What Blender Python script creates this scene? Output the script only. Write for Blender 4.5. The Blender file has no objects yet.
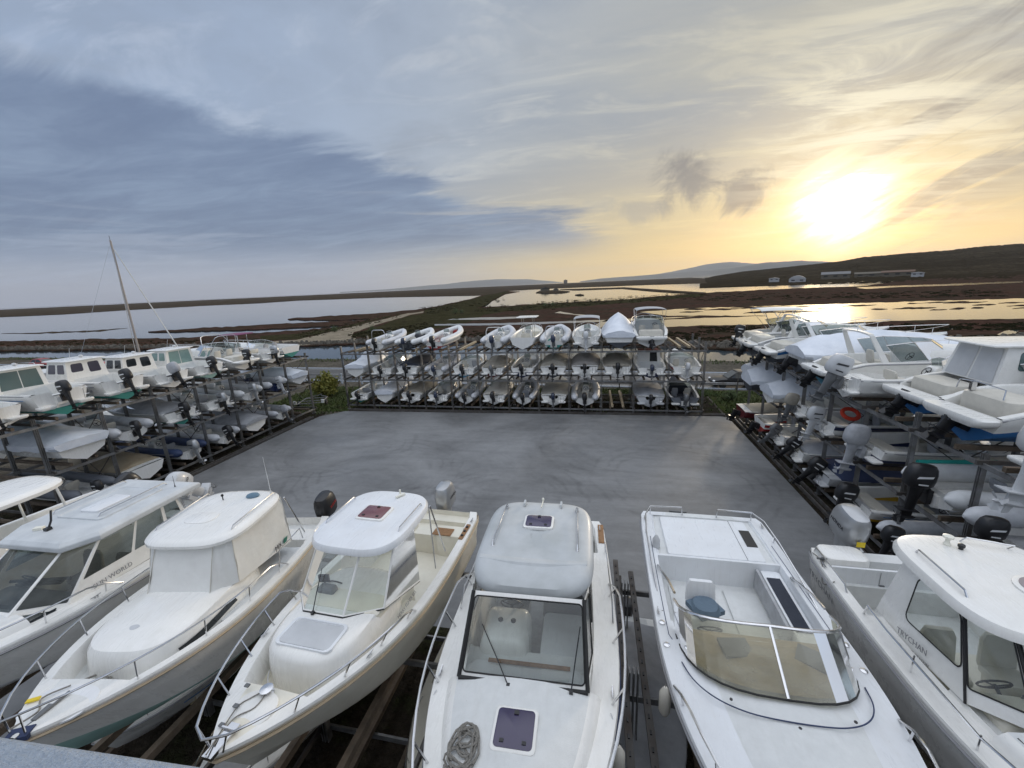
import bpy, bmesh, math, random
from mathutils import Vector, Matrix
random.seed(7)
PI = math.pi
C = bpy.context.scene.collection
S = bpy.context.scene

# ------------------------------------------------------------------ camera
F_PX, PITCH, ROLL, YAW, CAM_H = 410.0, math.radians(13.6), math.radians(2.6), math.radians(12.5), 10.0
Rz = Matrix.Rotation(YAW, 3, 'Z')
fw = Rz @ Vector((0, math.cos(PITCH), -math.sin(PITCH)))
rt0 = Vector((1, 0, 0)); up0 = Vector((0, math.sin(PITCH), math.cos(PITCH)))
rt = Rz @ (rt0*math.cos(ROLL) - up0*math.sin(ROLL))
up = Rz @ (up0*math.cos(ROLL) + rt0*math.sin(ROLL))
cd = bpy.data.cameras.new('camera'); cam = bpy.data.objects.new('camera', cd); C.objects.link(cam)
m = Matrix.Identity(4)
for i in range(3):
    m[i][0] = rt[i]; m[i][1] = up[i]; m[i][2] = -fw[i]
m[2][3] = CAM_H
cam.matrix_world = m
cd.sensor_width = 36.0; cd.lens = 36.0*F_PX/1024.0
cd.clip_start = 0.05; cd.clip_end = 90000
S.camera = cam
def ray(x, y):
    return (fw*F_PX + rt*(x-512) + up*(384-y)).normalized()
def at(x, y, z=0.0):
    d = ray(x, y); t = (z-CAM_H)/d.z
    return Vector((d.x*t, d.y*t, z))

# ------------------------------------------------------------------ sun, sky, exposure
sun_dir = ray(838, 205)
SUN_AZ = math.atan2(sun_dir.x, sun_dir.y); SUN_EL = math.asin(sun_dir.z)
sl = bpy.data.lights.new('sun', 'SUN'); so = bpy.data.objects.new('sun', sl); C.objects.link(so)
so.rotation_euler = (-sun_dir).to_track_quat('-Z', 'Y').to_euler()
sl.energy = 1.4; sl.angle = math.radians(5); sl.color = (1.0, 0.85, 0.66)

W = bpy.data.worlds.new('World'); S.world = W; W.use_nodes = True
nt = W.node_tree; nt.nodes.clear(); N = nt.nodes; LK = nt.links
def nn(t, **k):
    n = N.new(t)
    for a, b in k.items(): setattr(n, a, b)
    return n
def wire(v, sock):
    if isinstance(v, (int, float)): sock.default_value = v
    elif isinstance(v, tuple): sock.default_value = v if len(sock.default_value) == len(v) else (*v, 1)
    else: LK.new(v, sock)
def mt(op, a, b=0.0, c=0.0, clamp=False):
    n = nn('ShaderNodeMath', operation=op, use_clamp=clamp)
    wire(a, n.inputs[0]); wire(b, n.inputs[1]); wire(c, n.inputs[2]); return n.outputs[0]
def dotv(v, w):
    n = nn('ShaderNodeVectorMath', operation='DOT_PRODUCT'); LK.new(v, n.inputs[0]); n.inputs[1].default_value = w; return n.outputs['Value']
def sstep(v, a, b):
    n = nn('ShaderNodeMapRange', interpolation_type='SMOOTHSTEP')
    wire(v, n.inputs[0]); n.inputs[1].default_value = a; n.inputs[2].default_value = b; return n.outputs[0]
def mixc(f, a, b, mode='MIX'):
    n = nn('ShaderNodeMix', data_type='RGBA', blend_type=mode)
    wire(f, n.inputs[0]); wire(a, n.inputs[6]); wire(b, n.inputs[7]); return n.outputs[2]
def noisev(v, sc, det=5, rough=.55, dist=0.0):
    n = nn('ShaderNodeTexNoise'); LK.new(v, n.inputs['Vector']); n.inputs['Scale'].default_value = sc
    n.inputs['Detail'].default_value = det; n.inputs['Roughness'].default_value = rough; n.inputs['Distortion'].default_value = dist
    return n.outputs['Fac']
tc = nn('ShaderNodeTexCoord'); D = tc.outputs['Generated']
sep = nn('ShaderNodeSeparateXYZ'); LK.new(D, sep.inputs[0]); dz = sep.outputs[2]
zc = mt('MAXIMUM', dz, 0.0)
inv = mt('DIVIDE', 1.0, mt('ADD', zc, 0.10))
cmb = nn('ShaderNodeCombineXYZ'); LK.new(mt('MULTIPLY', sep.outputs[0], inv), cmb.inputs[0]); LK.new(mt('MULTIPLY', sep.outputs[1], inv), cmb.inputs[1])
mp = nn('ShaderNodeMapping'); LK.new(cmb.outputs[0], mp.inputs[0]); mp.inputs['Rotation'].default_value = (0, 0, math.radians(-28)); mp.inputs['Scale'].default_value = (0.50, 1.20, 1)
P2 = mp.outputs[0]
n1 = noisev(P2, 0.9, 10, .62, .7); n2 = noisev(P2, 2.6, 9, .66, 1.0); n3 = noisev(cmb.outputs[0], 1.1, 6, .55, .3)
sk = nn('ShaderNodeTexSky', sky_type='NISHITA'); sk.sun_disc = False; sk.sun_elevation = SUN_EL; sk.sun_rotation = SUN_AZ
sd = dotv(D, tuple(sun_dir))                                   # cosine to the veiled sun
# high veil of cloud, cool on the far side, warm towards the sun
warm = mt('POWER', mt('MAXIMUM', sd, 0.0), 3.0)
veil = mixc(warm, (0.33, 0.42, 0.58), (0.42, 0.40, 0.33))
veil = mixc(mt('MULTIPLY', sstep(n1, .38, .62), .55), veil, (0.23, 0.275, 0.36))
veil = mixc(mt('MULTIPLY', sstep(n2, .48, .68), .45), veil, mixc(warm, (0.50, 0.57, 0.70), (0.66, 0.60, 0.43)))
veil = mixc(mt('MULTIPLY', sstep(n3, .54, .64), .22), veil, (0.22, 0.24, 0.29))
# gold low on the sun's side
hz = mt('POWER', mt('SUBTRACT', 1.0, mt('MINIMUM', mt('MULTIPLY', zc, 2.9), 1.0)), 1.8)
gold = mt('MULTIPLY', hz, sstep(sd, .44, .90))
veil = mixc(mt('MINIMUM', mt('MULTIPLY', gold, 1.05), 1.0), veil, mixc(sstep(sd, .7, .98), (0.66, 0.55, 0.34), (0.80, 0.57, 0.19)))
# pale band over the sea
veil = mixc(mt('MULTIPLY', mt('MULTIPLY', sstep(dz, .16, .02), sstep(sd, .85, .45)), .75), veil, (0.36, 0.40, 0.50))
# the long blue-grey bank: everything under a great circle that falls from the upper left to the horizon
a, b = ray(-120, 18), ray(655, 246)
bn = a.cross(b).normalized()
if bn.z < 0: bn = -bn
bd = mt('ADD', dotv(D, tuple(bn)), mt('ADD', mt('MULTIPLY', mt('SUBTRACT', n1, .5), .17), mt('MULTIPLY', mt('SUBTRACT', n2, .5), .07)))
bank = mt('MULTIPLY', sstep(bd, .022, -.022), sstep(sd, .955, .86))
bank = mt('MULTIPLY', bank, sstep(dz, .03, .12))
bankc = mixc(sstep(mt('ADD', mt('MULTIPLY', n1, .6), mt('MULTIPLY', n2, .4)), .38, .66), (0.130, 0.180, 0.295), (0.21, 0.28, 0.41))
col = mixc(mt('MULTIPLY', bank, .93), veil, bankc)
# thin bright slots near the bottom of the bank
mp2 = nn('ShaderNodeMapping'); LK.new(D, mp2.inputs[0]); mp2.inputs['Scale'].default_value = (1.6, 1.6, 26)
n4 = noisev(mp2.outputs[0], 1.6, 5, .55, .5)
slot = mt('MULTIPLY', mt('MULTIPLY', sstep(n4, .55, .70), sstep(dz, .26, .1)), sstep(dz, .01, .05))
col = mixc(mt('MULTIPLY', slot, .28), col, mixc(sstep(sd, .5, .8), (0.42, 0.47, 0.58), (0.85, 0.70, 0.42)))
a, b = ray(800, 235), ray(1060, 110)
sn = a.cross(b).normalized(); sn = -sn if sn.z < 0 else sn
ss = dotv(D, tuple(sn))
cs = nn('ShaderNodeCombineXYZ'); LK.new(mt('MULTIPLY', ss, 22.0), cs.inputs[0]); LK.new(mt('MULTIPLY', dotv(D, tuple((b-a).normalized())), 3.2), cs.inputs[1])
n6 = noisev(cs.outputs[0], 1.0, 6, .6, .6)
# glare of the veiled sun
gl = mt('ADD', mt('SUBTRACT', 1.0, sd), mt('MULTIPLY', mt('SUBTRACT', n6, .5), .007))
g1 = mt('POWER', 2.718, mt('MULTIPLY', gl, -900.0))
g2 = mt('POWER', 2.718, mt('MULTIPLY', gl, -62.0))
glc = mixc(1.0, mixc(g1, (0, 0, 0), (5.5, 4.6, 3.0)), mixc(g2, (0, 0, 0), (0.26, 0.205, 0.10)), 'ADD')
col = mixc(1.0, col, glc, 'ADD')
# dark small clouds
def puff(px_, py_, r, amt, colr, sq=1.0):
    global col
    c = ray(px_, py_)
    v = nn('ShaderNodeVectorMath', operation='SUBTRACT'); LK.new(D, v.inputs[0]); v.inputs[1].default_value = tuple(c)
    v2 = nn('ShaderNodeVectorMath', operation='MULTIPLY'); LK.new(v.outputs[0], v2.inputs[0]); v2.inputs[1].default_value = (1, 1, sq)
    l = nn('ShaderNodeVectorMath', operation='LENGTH'); LK.new(v2.outputs[0], l.inputs[0])
    f = mt('ADD', l.outputs['Value'], mt('MULTIPLY', mt('SUBTRACT', n5, .5), r*2.4))
    col = mixc(mt('MULTIPLY', sstep(f, r, r*.25), amt), col, colr)
n5 = noisev(D, 9.0, 9, .68, .9)
G = (0.17, 0.17, 0.185)
puff(684, 184, .085, .9, G, 1.1); puff(745, 192, .062, .9, G, 1.2); puff(640, 207, .08, .6, (0.3, 0.29, 0.28), 2.2); puff(600, 205, .05, .3, (0.26, 0.28, 0.32), 2.5)
# slanting grey streaks to the right of the sun
east = dotv(D, tuple((Vector((math.cos(YAW), math.sin(YAW), 0)))))
stk = mt('MULTIPLY', mt('MULTIPLY', sstep(n6, .44, .60), sstep(ss, .30, .08)), mt('MULTIPLY', sstep(ss, -.14, -.02), sstep(east, .60, .69)))
col = mixc(mt('MULTIPLY', stk, .9), col, (0.26, 0.245, 0.23))
b2 = ray(868, 135)
bd2 = mt('SUBTRACT', 1.0, dotv(D, tuple(b2)))
g3 = mt('MULTIPLY', mt('POWER', 2.718, mt('MULTIPLY', bd2, -95.0)), sstep(n2, .40, .62))
col = mixc(g3, col, (0.80, 0.76, 0.60))
# unseen sky overhead and behind the viewer, brightened to light the near boats
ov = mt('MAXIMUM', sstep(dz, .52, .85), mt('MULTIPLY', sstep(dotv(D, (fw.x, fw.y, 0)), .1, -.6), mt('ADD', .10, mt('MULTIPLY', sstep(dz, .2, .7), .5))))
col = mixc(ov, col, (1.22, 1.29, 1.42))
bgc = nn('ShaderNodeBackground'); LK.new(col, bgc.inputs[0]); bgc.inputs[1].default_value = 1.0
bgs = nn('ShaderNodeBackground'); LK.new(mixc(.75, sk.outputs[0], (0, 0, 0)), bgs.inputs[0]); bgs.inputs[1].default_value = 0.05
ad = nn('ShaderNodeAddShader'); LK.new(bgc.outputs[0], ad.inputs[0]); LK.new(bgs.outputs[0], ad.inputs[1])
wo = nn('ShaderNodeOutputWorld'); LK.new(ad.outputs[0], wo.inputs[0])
W.cycles.sampling_method = 'MANUAL'; W.cycles.sample_map_resolution = 1024
S.view_settings.view_transform = 'Standard'; S.view_settings.look = 'None'
S.view_settings.gamma = 1; S.view_settings.exposure = 0.06; S.view_settings.use_curve_mapping = False
S.render.engine = 'CYCLES'; S.cycles.use_denoising = True
S.cycles.max_bounces = 8; S.cycles.transparent_max_bounces = 12; S.cycles.volume_bounces = 0
S.cycles.sample_clamp_direct = 2.5; S.cycles.sample_clamp_indirect = 4.0
S.cycles.caustics_reflective = False; S.cycles.caustics_refractive = False

# ------------------------------------------------------------------ materials
def mat(name, col, rough=.5, metal=0.0, var=.12, vs=3.0, bump=0.0, bs=20.0, col2=None, coat=0.0, spk=0.0):
    m = bpy.data.materials.new(name); m.use_nodes = True
    t = m.node_tree; b = t.nodes['Principled BSDF']
    b.inputs['Roughness'].default_value = rough; b.inputs['Metallic'].default_value = metal
    if coat: b.inputs['Coat Weight'].default_value = coat; b.inputs['Coat Roughness'].default_value = .12
    tcn = t.nodes.new('ShaderNodeTexCoord')
    n = t.nodes.new('ShaderNodeTexNoise'); n.inputs['Scale'].default_value = vs; n.inputs['Detail'].default_value = 6; n.inputs['Roughness'].default_value = .62
    t.links.new(tcn.outputs['Object'], n.inputs['Vector'])
    cr = t.nodes.new('ShaderNodeMapRange'); cr.inputs[1].default_value = .35; cr.inputs[2].default_value = .68
    t.links.new(n.outputs['Fac'], cr.inputs[0])
    mx = t.nodes.new('ShaderNodeMix'); mx.data_type = 'RGBA'
    t.links.new(cr.outputs[0], mx.inputs[0])
    c2 = col2 or tuple(c*(1-var) for c in col)
    mx.inputs[6].default_value = (*col, 1); mx.inputs[7].default_value = (*c2, 1)
    oc = mx.outputs[2]
    if spk:
        ns = t.nodes.new('ShaderNodeTexNoise'); ns.inputs['Scale'].default_value = 14; ns.inputs['Detail'].default_value = 8; ns.inputs['Roughness'].default_value = .8
        t.links.new(tcn.outputs['Object'], ns.inputs['Vector']); mr2 = t.nodes.new('ShaderNodeMapRange'); mr2.inputs[1].default_value = .64; mr2.inputs[2].default_value = .72; mr2.inputs[4].default_value = spk
        t.links.new(ns.outputs['Fac'], mr2.inputs[0]); mx2 = t.nodes.new('ShaderNodeMix'); mx2.data_type = 'RGBA'; t.links.new(mr2.outputs[0], mx2.inputs[0]); t.links.new(oc, mx2.inputs[6]); mx2.inputs[7].default_value = (.22, .20, .17, 1)
        oc = mx2.outputs[2]
        mpn = t.nodes.new('ShaderNodeMapping'); mpn.inputs['Scale'].default_value = (9, 2.2, .8); t.links.new(tcn.outputs['Object'], mpn.inputs[0])
        n3_ = t.nodes.new('ShaderNodeTexNoise'); n3_.inputs['Scale'].default_value = 1.0; n3_.inputs['Detail'].default_value = 7; n3_.inputs['Roughness'].default_value = .7; t.links.new(mpn.outputs[0], n3_.inputs['Vector'])
        mr3 = t.nodes.new('ShaderNodeMapRange'); mr3.inputs[1].default_value = .52; mr3.inputs[2].default_value = .78; mr3.inputs[4].default_value = .17; t.links.new(n3_.outputs['Fac'], mr3.inputs[0])
        mx3 = t.nodes.new('ShaderNodeMix'); mx3.data_type = 'RGBA'; t.links.new(mr3.outputs[0], mx3.inputs[0]); t.links.new(oc, mx3.inputs[6]); mx3.inputs[7].default_value = (.40, .37, .31, 1); oc = mx3.outputs[2]
        rr_ = t.nodes.new('ShaderNodeMapRange'); rr_.inputs[3].default_value = rough; rr_.inputs[4].default_value = rough+.25; t.links.new(n3_.outputs['Fac'], rr_.inputs[0]); rr_.inputs[1].default_value = .4; rr_.inputs[2].default_value = .7; t.links.new(rr_.outputs[0], b.inputs['Roughness'])
    t.links.new(oc, b.inputs['Base Color'])
    if bump:
        n2_ = t.nodes.new('ShaderNodeTexNoise'); n2_.inputs['Scale'].default_value = bs; n2_.inputs['Detail'].default_value = 4
        t.links.new(tcn.outputs['Object'], n2_.inputs['Vector'])
        bp = t.nodes.new('ShaderNodeBump'); bp.inputs['Strength'].default_value = bump; bp.inputs['Distance'].default_value = .05
        t.links.new(n2_.outputs['Fac'], bp.inputs['Height']); t.links.new(bp.outputs[0], b.inputs['Normal'])
    return m
def glass(name, tint, amt=.75):
    m = bpy.data.materials.new(name); m.use_nodes = True; t = m.node_tree; t.nodes.clear()
    o = t.nodes.new('ShaderNodeOutputMaterial'); tr = t.nodes.new('ShaderNodeBsdfTransparent'); tr.inputs[0].default_value = (*tint, 1)
    g = t.nodes.new('ShaderNodeBsdfGlossy'); g.inputs['Roughness'].default_value = .09; g.inputs[0].default_value = (1, 1, 1, 1)
    df = t.nodes.new('ShaderNodeBsdfDiffuse'); df.inputs[0].default_value = (*[c*.55 for c in tint], 1)
    nz = t.nodes.new('ShaderNodeTexNoise'); nz.inputs['Scale'].default_value = 5; nz.inputs['Detail'].default_value = 5
    mp_ = t.nodes.new('ShaderNodeMapRange'); mp_.inputs[1].default_value = .35; mp_.inputs[2].default_value = .8; mp_.inputs[3].default_value = (1-amt)*.5; mp_.inputs[4].default_value = (1-amt)*1.6
    t.links.new(nz.outputs['Fac'], mp_.inputs[0])
    m1 = t.nodes.new('ShaderNodeMixShader'); t.links.new(mp_.outputs[0], m1.inputs[0]); t.links.new(tr.outputs[0], m1.inputs[1]); t.links.new(df.outputs[0], m1.inputs[2])
    fr = t.nodes.new('ShaderNodeFresnel'); fr.inputs[0].default_value = 1.5
    m2 = t.nodes.new('ShaderNodeMixShader'); t.links.new(fr.outputs[0], m2.inputs[0]); t.links.new(m1.outputs[0], m2.inputs[1]); t.links.new(g.outputs[0], m2.inputs[2])
    t.links.new(m2.outputs[0], o.inputs[0]); return m
WHITE = mat('white_gelcoat', (.81, .80, .77), .22, var=.10, vs=2.2, coat=.4, col2=(.75, .74, .70), spk=.5)
WHITE2 = mat('cool_white_gelcoat', (.76, .78, .80), .26, vs=1.7, coat=.35, col2=(.70, .71, .72), spk=.4)
CREAM = mat('cream_gelcoat', (.76, .73, .63), .36, vs=2.0, coat=.15, col2=(.68, .64, .54))
DECK = mat('deck_nonskid', (.70, .71, .70), .62, vs=6, bump=.25, bs=160, col2=(.64, .65, .64), spk=.6)
GREYDK = mat('grey_deck', (.42, .43, .44), .7, vs=5, col2=(.32, .32, .33))
TANCOV = mat('tan_canvas', (.36, .33, .28), .85, vs=4, bump=.3, bs=9, col2=(.26, .24, .20))
GREYCOV = mat('grey_canvas', (.42, .43, .45), .8, vs=3, bump=.4, bs=6, col2=(.31, .32, .34))
DARKCOV = mat('dark_canvas', (.03, .035, .05), .85, vs=3, bump=.3, bs=8)
NAVYCOV = mat('navy_canvas', (.035, .05, .11), .85, vs=3, bump=.3, bs=8)
TARP = mat('white_shrink_wrap', (.74, .77, .82), .38, vs=1.3, bump=.6, bs=3.2, col2=(.60, .64, .70))
CANVAS = mat('white_canvas', (.74, .74, .71), .65, vs=2, bump=.3, bs=4.5, col2=(.68, .67, .64))
BLACK = mat('black_plastic', (.014, .014, .016), .42, vs=5, coat=.08)
SILVER = mat('silver_cowling', (.42, .43, .44), .28, metal=.5, vs=3, coat=.4)
PALEGREY = mat('pale_grey_cowling', (.55, .56, .57), .35, vs=3, coat=.3)
MIDG = mat('grey_casting', (.16, .165, .17), .45, metal=.3)
STEEL = mat('stainless_tube', (.72, .72, .73), .18, metal=1.0, vs=8)
GALV = mat('galvanised_steel', (.27, .275, .28), .55, metal=.55, vs=2.5, col2=(.16, .15, .14))
GALVD = mat('weathered_steel', (.13, .125, .12), .7, metal=.3, vs=2.5, col2=(.08, .065, .055))
WOOD = mat('bunk_timber', (.16, .12, .085), .85, vs=4, bump=.3, bs=30, col2=(.09, .07, .05))
SANDY = mat('tan_panel', (.40, .33, .22), .7, vs=5, col2=(.33, .27, .18))
PALEWOOD = mat('pale_timber', (.42, .34, .22), .8, vs=4, col2=(.30, .24, .16))
TEAK = mat('teak', (.30, .16, .07), .55, vs=12, col2=(.20, .10, .04))
RUBBER = mat('rubber', (.02, .02, .02), .75)
RAILTAN = mat('tan_rub_rail', (.42, .33, .22), .6, vs=6)
RAILGREY = mat('grey_rub_rail', (.28, .28, .29), .55)
ROPE = mat('rope', (.33, .31, .28), .9, vs=60, bump=.6, bs=120, col2=(.2, .19, .17))
TEAL = mat('teal_antifouling', (.03, .23, .20), .7, vs=3)
BLUE = mat('blue_antifouling', (.02, .13, .33), .65, vs=3)
NAVY = mat('navy_gelcoat', (.012, .022, .075), .3, coat=.3)
REDM = mat('red_gelcoat', (.34, .03, .025), .35, coat=.3)
MAROON = mat('maroon_gelcoat', (.13, .02, .022), .35, coat=.3)
YELLOW = mat('yellow_gelcoat', (.50, .30, .02), .4)
BOTTOMG = mat('grey_antifouling', (.30, .32, .31), .75, vs=3, col2=(.2, .22, .21))
PALETEAL = mat('pale_green_antifouling', (.30, .48, .44), .75, vs=3)
DARKB = mat('dark_antifouling', (.05, .055, .065), .7, vs=3)
TUBEG = mat('light_grey_hypalon', (.62, .63, .65), .55, vs=4, col2=(.50, .51, .53))
TUBED = mat('dark_grey_hypalon', (.14, .15, .17), .65, vs=4)
TUBEN = mat('navy_hypalon', (.03, .05, .12), .6)
TUBEW = mat('white_hypalon', (.70, .71, .71), .5, vs=4)
VINYL = mat('cream_vinyl', (.60, .57, .50), .5, vs=5)
VINYLG = mat('grey_vinyl', (.30, .31, .33), .55, vs=5)
ORANGE = mat('red_orange_plastic', (.62, .05, .02), .5)
TURQ = mat('turquoise_vinyl', (.02, .36, .31), .55)
DKGLASS = mat('dark_tinted_glass', (.015, .02, .024), .06, vs=2, coat=.5)
GRGLASS = mat('grey_green_glass', (.10, .15, .15), .06, vs=2, coat=.5)
PURPLE = mat('dark_violet_acrylic', (.035, .025, .075), .08, vs=2, coat=.6)
REDACR = mat('dark_red_acrylic', (.16, .05, .055), .10, vs=2, coat=.6)
CLEAR = glass('clear_cabin_glass', (.86, .90, .88), .93)
SMOKE = glass('smoked_cabin_glass', (.42, .47, .46), .82)
AMBER = glass('yellowed_acrylic', (.66, .64, .50), .62)
FABBLUE = mat('faded_blue_cloth', (.13, .21, .28), .85, vs=4, bump=.4, bs=12)
INK = mat('grey_lettering', (.22, .22, .23), .5)
INKD = mat('dark_lettering', (.03, .03, .035), .5)
INKG = mat('green_lettering', (.02, .18, .12), .5)
INKR = mat('red_lettering', (.45, .03, .03), .5)
INKY = mat('yellow_sticker', (.75, .55, .02), .5)
PAPER = mat('pale_sticker', (.75, .76, .76), .6)
LAMPW = mat('lamp_plastic', (.8, .78, .68), .4)
PINK = mat('purple_fabric', (.18, .05, .12), .8)
CONC = mat('parapet_concrete', (.46, .51, .58), .85, vs=9, bump=.5, bs=60, col2=(.34, .38, .44))
FIBRE = mat('fibreglass_grey', (.58, .60, .61), .45, vs=2.5, col2=(.47, .49, .50))

# ------------------------------------------------------------------ mesh helpers
class MB:
    def __init__(s): s.v = []; s.f = []; s.m = []
    def add(s, vs, fs, mi=0):
        o = len(s.v); s.v += [tuple(p) for p in vs]
        for f in fs: s.f.append(tuple(i+o for i in f)); s.m.append(mi)
    def box(s, c, d, mi=0, rz=0.0, rx=0.0, taper=1.0):
        x, y, z = d[0]/2, d[1]/2, d[2]/2
        M_ = Matrix.Translation(c) @ Matrix.Rotation(rz, 4, 'Z') @ Matrix.Rotation(rx, 4, 'X')
        vs = [M_ @ Vector((sx*x*(taper if sz > 0 else 1), sy*y*(taper if sz > 0 else 1), sz*z)) for sz in (-1, 1) for sx, sy in ((-1, -1), (1, -1), (1, 1), (-1, 1))]
        s.add(vs, [(3, 2, 1, 0), (4, 5, 6, 7), (0, 1, 5, 4), (1, 2, 6, 5), (2, 3, 7, 6), (3, 0, 4, 7)], mi)
    def beam(s, a, b, w, h, mi=0):
        a = Vector(a); b = Vector(b); d = (b-a).normalized()
        u = d.cross(Vector((0, 0, 1)))
        u = Vector((1, 0, 0)) if u.length < 1e-4 else u.normalized()
        v = u.cross(d).normalized()
        vs = []
        for p in (a, b):
            vs += [p-u*w/2-v*h/2, p+u*w/2-v*h/2, p+u*w/2+v*h/2, p-u*w/2+v*h/2]
        s.add(vs, [(0, 1, 2, 3), (7, 6, 5, 4), (0, 4, 5, 1), (1, 5, 6, 2), (2, 6, 7, 3), (3, 7, 4, 0)], mi)
    def tube(s, pts, r, n=6, mi=0, closed=False):
        pts = [Vector(p) for p in pts]; k = len(pts); rings = []
        ref = None
        for i, p in enumerate(pts):
            if closed: d = pts[(i+1) % k]-pts[i-1]
            else: d = pts[min(i+1, k-1)]-pts[max(i-1, 0)]
            d.normalize()
            if ref is None:
                ref = d.cross(Vector((0, 0, 1)))
                if ref.length < .05: ref = d.cross(Vector((1, 0, 0)))
                ref.normalize()
            ref = (ref - d*ref.dot(d)); ref.normalize(); v = d.cross(ref)
            rr = r[i] if isinstance(r, (list, tuple)) else r
            rings.append([p+(ref*math.cos(2*PI*j/n)+v*math.sin(2*PI*j/n))*rr for j in range(n)])
        s.loft(rings, mi, ring=True, cap=not closed, loop=closed)
    def loft(s, rings, mi=0, ring=True, cap=True, loop=False, mis=None, capmi=None):
        n = len(rings[0]); vs = [p for r in rings for p in r]; o = len(s.v)
        s.v += [tuple(p) for p in vs]
        K = len(rings)
        for i in range(K if loop else K-1):
            a = i*n; b = ((i+1) % K)*n
            for j in range(n if ring else n-1):
                j2 = (j+1) % n
                s.f.append((o+a+j, o+a+j2, o+b+j2, o+b+j)); s.m.append(mis[j] if mis else mi)
        if cap and not loop:
            cm = mi if capmi is None else capmi
            s.f.append(tuple(o+j for j in reversed(range(n)))); s.m.append(cm)
            s.f.append(tuple(o+(K-1)*n+j for j in range(n))); s.m.append(cm)
    def pod(s, outline, levels, mi=0, capmi=None):
        """outline: plan points; levels: (z, scale, dx, dy) or (z, scale)"""
        cx = sum(p[0] for p in outline)/len(outline); cy = sum(p[1] for p in outline)/len(outline)
        rings = []
        for lv in levels:
            z, k = lv[0], lv[1]; dx = lv[2] if len(lv) > 2 else 0; dy = lv[3] if len(lv) > 3 else 0
            ky = lv[4] if len(lv) > 4 else k
            rings.append([(cx+(p[0]-cx)*k+dx, cy+(p[1]-cy)*ky+dy, z) for p in outline])
        s.loft(rings, mi, True, True, capmi=capmi)
    def lathe(s, prof, c=(0, 0, 0), n=12, mi=0, M_=None):
        rings = [[Vector((r*math.cos(2*PI*j/n), r*math.sin(2*PI*j/n), z)) for j in range(n)] for r, z in prof]
        rings = [[((M_ @ p) if M_ is not None else p)+Vector(c) for p in r] for r in rings]
        s.loft(rings, mi)
    def ell(s, c, r, n=10, k=6, mi=0):
        prof = [(max(1e-3, math.sin(PI*i/k)), -math.cos(PI*i/k)) for i in range(k+1)]
        s.loft([[(c[0]+a*r[0]*math.cos(2*PI*j/n), c[1]+a*r[1]*math.sin(2*PI*j/n), c[2]+z*r[2]) for j in range(n)] for a, z in prof], mi)
    def quad(s, a, b, c, d, mi=0): s.add([a, b, c, d], [(0, 1, 2, 3)], mi)
    def build(s, name, mats, parent=None, smooth=True, bev=0.0, fix=True):
        me = bpy.data.meshes.new(name); me.from_pydata(s.v, [], s.f)
        if not isinstance(mats, (list, tuple)): mats = [mats]
        for x in mats: me.materials.append(x)
        me.polygons.foreach_set('material_index', s.m)
        if fix:
            bm = bmesh.new(); bm.from_mesh(me); bmesh.ops.recalc_face_normals(bm, faces=bm.faces); bm.to_mesh(me); bm.free()
        if smooth:
            me.polygons.foreach_set('use_smooth', [True]*len(me.polygons))
            try: me.set_sharp_from_angle(angle=math.radians(38))
            except Exception: pass
        me.update()
        o = bpy.data.objects.new(name, me); C.objects.link(o)
        if parent is not None: o.parent = parent
        if bev:
            b = o.modifiers.new('bevel', 'BEVEL'); b.width = bev; b.segments = 2; b.limit_method = 'ANGLE'; b.angle_limit = math.radians(40)
        return o
def thing(name, label, cat, loc=(0, 0, 0), rz=0.0, group=None):
    o = bpy.data.objects.new(name, None); C.objects.link(o); o.location = loc; o.rotation_euler = (0, 0, rz)
    o['label'] = label; o['category'] = cat
    if group: o['group'] = group
    return o
def tag(o, label=None, cat=None, group=None, kind=None):
    if label: o['label'] = label
    if cat: o['category'] = cat
    if group: o['group'] = group
    if kind: o['kind'] = kind
    return o
def rrect(w, l, r, n=4, c=(0, 0)):
    pts = []
    for k, (sx, sy) in enumerate(((1, 1), (-1, 1), (-1, -1), (1, -1))):
        for i in range(n+1):
            a = k*PI/2+i*PI/2/n
            pts.append((c[0]+sx*(w/2-r)+r*math.cos(a), c[1]+sy*(l/2-r)+r*math.sin(a)))
    return pts
def superell(w, l, p=2.6, n=28, c=(0, 0)):
    out = []
    for i in range(n):
        a = 2*PI*i/n; ca, sa = math.cos(a), math.sin(a)
        out.append((c[0]+w/2*math.copysign(abs(ca)**(2/p), ca), c[1]+l/2*math.copysign(abs(sa)**(2/p), sa)))
    return out
def text(s, size, loc, rot, m, parent, depth=.002, name='lettering', sx=1.0):
    cu = bpy.data.curves.new(name, 'FONT'); cu.body = s; cu.size = size; cu.extrude = depth; cu.align_x = 'CENTER'; cu.align_y = 'CENTER'
    cu.materials.append(m); cu.resolution_u = 2
    tmp = bpy.data.objects.new(name, cu); C.objects.link(tmp); dg = bpy.context.evaluated_depsgraph_get(); dg.update()
    me = bpy.data.meshes.new_from_object(tmp.evaluated_get(dg)); bpy.data.objects.remove(tmp); bpy.data.curves.remove(cu)
    o = bpy.data.objects.new(name, me); C.objects.link(o); o.parent = parent; o.location = loc
    if isinstance(rot, Matrix): o.rotation_euler = rot.to_euler()
    else: o.rotation_euler = rot
    o.scale = (sx, 1, 1); return o
def basis(x, z):
    """rotation whose local X is x and local Z (outward) is z"""
    z = Vector(z).normalized(); x = Vector(x); x = (x-z*x.dot(z)).normalized(); y = z.cross(x)
    return Matrix((x, y, z)).transposed()
HAZE = True

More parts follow.
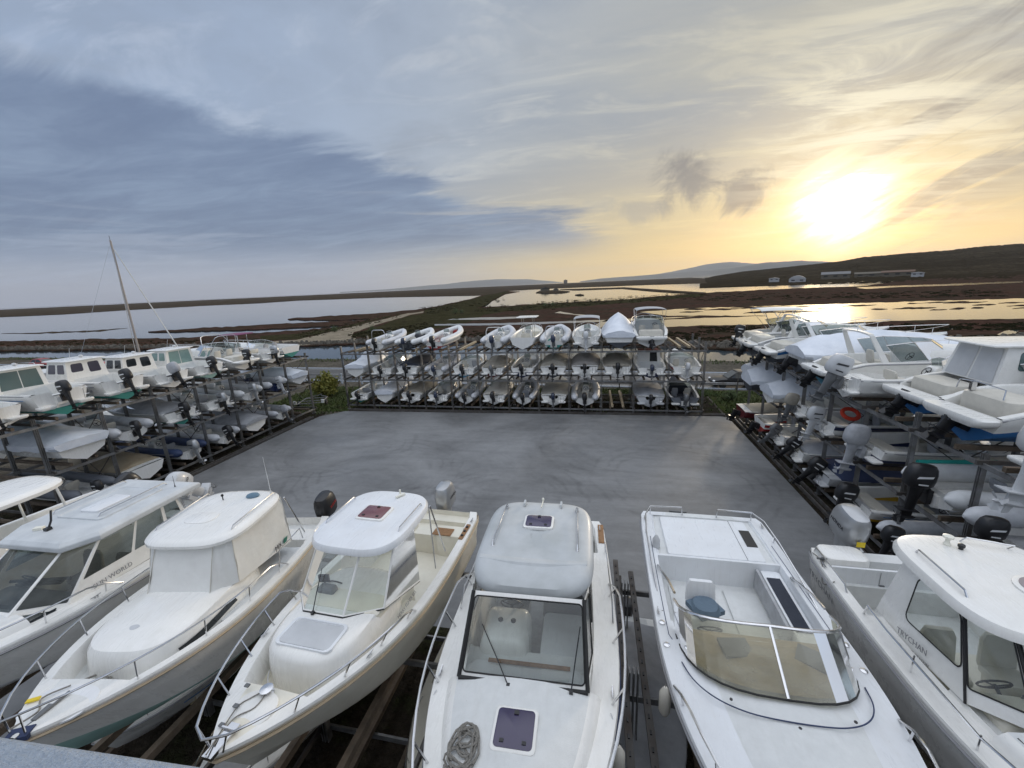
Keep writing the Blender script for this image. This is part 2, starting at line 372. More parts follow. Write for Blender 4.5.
# ------------------------------------------------------------------ boat building
def lerp(a, b, t): return a+(b-a)*t
class Hull:
    """local frame: +Y to the bow, origin at the keel below the transom"""
    def __init__(s, L, B, D, rise=.35, full=.42, p=2.3, q=.85, rake=.13, stern=.93, cut=.9, dead=.30, notch=0, bl=4, drop=0.0):
        s.bl, s.drop = bl, drop
        s.L, s.B, s.D, s.rise, s.full, s.p, s.q, s.rake, s.stern, s.cut, s.dead, s.notch = L, B, D, rise, full, p, q, rake, stern, cut, dead, notch
    def w(s, t):
        t = max(0.0, t); e = .94+.06*min(t/.035, 1)**.5
        if t <= s.full: return e*s.B/2*(s.stern+(1-s.stern)*math.sin(min(t/s.full, 1)*PI/2))
        u = min((t-s.full)/(1-s.full), 1.0)
        return s.B/2*max(1-u**s.p, 0.0)**s.q
    def zs(s, t): return s.D+s.rise*max(t, 0)**2-s.drop*max(0, 1-max(t, 0)/.16)**1.4
    def zk(s, t): return 0 if t < .5 else ((t-.5)/.5)**2.8*s.zs(t)*.55
    def ring(s, t):
        w, zs, zk = s.w(t), s.zs(t), s.zk(t)
        wc = w*(s.cut-.30*t**3); zc = zk+(zs-zk)*(s.dead+.08*t)
        pts = [(w, zs), (w*1.0, zs-.07*s.D), (lerp(w, wc, .45), lerp(zs, zc, .5)), (lerp(w, wc, .75), lerp(zs, zc, .74)), (wc*1.03, zc+.04*s.D), (wc, zc), (wc*.5, lerp(zk, zc, .46)), (0, zk)]
        def P(x, z):
            k = min(max((zs-z)/zs, 0), 1)
            return (x, s.L*t-s.rake*s.L*k*(t**3), z)
        return [P(x, z) for x, z in pts]+[P(-x, z) for x, z in reversed(pts[:-1])]
    def pt(s, t, k=1.0, dz=0.0, side=1): return Vector((side*s.w(t)*k, s.L*t, s.zs(t)+dz))
    def hull(s, parent, side=WHITE, bottom=WHITE, stripe=None, n=16, name='hull'):
        b = MB(); ts = [0, .012, .035]+[i/(n*1.0) for i in range(1, n)]+[1-.5/n, 1-.2/n, .999]
        st = 0 if stripe is None else 2
        half = [0, st, 0, 1 if s.bl == 3 else 0, 1, 1, 1]; q = s.bl
        R_ = [s.ring(t) for t in ts]; b.loft(R_, ring=False, mis=half+half[::-1], cap=False)
        r0 = R_[0]; k = s.notch; z0 = s.zs(0); c = len(r0)//2
        if k:
            tr = list(r0)+[(-.36, 0, z0), (-.30, 0, z0-k), (.30, 0, z0-k), (.36, 0, z0)]; n0 = len(tr)
            b.add(tr, [tuple(range(q+1))+(n0-2, n0-1), (q, 2*c-q, n0-3, n0-2), tuple(range(2*c-q, 2*c+1))+(n0-4, n0-3)]); b.add(r0[q:2*c-q+1], [tuple(range(2*c-2*q+1))], 1)
        else: b.add(r0[:q+1]+r0[2*c-q:], [tuple(range(2*q+2))]); b.add(r0[q:2*c-q+1], [tuple(range(2*c-2*q+1))], 1)
        return b.build(name, [side, bottom, stripe or side], parent)
    def rub(s, parent, m=RAILGREY, r=.022, n=16, dz=-.03):
        b = MB(); ts = [i/n for i in range(n)]+[.97, .995]
        pts = [s.pt(t, 1.003, dz, 1) for t in ts]+[s.pt(t, 1.003, dz, -1) for t in reversed(ts)]
        b.tube(pts, r, 5); return b.build('rub_rail', m, parent)
    def deck(s, parent, zones, top=WHITE, floor=DECK, name='deck'):
        b = MB(); rings = []
        for t0, t1, n, fn in zones:
            for i in range(n+1):
                t = lerp(t0, t1, i/n); w = s.w(t); h = fn(t, w, s.zs(t)); y = s.L*t
                rings.append([(x, y, z) for x, z in h]+[(-x, y, z) for x, z in reversed(h[:-1])])
        K = len(rings[0])//2
        mis = [0]*K; mis[4] = 1; mis[5] = 1; mis[6] = 1
        b.loft(rings, ring=False, mis=mis+mis[::-1], cap=False)
        return b.build(name, [top, floor], parent)
    def f_cock(s, g, zf, gh=.03):
        def f(t, w, zs):
            g2 = min(g, w*.45); z = zf
            return [(w, zs-.01), (w-.015, zs+gh), (w-g2, zs+gh), (w-g2-.015, zs+gh-.03), (w-g2-.04, z+.03), (max(w-g2-.07, .01), z), (w*.3, z), (0, z)]
        return f
    def f_deck(s, c=.08, gh=.03):
        def f(t, w, zs):
            return [(w, zs-.01), (w-.015*min(1, w*5), zs+gh), (w*.86, zs+gh+c*.1), (w*.72, zs+gh+c*.35), (w*.58, zs+gh+c*.62), (w*.4, zs+gh+c*.8), (w*.2, zs+gh+c*.95), (0, zs+gh+c)]
        return f
    def f_trunk(s, g, h, c=.05, gh=.03):
        def f(t, w, zs):
            hh = h(t) if callable(h) else h; g2 = min(g, w*.5); a = max(w-g2, .01)
            return [(w, zs-.01), (w-.015*min(1, w*5), zs+gh), (a, zs+gh+.01), (a*.95, zs+gh+hh*.55), (a*.86, zs+gh+hh*.93), (a*.6, zs+gh+hh+c*.5), (a*.3, zs+gh+hh+c*.9), (0, zs+gh+hh+c)]
        return f
    def f_recess(s, g, dz, gh=.03):
        def f(t, w, zs):
            g2 = min(g, w*.4); z = zs-dz
            return [(w, zs-.01), (w-.015*min(1, w*5), zs+gh), (w-g2, zs+gh), (max(w-g2-.02, .01), zs+gh-.03), (max(w-g2-.06, .008), z+.05), (max(w-g2-.12, .006), z), (w*.2, z), (0, z)]
        return f
    def rail(s, parent, t0=.5, h=.32, r=.013, k=.93, n=10, m=STEEL, gap=True, dips=(0.0, 1.0), tend=.985, out=0.0):
        b = MB(); ts = [lerp(t0, tend, i/n) for i in range(n+1)]
        for sd in (1, -1):
            top = []
            for i, t in enumerate(ts):
                f = min(i/1.5, 1)
                p = s.pt(t, k, .03+h*f, sd); p.x += sd*out*f; top.append(p)
            if sd == 1: left = top
            else: right = top
            for j in range(1, n+1, 3):
                base = s.pt(ts[j], k-.02, .02, sd); b.tube([base, top[j]], r*.85, 5)
        nose = Vector((0, s.L*tend+.12, s.zs(1)+.03+h))
        b.tube(left+[nose]+right[::-1], r, 6)
        return b.build('bow_rail', m, parent)

def outboard(parent, x, y, z, sc=1.0, cowl=BLACK, leg=BLACK, tilt=0.0, brand=None, ink=PAPER, steer=0.0):
    M_ = Matrix.Translation((x, y, z)) @ Matrix.Rotation(steer, 4, 'Z') @ Matrix.Rotation(-math.radians(tilt), 4, 'X') @ Matrix.Scale(sc, 4)
    def T(b):
        b.v = [tuple(M_ @ Vector(p)) for p in b.v]; return b
    b = MB()
    b.box((0, -.06, -.10), (.26, .10, .34)); b.box((0, -.14, .05), (.2, .16, .12))
    rs = []
    for zz, w, l, dy in ((.14, .22, .34, 0), (0, .2, .3, 0), (-.2, .13, .24, -.01), (-.5, .09, .22, -.02), (-.56, .08, .24, -.02)):
        rs.append([(p[0], p[1]-.3+dy, zz) for p in superell(w, l, 2.4, 10)])
    b.loft(rs)
    b.box((0, -.36, -.52), (.22, .42, .02)); b.box((0, -.34, -.63), (.04, .22, .24))
    b.loft([[(math.cos(a*PI/4)*r, yy, -.72+math.sin(a*PI/4)*r) for a in range(8)] for yy, r in ((-.12, .01), (-.18, .04), (-.3, .055), (-.42, .05), (-.5, .035))])
    b.add([(0, -.3, -.74), (.01, -.42, -.74), (.008, -.42, -.9), (0, -.34, -.88), (-.01, -.42, -.74), (-.008, -.42, -.9)], [(0, 1, 2, 3), (0, 3, 5, 4), (1, 4, 5, 2), (2, 5, 3)])
    ob = T(b).build('outboard_motor', leg, parent)
    c = MB(); rs = []
    for zz, w, l, dy in ((.10, .26, .44, 0), (.17, .35, .58, 0), (.30, .38, .62, 0), (.46, .37, .61, .01), (.58, .34, .55, .02), (.655, .27, .44, .03), (.68, .12, .22, .04)):
        rs.append([(p[0], p[1]-.3+dy, zz) for p in superell(w, l, 2.9, 18)])
    c.loft(rs, mis=None)
    T(c).build('cowling', cowl, ob)
    if not brand and cowl not in (GREYCOV, TANCOV):
        d = MB(); im = INKD if cowl in (SILVER, PALEGREY, MIDG) else PAPER
        for sd in (1, -1): d.add([(sd*.194, -.48, .36), (sd*.194, -.16, .40), (sd*.192, -.14, .45), (sd*.192, -.44, .42)], [(0, 1, 2, 3)]); d.add([(sd*.180, -.40, .20), (sd*.182, -.2, .20), (sd*.184, -.2, .235), (sd*.182, -.40, .235)], [(0, 1, 2, 3)])
        T(d).build('decal', im, ob, smooth=False)
    p = MB()
    for k in range(3):
        a = k*2*PI/3+.4; ca, sa = math.cos(a), math.sin(a)
        p.add([(0, -.52, -.72), (ca*.13-sa*.06, -.50, -.72+sa*.13+ca*.06), (ca*.17, -.54, -.72+sa*.17), (ca*.12+sa*.06, -.58, -.72+sa*.12-ca*.06), (ca*.1, -.56, -.72+sa*.1)], [(0, 1, 2, 4), (0, 4, 2, 3)])
    p.ell((0, -.54, -.72), (.03, .07, .03), 6, 4)
    T(p).build('propeller', leg, ob)
    if brand:
        for sd in (1, -1):
            R = M_.to_3x3().normalized() @ basis((0, sd, 0), (sd, 0, .08))
            text(brand, .085*sc, M_ @ Vector((sd*.196, -.30, .40)), R, ink, ob, .003)
    return ob
def sterndrive(parent, y, z, sc=1.0, tilt=25, m=BLACK):
    M_ = Matrix.Translation((0, y, z)) @ Matrix.Rotation(-math.radians(tilt), 4, 'X') @ Matrix.Scale(sc, 4)
    b = MB(); b.box((0, -.1, .1), (.34, .2, .34)); b.box((0, -.32, .12), (.26, .34, .26))
    b.loft([[(p[0], p[1]-.36, zz) for p in superell(w, l, 2.4, 10)] for zz, w, l in ((.1, .2, .36), (-.3, .12, .3), (-.4, .1, .3))])
    b.box((0, -.42, -.28), (.3, .5, .025)); b.box((0, -.38, -.55), (.03, .24, .2))
    b.loft([[(math.cos(a*PI/4)*r, yy, -.44+math.sin(a*PI/4)*r) for a in range(8)] for yy, r in ((-.15, .01), (-.25, .07), (-.45, .08), (-.6, .05))])
    for k in range(4):
        a = k*PI/2+.3; ca, sa = math.cos(a), math.sin(a)
        b.add([(0, -.6, -.44), (ca*.18-sa*.08, -.58, -.44+sa*.18+ca*.08), (ca*.22, -.63, -.44+sa*.22), (ca*.16+sa*.08, -.68, -.44+sa*.16-ca*.08)], [(0, 1, 2, 3)])
    b.v = [tuple(M_ @ Vector(p)) for p in b.v]
    return b.build('stern_drive', m, parent)

def wall(M_, G, q, wins, mi=0, off=.004, n=4, frame=None):
    """quad q=(bl,br,tr,tl) as a wall with rounded window openings; panes go to G"""
    bl, br, tr, tl = [Vector(p) for p in q]
    def P(u, v): return bl.lerp(br, u).lerp(tl.lerp(tr, u), v)
    nrm = (br-bl).cross(tl-bl).normalized(); wu = (br-bl).length; hv = (tl-bl).length
    if not wins:
        M_.quad(bl, br, tr, tl, mi); return
    wins = sorted(wins); edges = [0.0]+[(wins[i][1]+wins[i+1][0])/2 for i in range(len(wins)-1)]+[1.0]
    for k, (u0, u1, v0, v1, r) in enumerate(wins):
        a, b = edges[k], edges[k+1]; inner = []; outer = []
        ru, rv = min(r/wu, (u1-u0)*.49), min(r/hv, (v1-v0)*.49)
        for c, (cu, cv, s0) in enumerate(((u1-ru, v1-rv, 0), (u0+ru, v1-rv, 1), (u0+ru, v0+rv, 2), (u1-ru, v0+rv, 3))):
            for i in range(n+1):
                an = s0*PI/2+i*PI/2/n; inner.append((cu+ru*math.cos(an), cv+rv*math.sin(an)))
                co = ((b, 1), (a, 1), (a, 0), (b, 0))[c]
                outer.append(co)
        N_ = len(inner); vs = [P(*p) for p in inner]+[P(*p) for p in outer]; fs = []
        for i in range(N_):
            j = (i+1) % N_
            if outer[i] == outer[j]: fs.append((i, N_+i, j))
            else: fs.append((i, N_+i, N_+j, j))
        M_.add(vs, fs, mi)
        G.add([P(*p)+nrm*off for p in inner], [tuple(range(N_))])
        if frame is not None:
            frame.tube([P(*p)+nrm*.006 for p in inner], .011, 4, closed=True)
def cabin(parent, base, top, wins, wallm=WHITE, glassm=DKGLASS, roof=(.06, .06, .05), roofm=None, name='cabin', skip=(), frame=None, rooffront=0.0, pane='window', shear=0.0, roof_aft=0.0):
    b = MB(); n = len(base); cols = {}
    fr = MB() if frame else None
    for i in range(n):
        if i in skip: continue
        j = (i+1) % n; G = MB()
        wall(b, G, (base[i], base[j], top[j], top[i]), wins.get(i, []), frame=fr)
        if G.v: cols[i] = G
    ob = b.build(name, wallm, parent, smooth=False, fix=False)
    for i, G in cols.items(): G.build(pane, glassm, ob, smooth=False, fix=False)
    if fr and fr.v: fr.build('window_frame', frame, ob)
    if roof:
        ov, th, cam_ = roof; cx = sum(p[0] for p in top)/n; cy = sum(p[1] for p in top)/n
        out = []
        for p in top:
            x, y = p[0], p[1]; z = p[2]
            dx = ov if x > cx else -ov
            dy = (ov+rooffront) if y > cy else -(ov+roof_aft)
            out.append((x+dx, y+dy, z))
        # round the plan a little by subdividing
        o2 = []
        for i in range(n):
            a, c, d = Vector(out[i-1]), Vector(out[i]), Vector(out[(i+1) % n])
            o2 += [c.lerp(a, min(.18, .28/max((c-a).length, .1))), c*.7+(c.lerp(a, .1)+c.lerp(d, .1))*.15, c.lerp(d, min(.18, .28/max((c-d).length, .1)))]
        R = MB(); rings = []
        for dz, k in ((0, .985), (.015, 1.0), (th*.75, .995), (th, .96), (th+cam_*.45, .75), (th+cam_*.85, .4), (th+cam_, .08)):
            rings.append([(cx+(p[0]-cx)*k, cy+(p[1]-cy)*k, p[2]*1.0+dz) for p in o2])
        R.loft(rings); R.build('roof', roofm or wallm, parent)
    return ob
def screen(parent, base, top, gm=SMOKE, fm=STEEL, r=.014, posts=None, name='windscreen', lower=True):
    g = MB(); f = MB()
    for i in range(len(base)-1): g.quad(base[i], base[i+1], top[i+1], top[i])
    ob = g.build(name, gm, parent, smooth=True, fix=False)
    f.tube(top, r, 6)
    if lower: f.tube(base, r*.8, 5)
    for i in (range(len(base)) if posts is None else posts): f.tube([base[i], top[i]], r*.9, 5)
    f.build('screen_frame', fm, ob); return ob
def seat(parent, x, y, z, w=.5, m=VINYL, base=WHITE, back=.4, name='seat', rot=0, d=.42):
    b = MB(); b.pod(rrect(w, d, .06, 2, (x, y)), [(z, .8), (z+.28, .85), (z+.3, 1), (z+.36, 1), (z+.4, .92)])
    o = b.build(name, m, parent)
    c = MB(); yy = y-d/2 if rot == 0 else y+d/2
    c.pod(rrect(w, .1, .045, 2, (x, yy)), [(z+.34, .9), (z+.4, 1), (z+.36+back*.8, .95, 0, -.05 if rot == 0 else .05), (z+.36+back, .75, 0, -.06 if rot == 0 else .06)])
    c.build('seat_back', m, o); return o
def wheel(parent, x, y, z, r=.17, tilt=55, m=BLACK):
    b = MB(); M_ = Matrix.Translation((x, y, z)) @ Matrix.Rotation(math.radians(tilt), 4, 'X')
    b.tube([M_ @ Vector((r*math.cos(2*PI*k/14), r*math.sin(2*PI*k/14), 0)) for k in range(14)], .014, 5, closed=True)
    for k in range(3):
        a = 2*PI*k/3+.5; b.tube([M_ @ Vector((0, 0, -.02)), M_ @ Vector((r*math.cos(a), r*math.sin(a), 0))], .012, 4)
    b.tube([M_ @ Vector((0, 0, -.12)), M_ @ Vector((0, 0, 0))], .025, 6)
    return b.build('steering_wheel', m, parent)
def console(parent, x, y, z, w=.6, d=.5, h=.75, m=WHITE, glass_=SMOKE, wh=.3, helm=True):
    b = MB(); b.pod(rrect(w, d, .08, 3, (x, y)), [(z, 1), (z+h*.8, .98), (z+h*.95, .86, 0, .03), (z+h, .7, 0, .05)])
    o = b.build('console', m, parent)
    if wh: screen(o, [(x-w*.45, y+.02, z+h*.9), (x-w*.36, y+d*.42, z+h*.9), (x+w*.36, y+d*.42, z+h*.9), (x+w*.45, y+.02, z+h*.9)], [(x-w*.42, y-.06, z+h+wh*.8), (x-w*.3, y+d*.25, z+h+wh), (x+w*.3, y+d*.25, z+h+wh), (x+w*.42, y-.06, z+h+wh*.8)], glass_, STEEL, .009)
    if helm: wheel(o, x, y-d*.5-.06, z+h*.78)
    return o
def arch(parent, y, w, h0, h1, rake=.0, r=.03, m=STEEL, name='roll_bar', n=8, double=.0):
    b = MB()
    for dy in ((0,) if not double else (0, double)):
        pts = [(-w/2, y+dy, h0), (-w/2*.97, y+dy+rake*.6, lerp(h0, h1, .7)), (-w/2*.8, y+dy+rake*.95, lerp(h0, h1, .95)), (-w*.3, y+dy+rake, h1), (w*.3, y+dy+rake, h1), (w/2*.8, y+dy+rake*.95, lerp(h0, h1, .95)), (w/2*.97, y+dy+rake*.6, lerp(h0, h1, .7)), (w/2, y+dy, h0)]
        b.tube(pts, r, n)
    if double:
        for x in (-w/2*.97, w/2*.97, 0): b.tube([(x, y+rake*.7, h1-.1), (x, y+double+rake*.7, h1-.1)] if x else [(0, y+rake, h1), (0, y+double+rake, h1)], r*.7, 5)
    return b.build(name, m, parent)
def radar_arch(parent, y, w, h0, h1, rake=-.5, m=WHITE, wd=.17):
    """wide moulded arch: slanting side blades and a top bar, rake is how far the top leans"""
    b = MB()
    for sd in (1, -1):
        rs = []
        for k in range(5):
            f = k/4; x = sd*lerp(w/2, w/2*.82, f); yy = y+rake*f; wd2 = lerp(wd*1.5, wd, f); z = lerp(h0, h1, f)
            rs.append([(x-.03, yy-wd2/2, z), (x+.03, yy-wd2/2, z), (x+.035, yy+wd2/2, z), (x-.035, yy+wd2/2, z)])
        b.loft(rs)
    rs = []
    for k in range(7):
        f = k/6; x = lerp(-w/2*.82, w/2*.82, f); z = h1+.06*math.sin(f*PI)
        rs.append([(x, y+rake-wd/2, z-.03), (x, y+rake+wd/2, z-.03), (x, y+rake+wd/2, z+.04), (x, y+rake-wd/2, z+.04)])
    b.loft(rs); b.tube([(0, y+rake, h1+.06), (0, y+rake, h1+.4)], .02, 5)
    return b.build('radar_arch', m, parent, bev=.012)
def bimini(parent, y0, y1, w, h, zt, m=CANVAS, frame=STEEL, camb=.1):
    b = MB()
    rs = []
    for k in range(6):
        f = k/5; y = lerp(y0, y1, f)
        rs.append([(w/2*math.sin(a), y, h+camb*math.cos(a)*1.5-camb*.5-.03*abs(2*f-1)) for a in [lerp(-1.4, 1.4, i/8) for i in range(9)]] + [(w/2*.97*math.sin(a), y, h-.03+camb*math.cos(a)*1.5-camb*.5-.03*abs(2*f-1)) for a in [lerp(1.4, -1.4, i/8) for i in range(9)]])
    b.loft(rs); o = b.build('bimini_top', m, parent)
    f_ = MB()
    for sd in (1, -1):
        for yy in (y0+.05, y1-.05): f_.tube([(sd*w/2*.98, (y0+y1)/2, zt), (sd*w/2*.98, yy, h-.1)], .014, 5)
    f_.build('bimini_frame', frame, o); return o
def draped(parent, H, ridge, m=TARP, name='shrink_wrap_cover', over=.05, drop=.2, seed=1, n=22, t0=-.02, t1=1.012, flat=0.0, noise=.03, aft=0.0):
    """cover pulled over hull H; ridge = [(t, height over the sheer)...]"""
    rnd = random.Random(seed); b = MB(); rings = []
    def rh(t):
        for (a, ha), (c, hc) in zip(ridge, ridge[1:]):
            if a <= t <= c: return lerp(ha, hc, (t-a)/(c-a))
        return ridge[0][1] if t < ridge[0][0] else ridge[-1][1]
    for i in range(n+1):
        t = lerp(t0, t1, i/n); tt = min(max(t, 0), .995); w = H.w(tt)+over; zs = H.zs(tt); h = rh(t)
        e = 1.0
        if i == 0: e = .85
        y = H.L*t - (aft if i == 0 else 0)
        dz = drop*(1+.25*math.sin(i*1.9+seed)+rnd.uniform(-.15, .15))
        half = [(w*e, zs-dz), (w*1.0, zs-drop*.3), (w*.985, zs+.03), (w*(.75+flat*.15), zs+.03+h*(.36+flat*.4)), (w*(.48+flat*.1), zs+.03+h*(.66+flat*.25)), (w*.22, zs+.03+h*(.88+flat*.1)), (0, zs+.03+h)]
        pts = []
        for sd in (1, -1):
            q = [(sd*x+rnd.uniform(-noise, noise)*.6*(1 if x else 0), y+rnd.uniform(-noise, noise), z+rnd.uniform(-noise, noise)) for x, z in half]
            pts += q if sd == 1 else q[:-1][::-1]
        rings.append(pts)
    b.loft(rings, ring=False, cap=True)
    o = b.build(name, m, parent)
    try: o.data.set_sharp_from_angle(angle=math.radians(28))
    except Exception: pass
    return o

def small_boat(label, loc, rz, kind, group, L=5.2, B=2.05, D=1.0, rise=.35, side=WHITE, bottom=None, stripe=None, deck=DECK, top=None, motor=(BLACK, BLACK, 0, 1.0),
               cov=TANCOV, name=None, seed=0, hard=WHITE, glassm=None, ridge=None, extra=(), tube=TUBEG, drive=None, brand=None, rub=RAILGREY, cat='boat', lod=0):
    rnd = random.Random(seed*31+5)
    nm = name or {'rib': 'inflatable_boat', 'tarp': 'wrapped_boat', 'cover': 'covered_boat', 'pilot': 'pilothouse_boat', 'open': 'open_boat', 'bow': 'bowrider_boat', 'cruiser': 'cabin_cruiser', 'cuddy': 'cuddy_boat'}[kind]
    o = thing(nm, label, cat, loc, rz, group)
    D = D*(1.0 if kind in ('cruiser', 'tarp') or L > 6.5 else .80); NK = .20 if motor is not None and kind != 'rib' else 0
    bottom = bottom or side; top = top or side
    H = Hull(L, B, D, rise, cut=.80, dead=.30 if kind == 'pilot' else .40, notch=NK, stern=.88, bl=3 if bottom in (BLUE, YELLOW, REDM, NAVY) else 4, drop=.30*D if kind == 'cruiser' else 0)
    zf = D*.42
    if kind == 'rib':
        r = B*.115; H = Hull(L*.97, B-2*r*.9, D*.80, .3, p=2.2, q=.8, cut=.8, dead=.45); H.hull(o, side, bottom, stripe)
        b = MB(); zt = D*.80+r*.30; pts = []; rr = []
        ts = [-.06, -.03, 0, .12, .25, .38, .5, .6, .7, .78, .85, .91, .96, .99]
        for t in ts:
            pts.append(Vector((H.w(max(t, 0))*1.0, H.L*t, zt+.42*max(t, 0)**2.4))); rr.append(r*(.15 if t == -.06 else .75 if t == -.03 else 1.0 if t < .8 else .92))
        mir = [Vector((-p.x, p.y, p.z)) for p in reversed(pts)]
        b.tube(pts+[Vector((0, H.L*1.005, zt+.43))]+mir, rr+[r*.85]+rr[::-1], 10)
        tb = b.build('inflatable_tube', tube, o)
        if rnd.random() < .8:
            g = MB(); gp = [p+Vector((r*.98, 0, 0)) for p in pts[2:]]
            g.tube(gp[:9], .02, 4); g.tube([Vector((-p.x, p.y, p.z)) for p in gp[:9]], .02, 4); g.build('rubbing_strake', rub, tb)
        H.deck(o, [(0.0, .86, 8, H.f_cock(.05, D*.38)), (.86, .99, 3, H.f_deck(.04))], top, deck)
        if 'noconsole' not in extra:
            console(o, 0, L*.46, D*.38, .55, .5, .8, top); seat(o, 0, L*.30, D*.38, .6, VINYLG if rnd.random() < .5 else VINYL, back=.3)
        if 'bowpad' in extra or rnd.random() < .4:
            p = MB(); p.pod(superell(B*.42, L*.18, 2.5, 14, (0, L*.74)), [(D*.38, .9), (D*.62, 1), (D*.7, .95)]); p.build('bow_cushion', VINYL, o)
        if 'arch' in extra: arch(o, L*.10, B*.62, D*.7, D*.7+1.15, -.1, .03, STEEL if 'white' not in extra else WHITE, double=.0)
        if 'screen' in extra: pass
        H.D = D*.80
    elif kind == 'tarp':
        H.hull(o, side, bottom, stripe)
        draped(o, H, ridge or [(-.02, .25), (.3, .55), (.5, 1.0), (1.0, .05)], cov if cov is not TANCOV else TARP, seed=seed+1)
    elif kind == 'cover':
        H.hull(o, side, bottom, stripe); H.rub(o, rub)
        H.deck(o, [(0, .13, 1, H.f_deck(.02)), (.13, 1, 12, H.f_deck(.05))], top, deck)
        draped(o, H, ridge or [(0, .12), (.25, .3), (.45, .5), (.62, .22), (.97, .06)], cov, 'canvas_cover', over=-.03 if 'in' in extra else .015, drop=.04, seed=seed+3, t0=.07, t1=.97, flat=.25, noise=.016)
    elif kind == 'open':
        H.hull(o, side, bottom, stripe); H.rub(o, rub)
        H.deck(o, [(0, .07, 1, H.f_cock(.12, D*.85)), (.07, .70, 8, H.f_cock(.14, zf)), (.70, .995, 6, H.f_deck(.03) if 'fdeck' in extra else H.f_recess(.12, .22))], top, deck)
        console(o, 0 if 'side' not in extra else B*.16, L*.46, zf, .6, .5, .85, top, wh=.32)
        seat(o, 0, L*.27, zf, .75, rnd.choice([VINYL, VINYLG, VINYL]), back=.35)
        p = MB(); p.pod(rrect(B*.62, .4, .05, 2, (0, L*.10)), [(zf, 1), (D*.85, 1), (D*.88, .95)]); p.build('stern_bench', VINYL if rnd.random() < .6 else top, o)
        if not lod: H.rail(o, .62, .2, .014, n=6)
        if 'ttop' in extra:
            z1 = D+1.35; f = MB()
            for sx in (-1, 1):
                for yy in (.38, .52): f.tube([(sx*.42, L*yy, zf), (sx*.45, L*(yy-.01), z1)], .022, 5)
            f.build('t_top_frame', STEEL, o); r_ = MB(); r_.pod(rrect(B*.72, L*.26, .15, 3, (0, L*.44)), [(z1, .98), (z1+.03, 1), (z1+.06, .97), (z1+.08, .7)]); r_.build('t_top', hard, o)
        if 'arch' in extra: arch(o, L*.14, B*.8, D, D+1.1, .1, .026, STEEL)
        if 'bimini' in extra: bimini(o, L*.12, L*.50, B*.86, D+1.3, D, cov)
    elif kind in ('bow', 'cuddy'):
        H.hull(o, side, bottom, stripe); H.rub(o, rub)
        ft = .50 if kind == 'cuddy' else .52
        fore = H.f_trunk(.16, lambda t: .26*max(0, 1-((t-ft)/(1-ft))**2.2), .04) if kind == 'cuddy' else H.f_deck(.1)
        H.deck(o, [(0, .05, 1, H.f_cock(.14, D*.8)), (.05, ft, 7, H.f_cock(.15, zf)), (ft, .995, 9, fore)], top, deck)
        w = H.w(ft); z0 = D+.1+(.15 if kind == 'cuddy' else 0); yb = L*ft
        base = [(-w*.86, yb-L*.10, z0-.08), (-w*.80, yb+.05, z0), (-w*.35, yb+L*.09, z0+.06), (w*.35, yb+L*.09, z0+.06), (w*.80, yb+.05, z0), (w*.86, yb-L*.10, z0-.08)]
        tp = [(x*.9, y-.28, z+.36-(0.1 if abs(x) > w*.84 else 0)) for x, y, z in base]
        screen(o, base, tp, glassm or SMOKE, STEEL, .012)
        for sx in (-1, 1): seat(o, sx*B*.2, L*.34, zf, .46, rnd.choice([VINYL, VINYLG]), back=.42)
        p = MB(); p.pod(rrect(B*.7, .45, .05, 2, (0, L*.10)), [(zf, 1), (D*.8, 1), (D*.86, .95)]); p.build('stern_bench', VINYL if 'dark' not in extra else DARKCOV, o)
        wheel(o, B*.2, L*.44, D+.0)
        H.rail(o, .58, .22, .013, n=7)
        if 'bimini' in extra: bimini(o, L*.10, L*.5, B*.86, D+1.35, D+.05, cov)
        if 'cover' in extra:
            draped(o, H, [(.02, .1), (.3, .35), (.5, .5), (.6, .1)], cov, 'cockpit_cover', over=-.02, drop=.02, t0=.03, t1=.60, seed=seed, flat=.3, noise=.02)
    elif kind == 'pilot':
        H.hull(o, side, bottom, stripe); H.rub(o, rub)
        y0, y1 = (.34, .60); w = H.w(.5)*.78
        H.deck(o, [(0, .05, 1, H.f_cock(.14, D*.85)), (.05, .33, 5, H.f_cock(.15, zf)), (.33, .60, 2, H.f_deck(.03)), (.60, .995, 8, H.f_trunk(.2, lambda t: .30*max(0, 1-((t-.6)/.36)**2), .04))], top, deck)
        z0 = D+.03; ht = .98; ya, yb = L*y0, L*y1
        base = [(-w, ya, z0), (w, ya, z0), (w, yb-.15, z0), (w*.62, yb+.22, z0+.25), (-w*.62, yb+.22, z0+.25), (-w, yb-.15, z0)]
        topp = [(-w*.86, ya+.04, z0+ht), (w*.86, ya+.04, z0+ht), (w*.84, yb-.42, z0+ht), (w*.52, yb-.22, z0+ht), (-w*.52, yb-.22, z0+ht), (-w*.84, yb-.42, z0+ht)]
        g = glassm or DKGLASS
        side_w = [(.10, .44, .38, .86, .07), (.54, .90, .38, .86, .07)] if 'onewin' not in extra else [(.12, .88, .35, .88, .06)]
        sidm = [(1-b_, 1-a_, c_, d_, e_) for a_, b_, c_, d_, e_ in side_w]
        door = [(.54, .86, .08, .88, .03)] if 'slide' not in extra else [(.10, .49, .06, .9, .02), (.51, .9, .06, .9, .02)]
        if 'twowin' in extra: door = [(.12, .42, .42, .86, .09), (.56, .86, .30, .86, .09)]
        cabin(o, base, topp, {0: door, 1: side_w, 2: [(.1, .9, .15, .9, .05)], 3: [(.05, .95, .12, .9, .05)], 4: [(.1, .9, .15, .9, .05)], 5: sidm}, top, g, (.10, .05, .05), hard, rooffront=.14, roof_aft=.12)
        H.rail(o, .55, .30, .014, n=7)
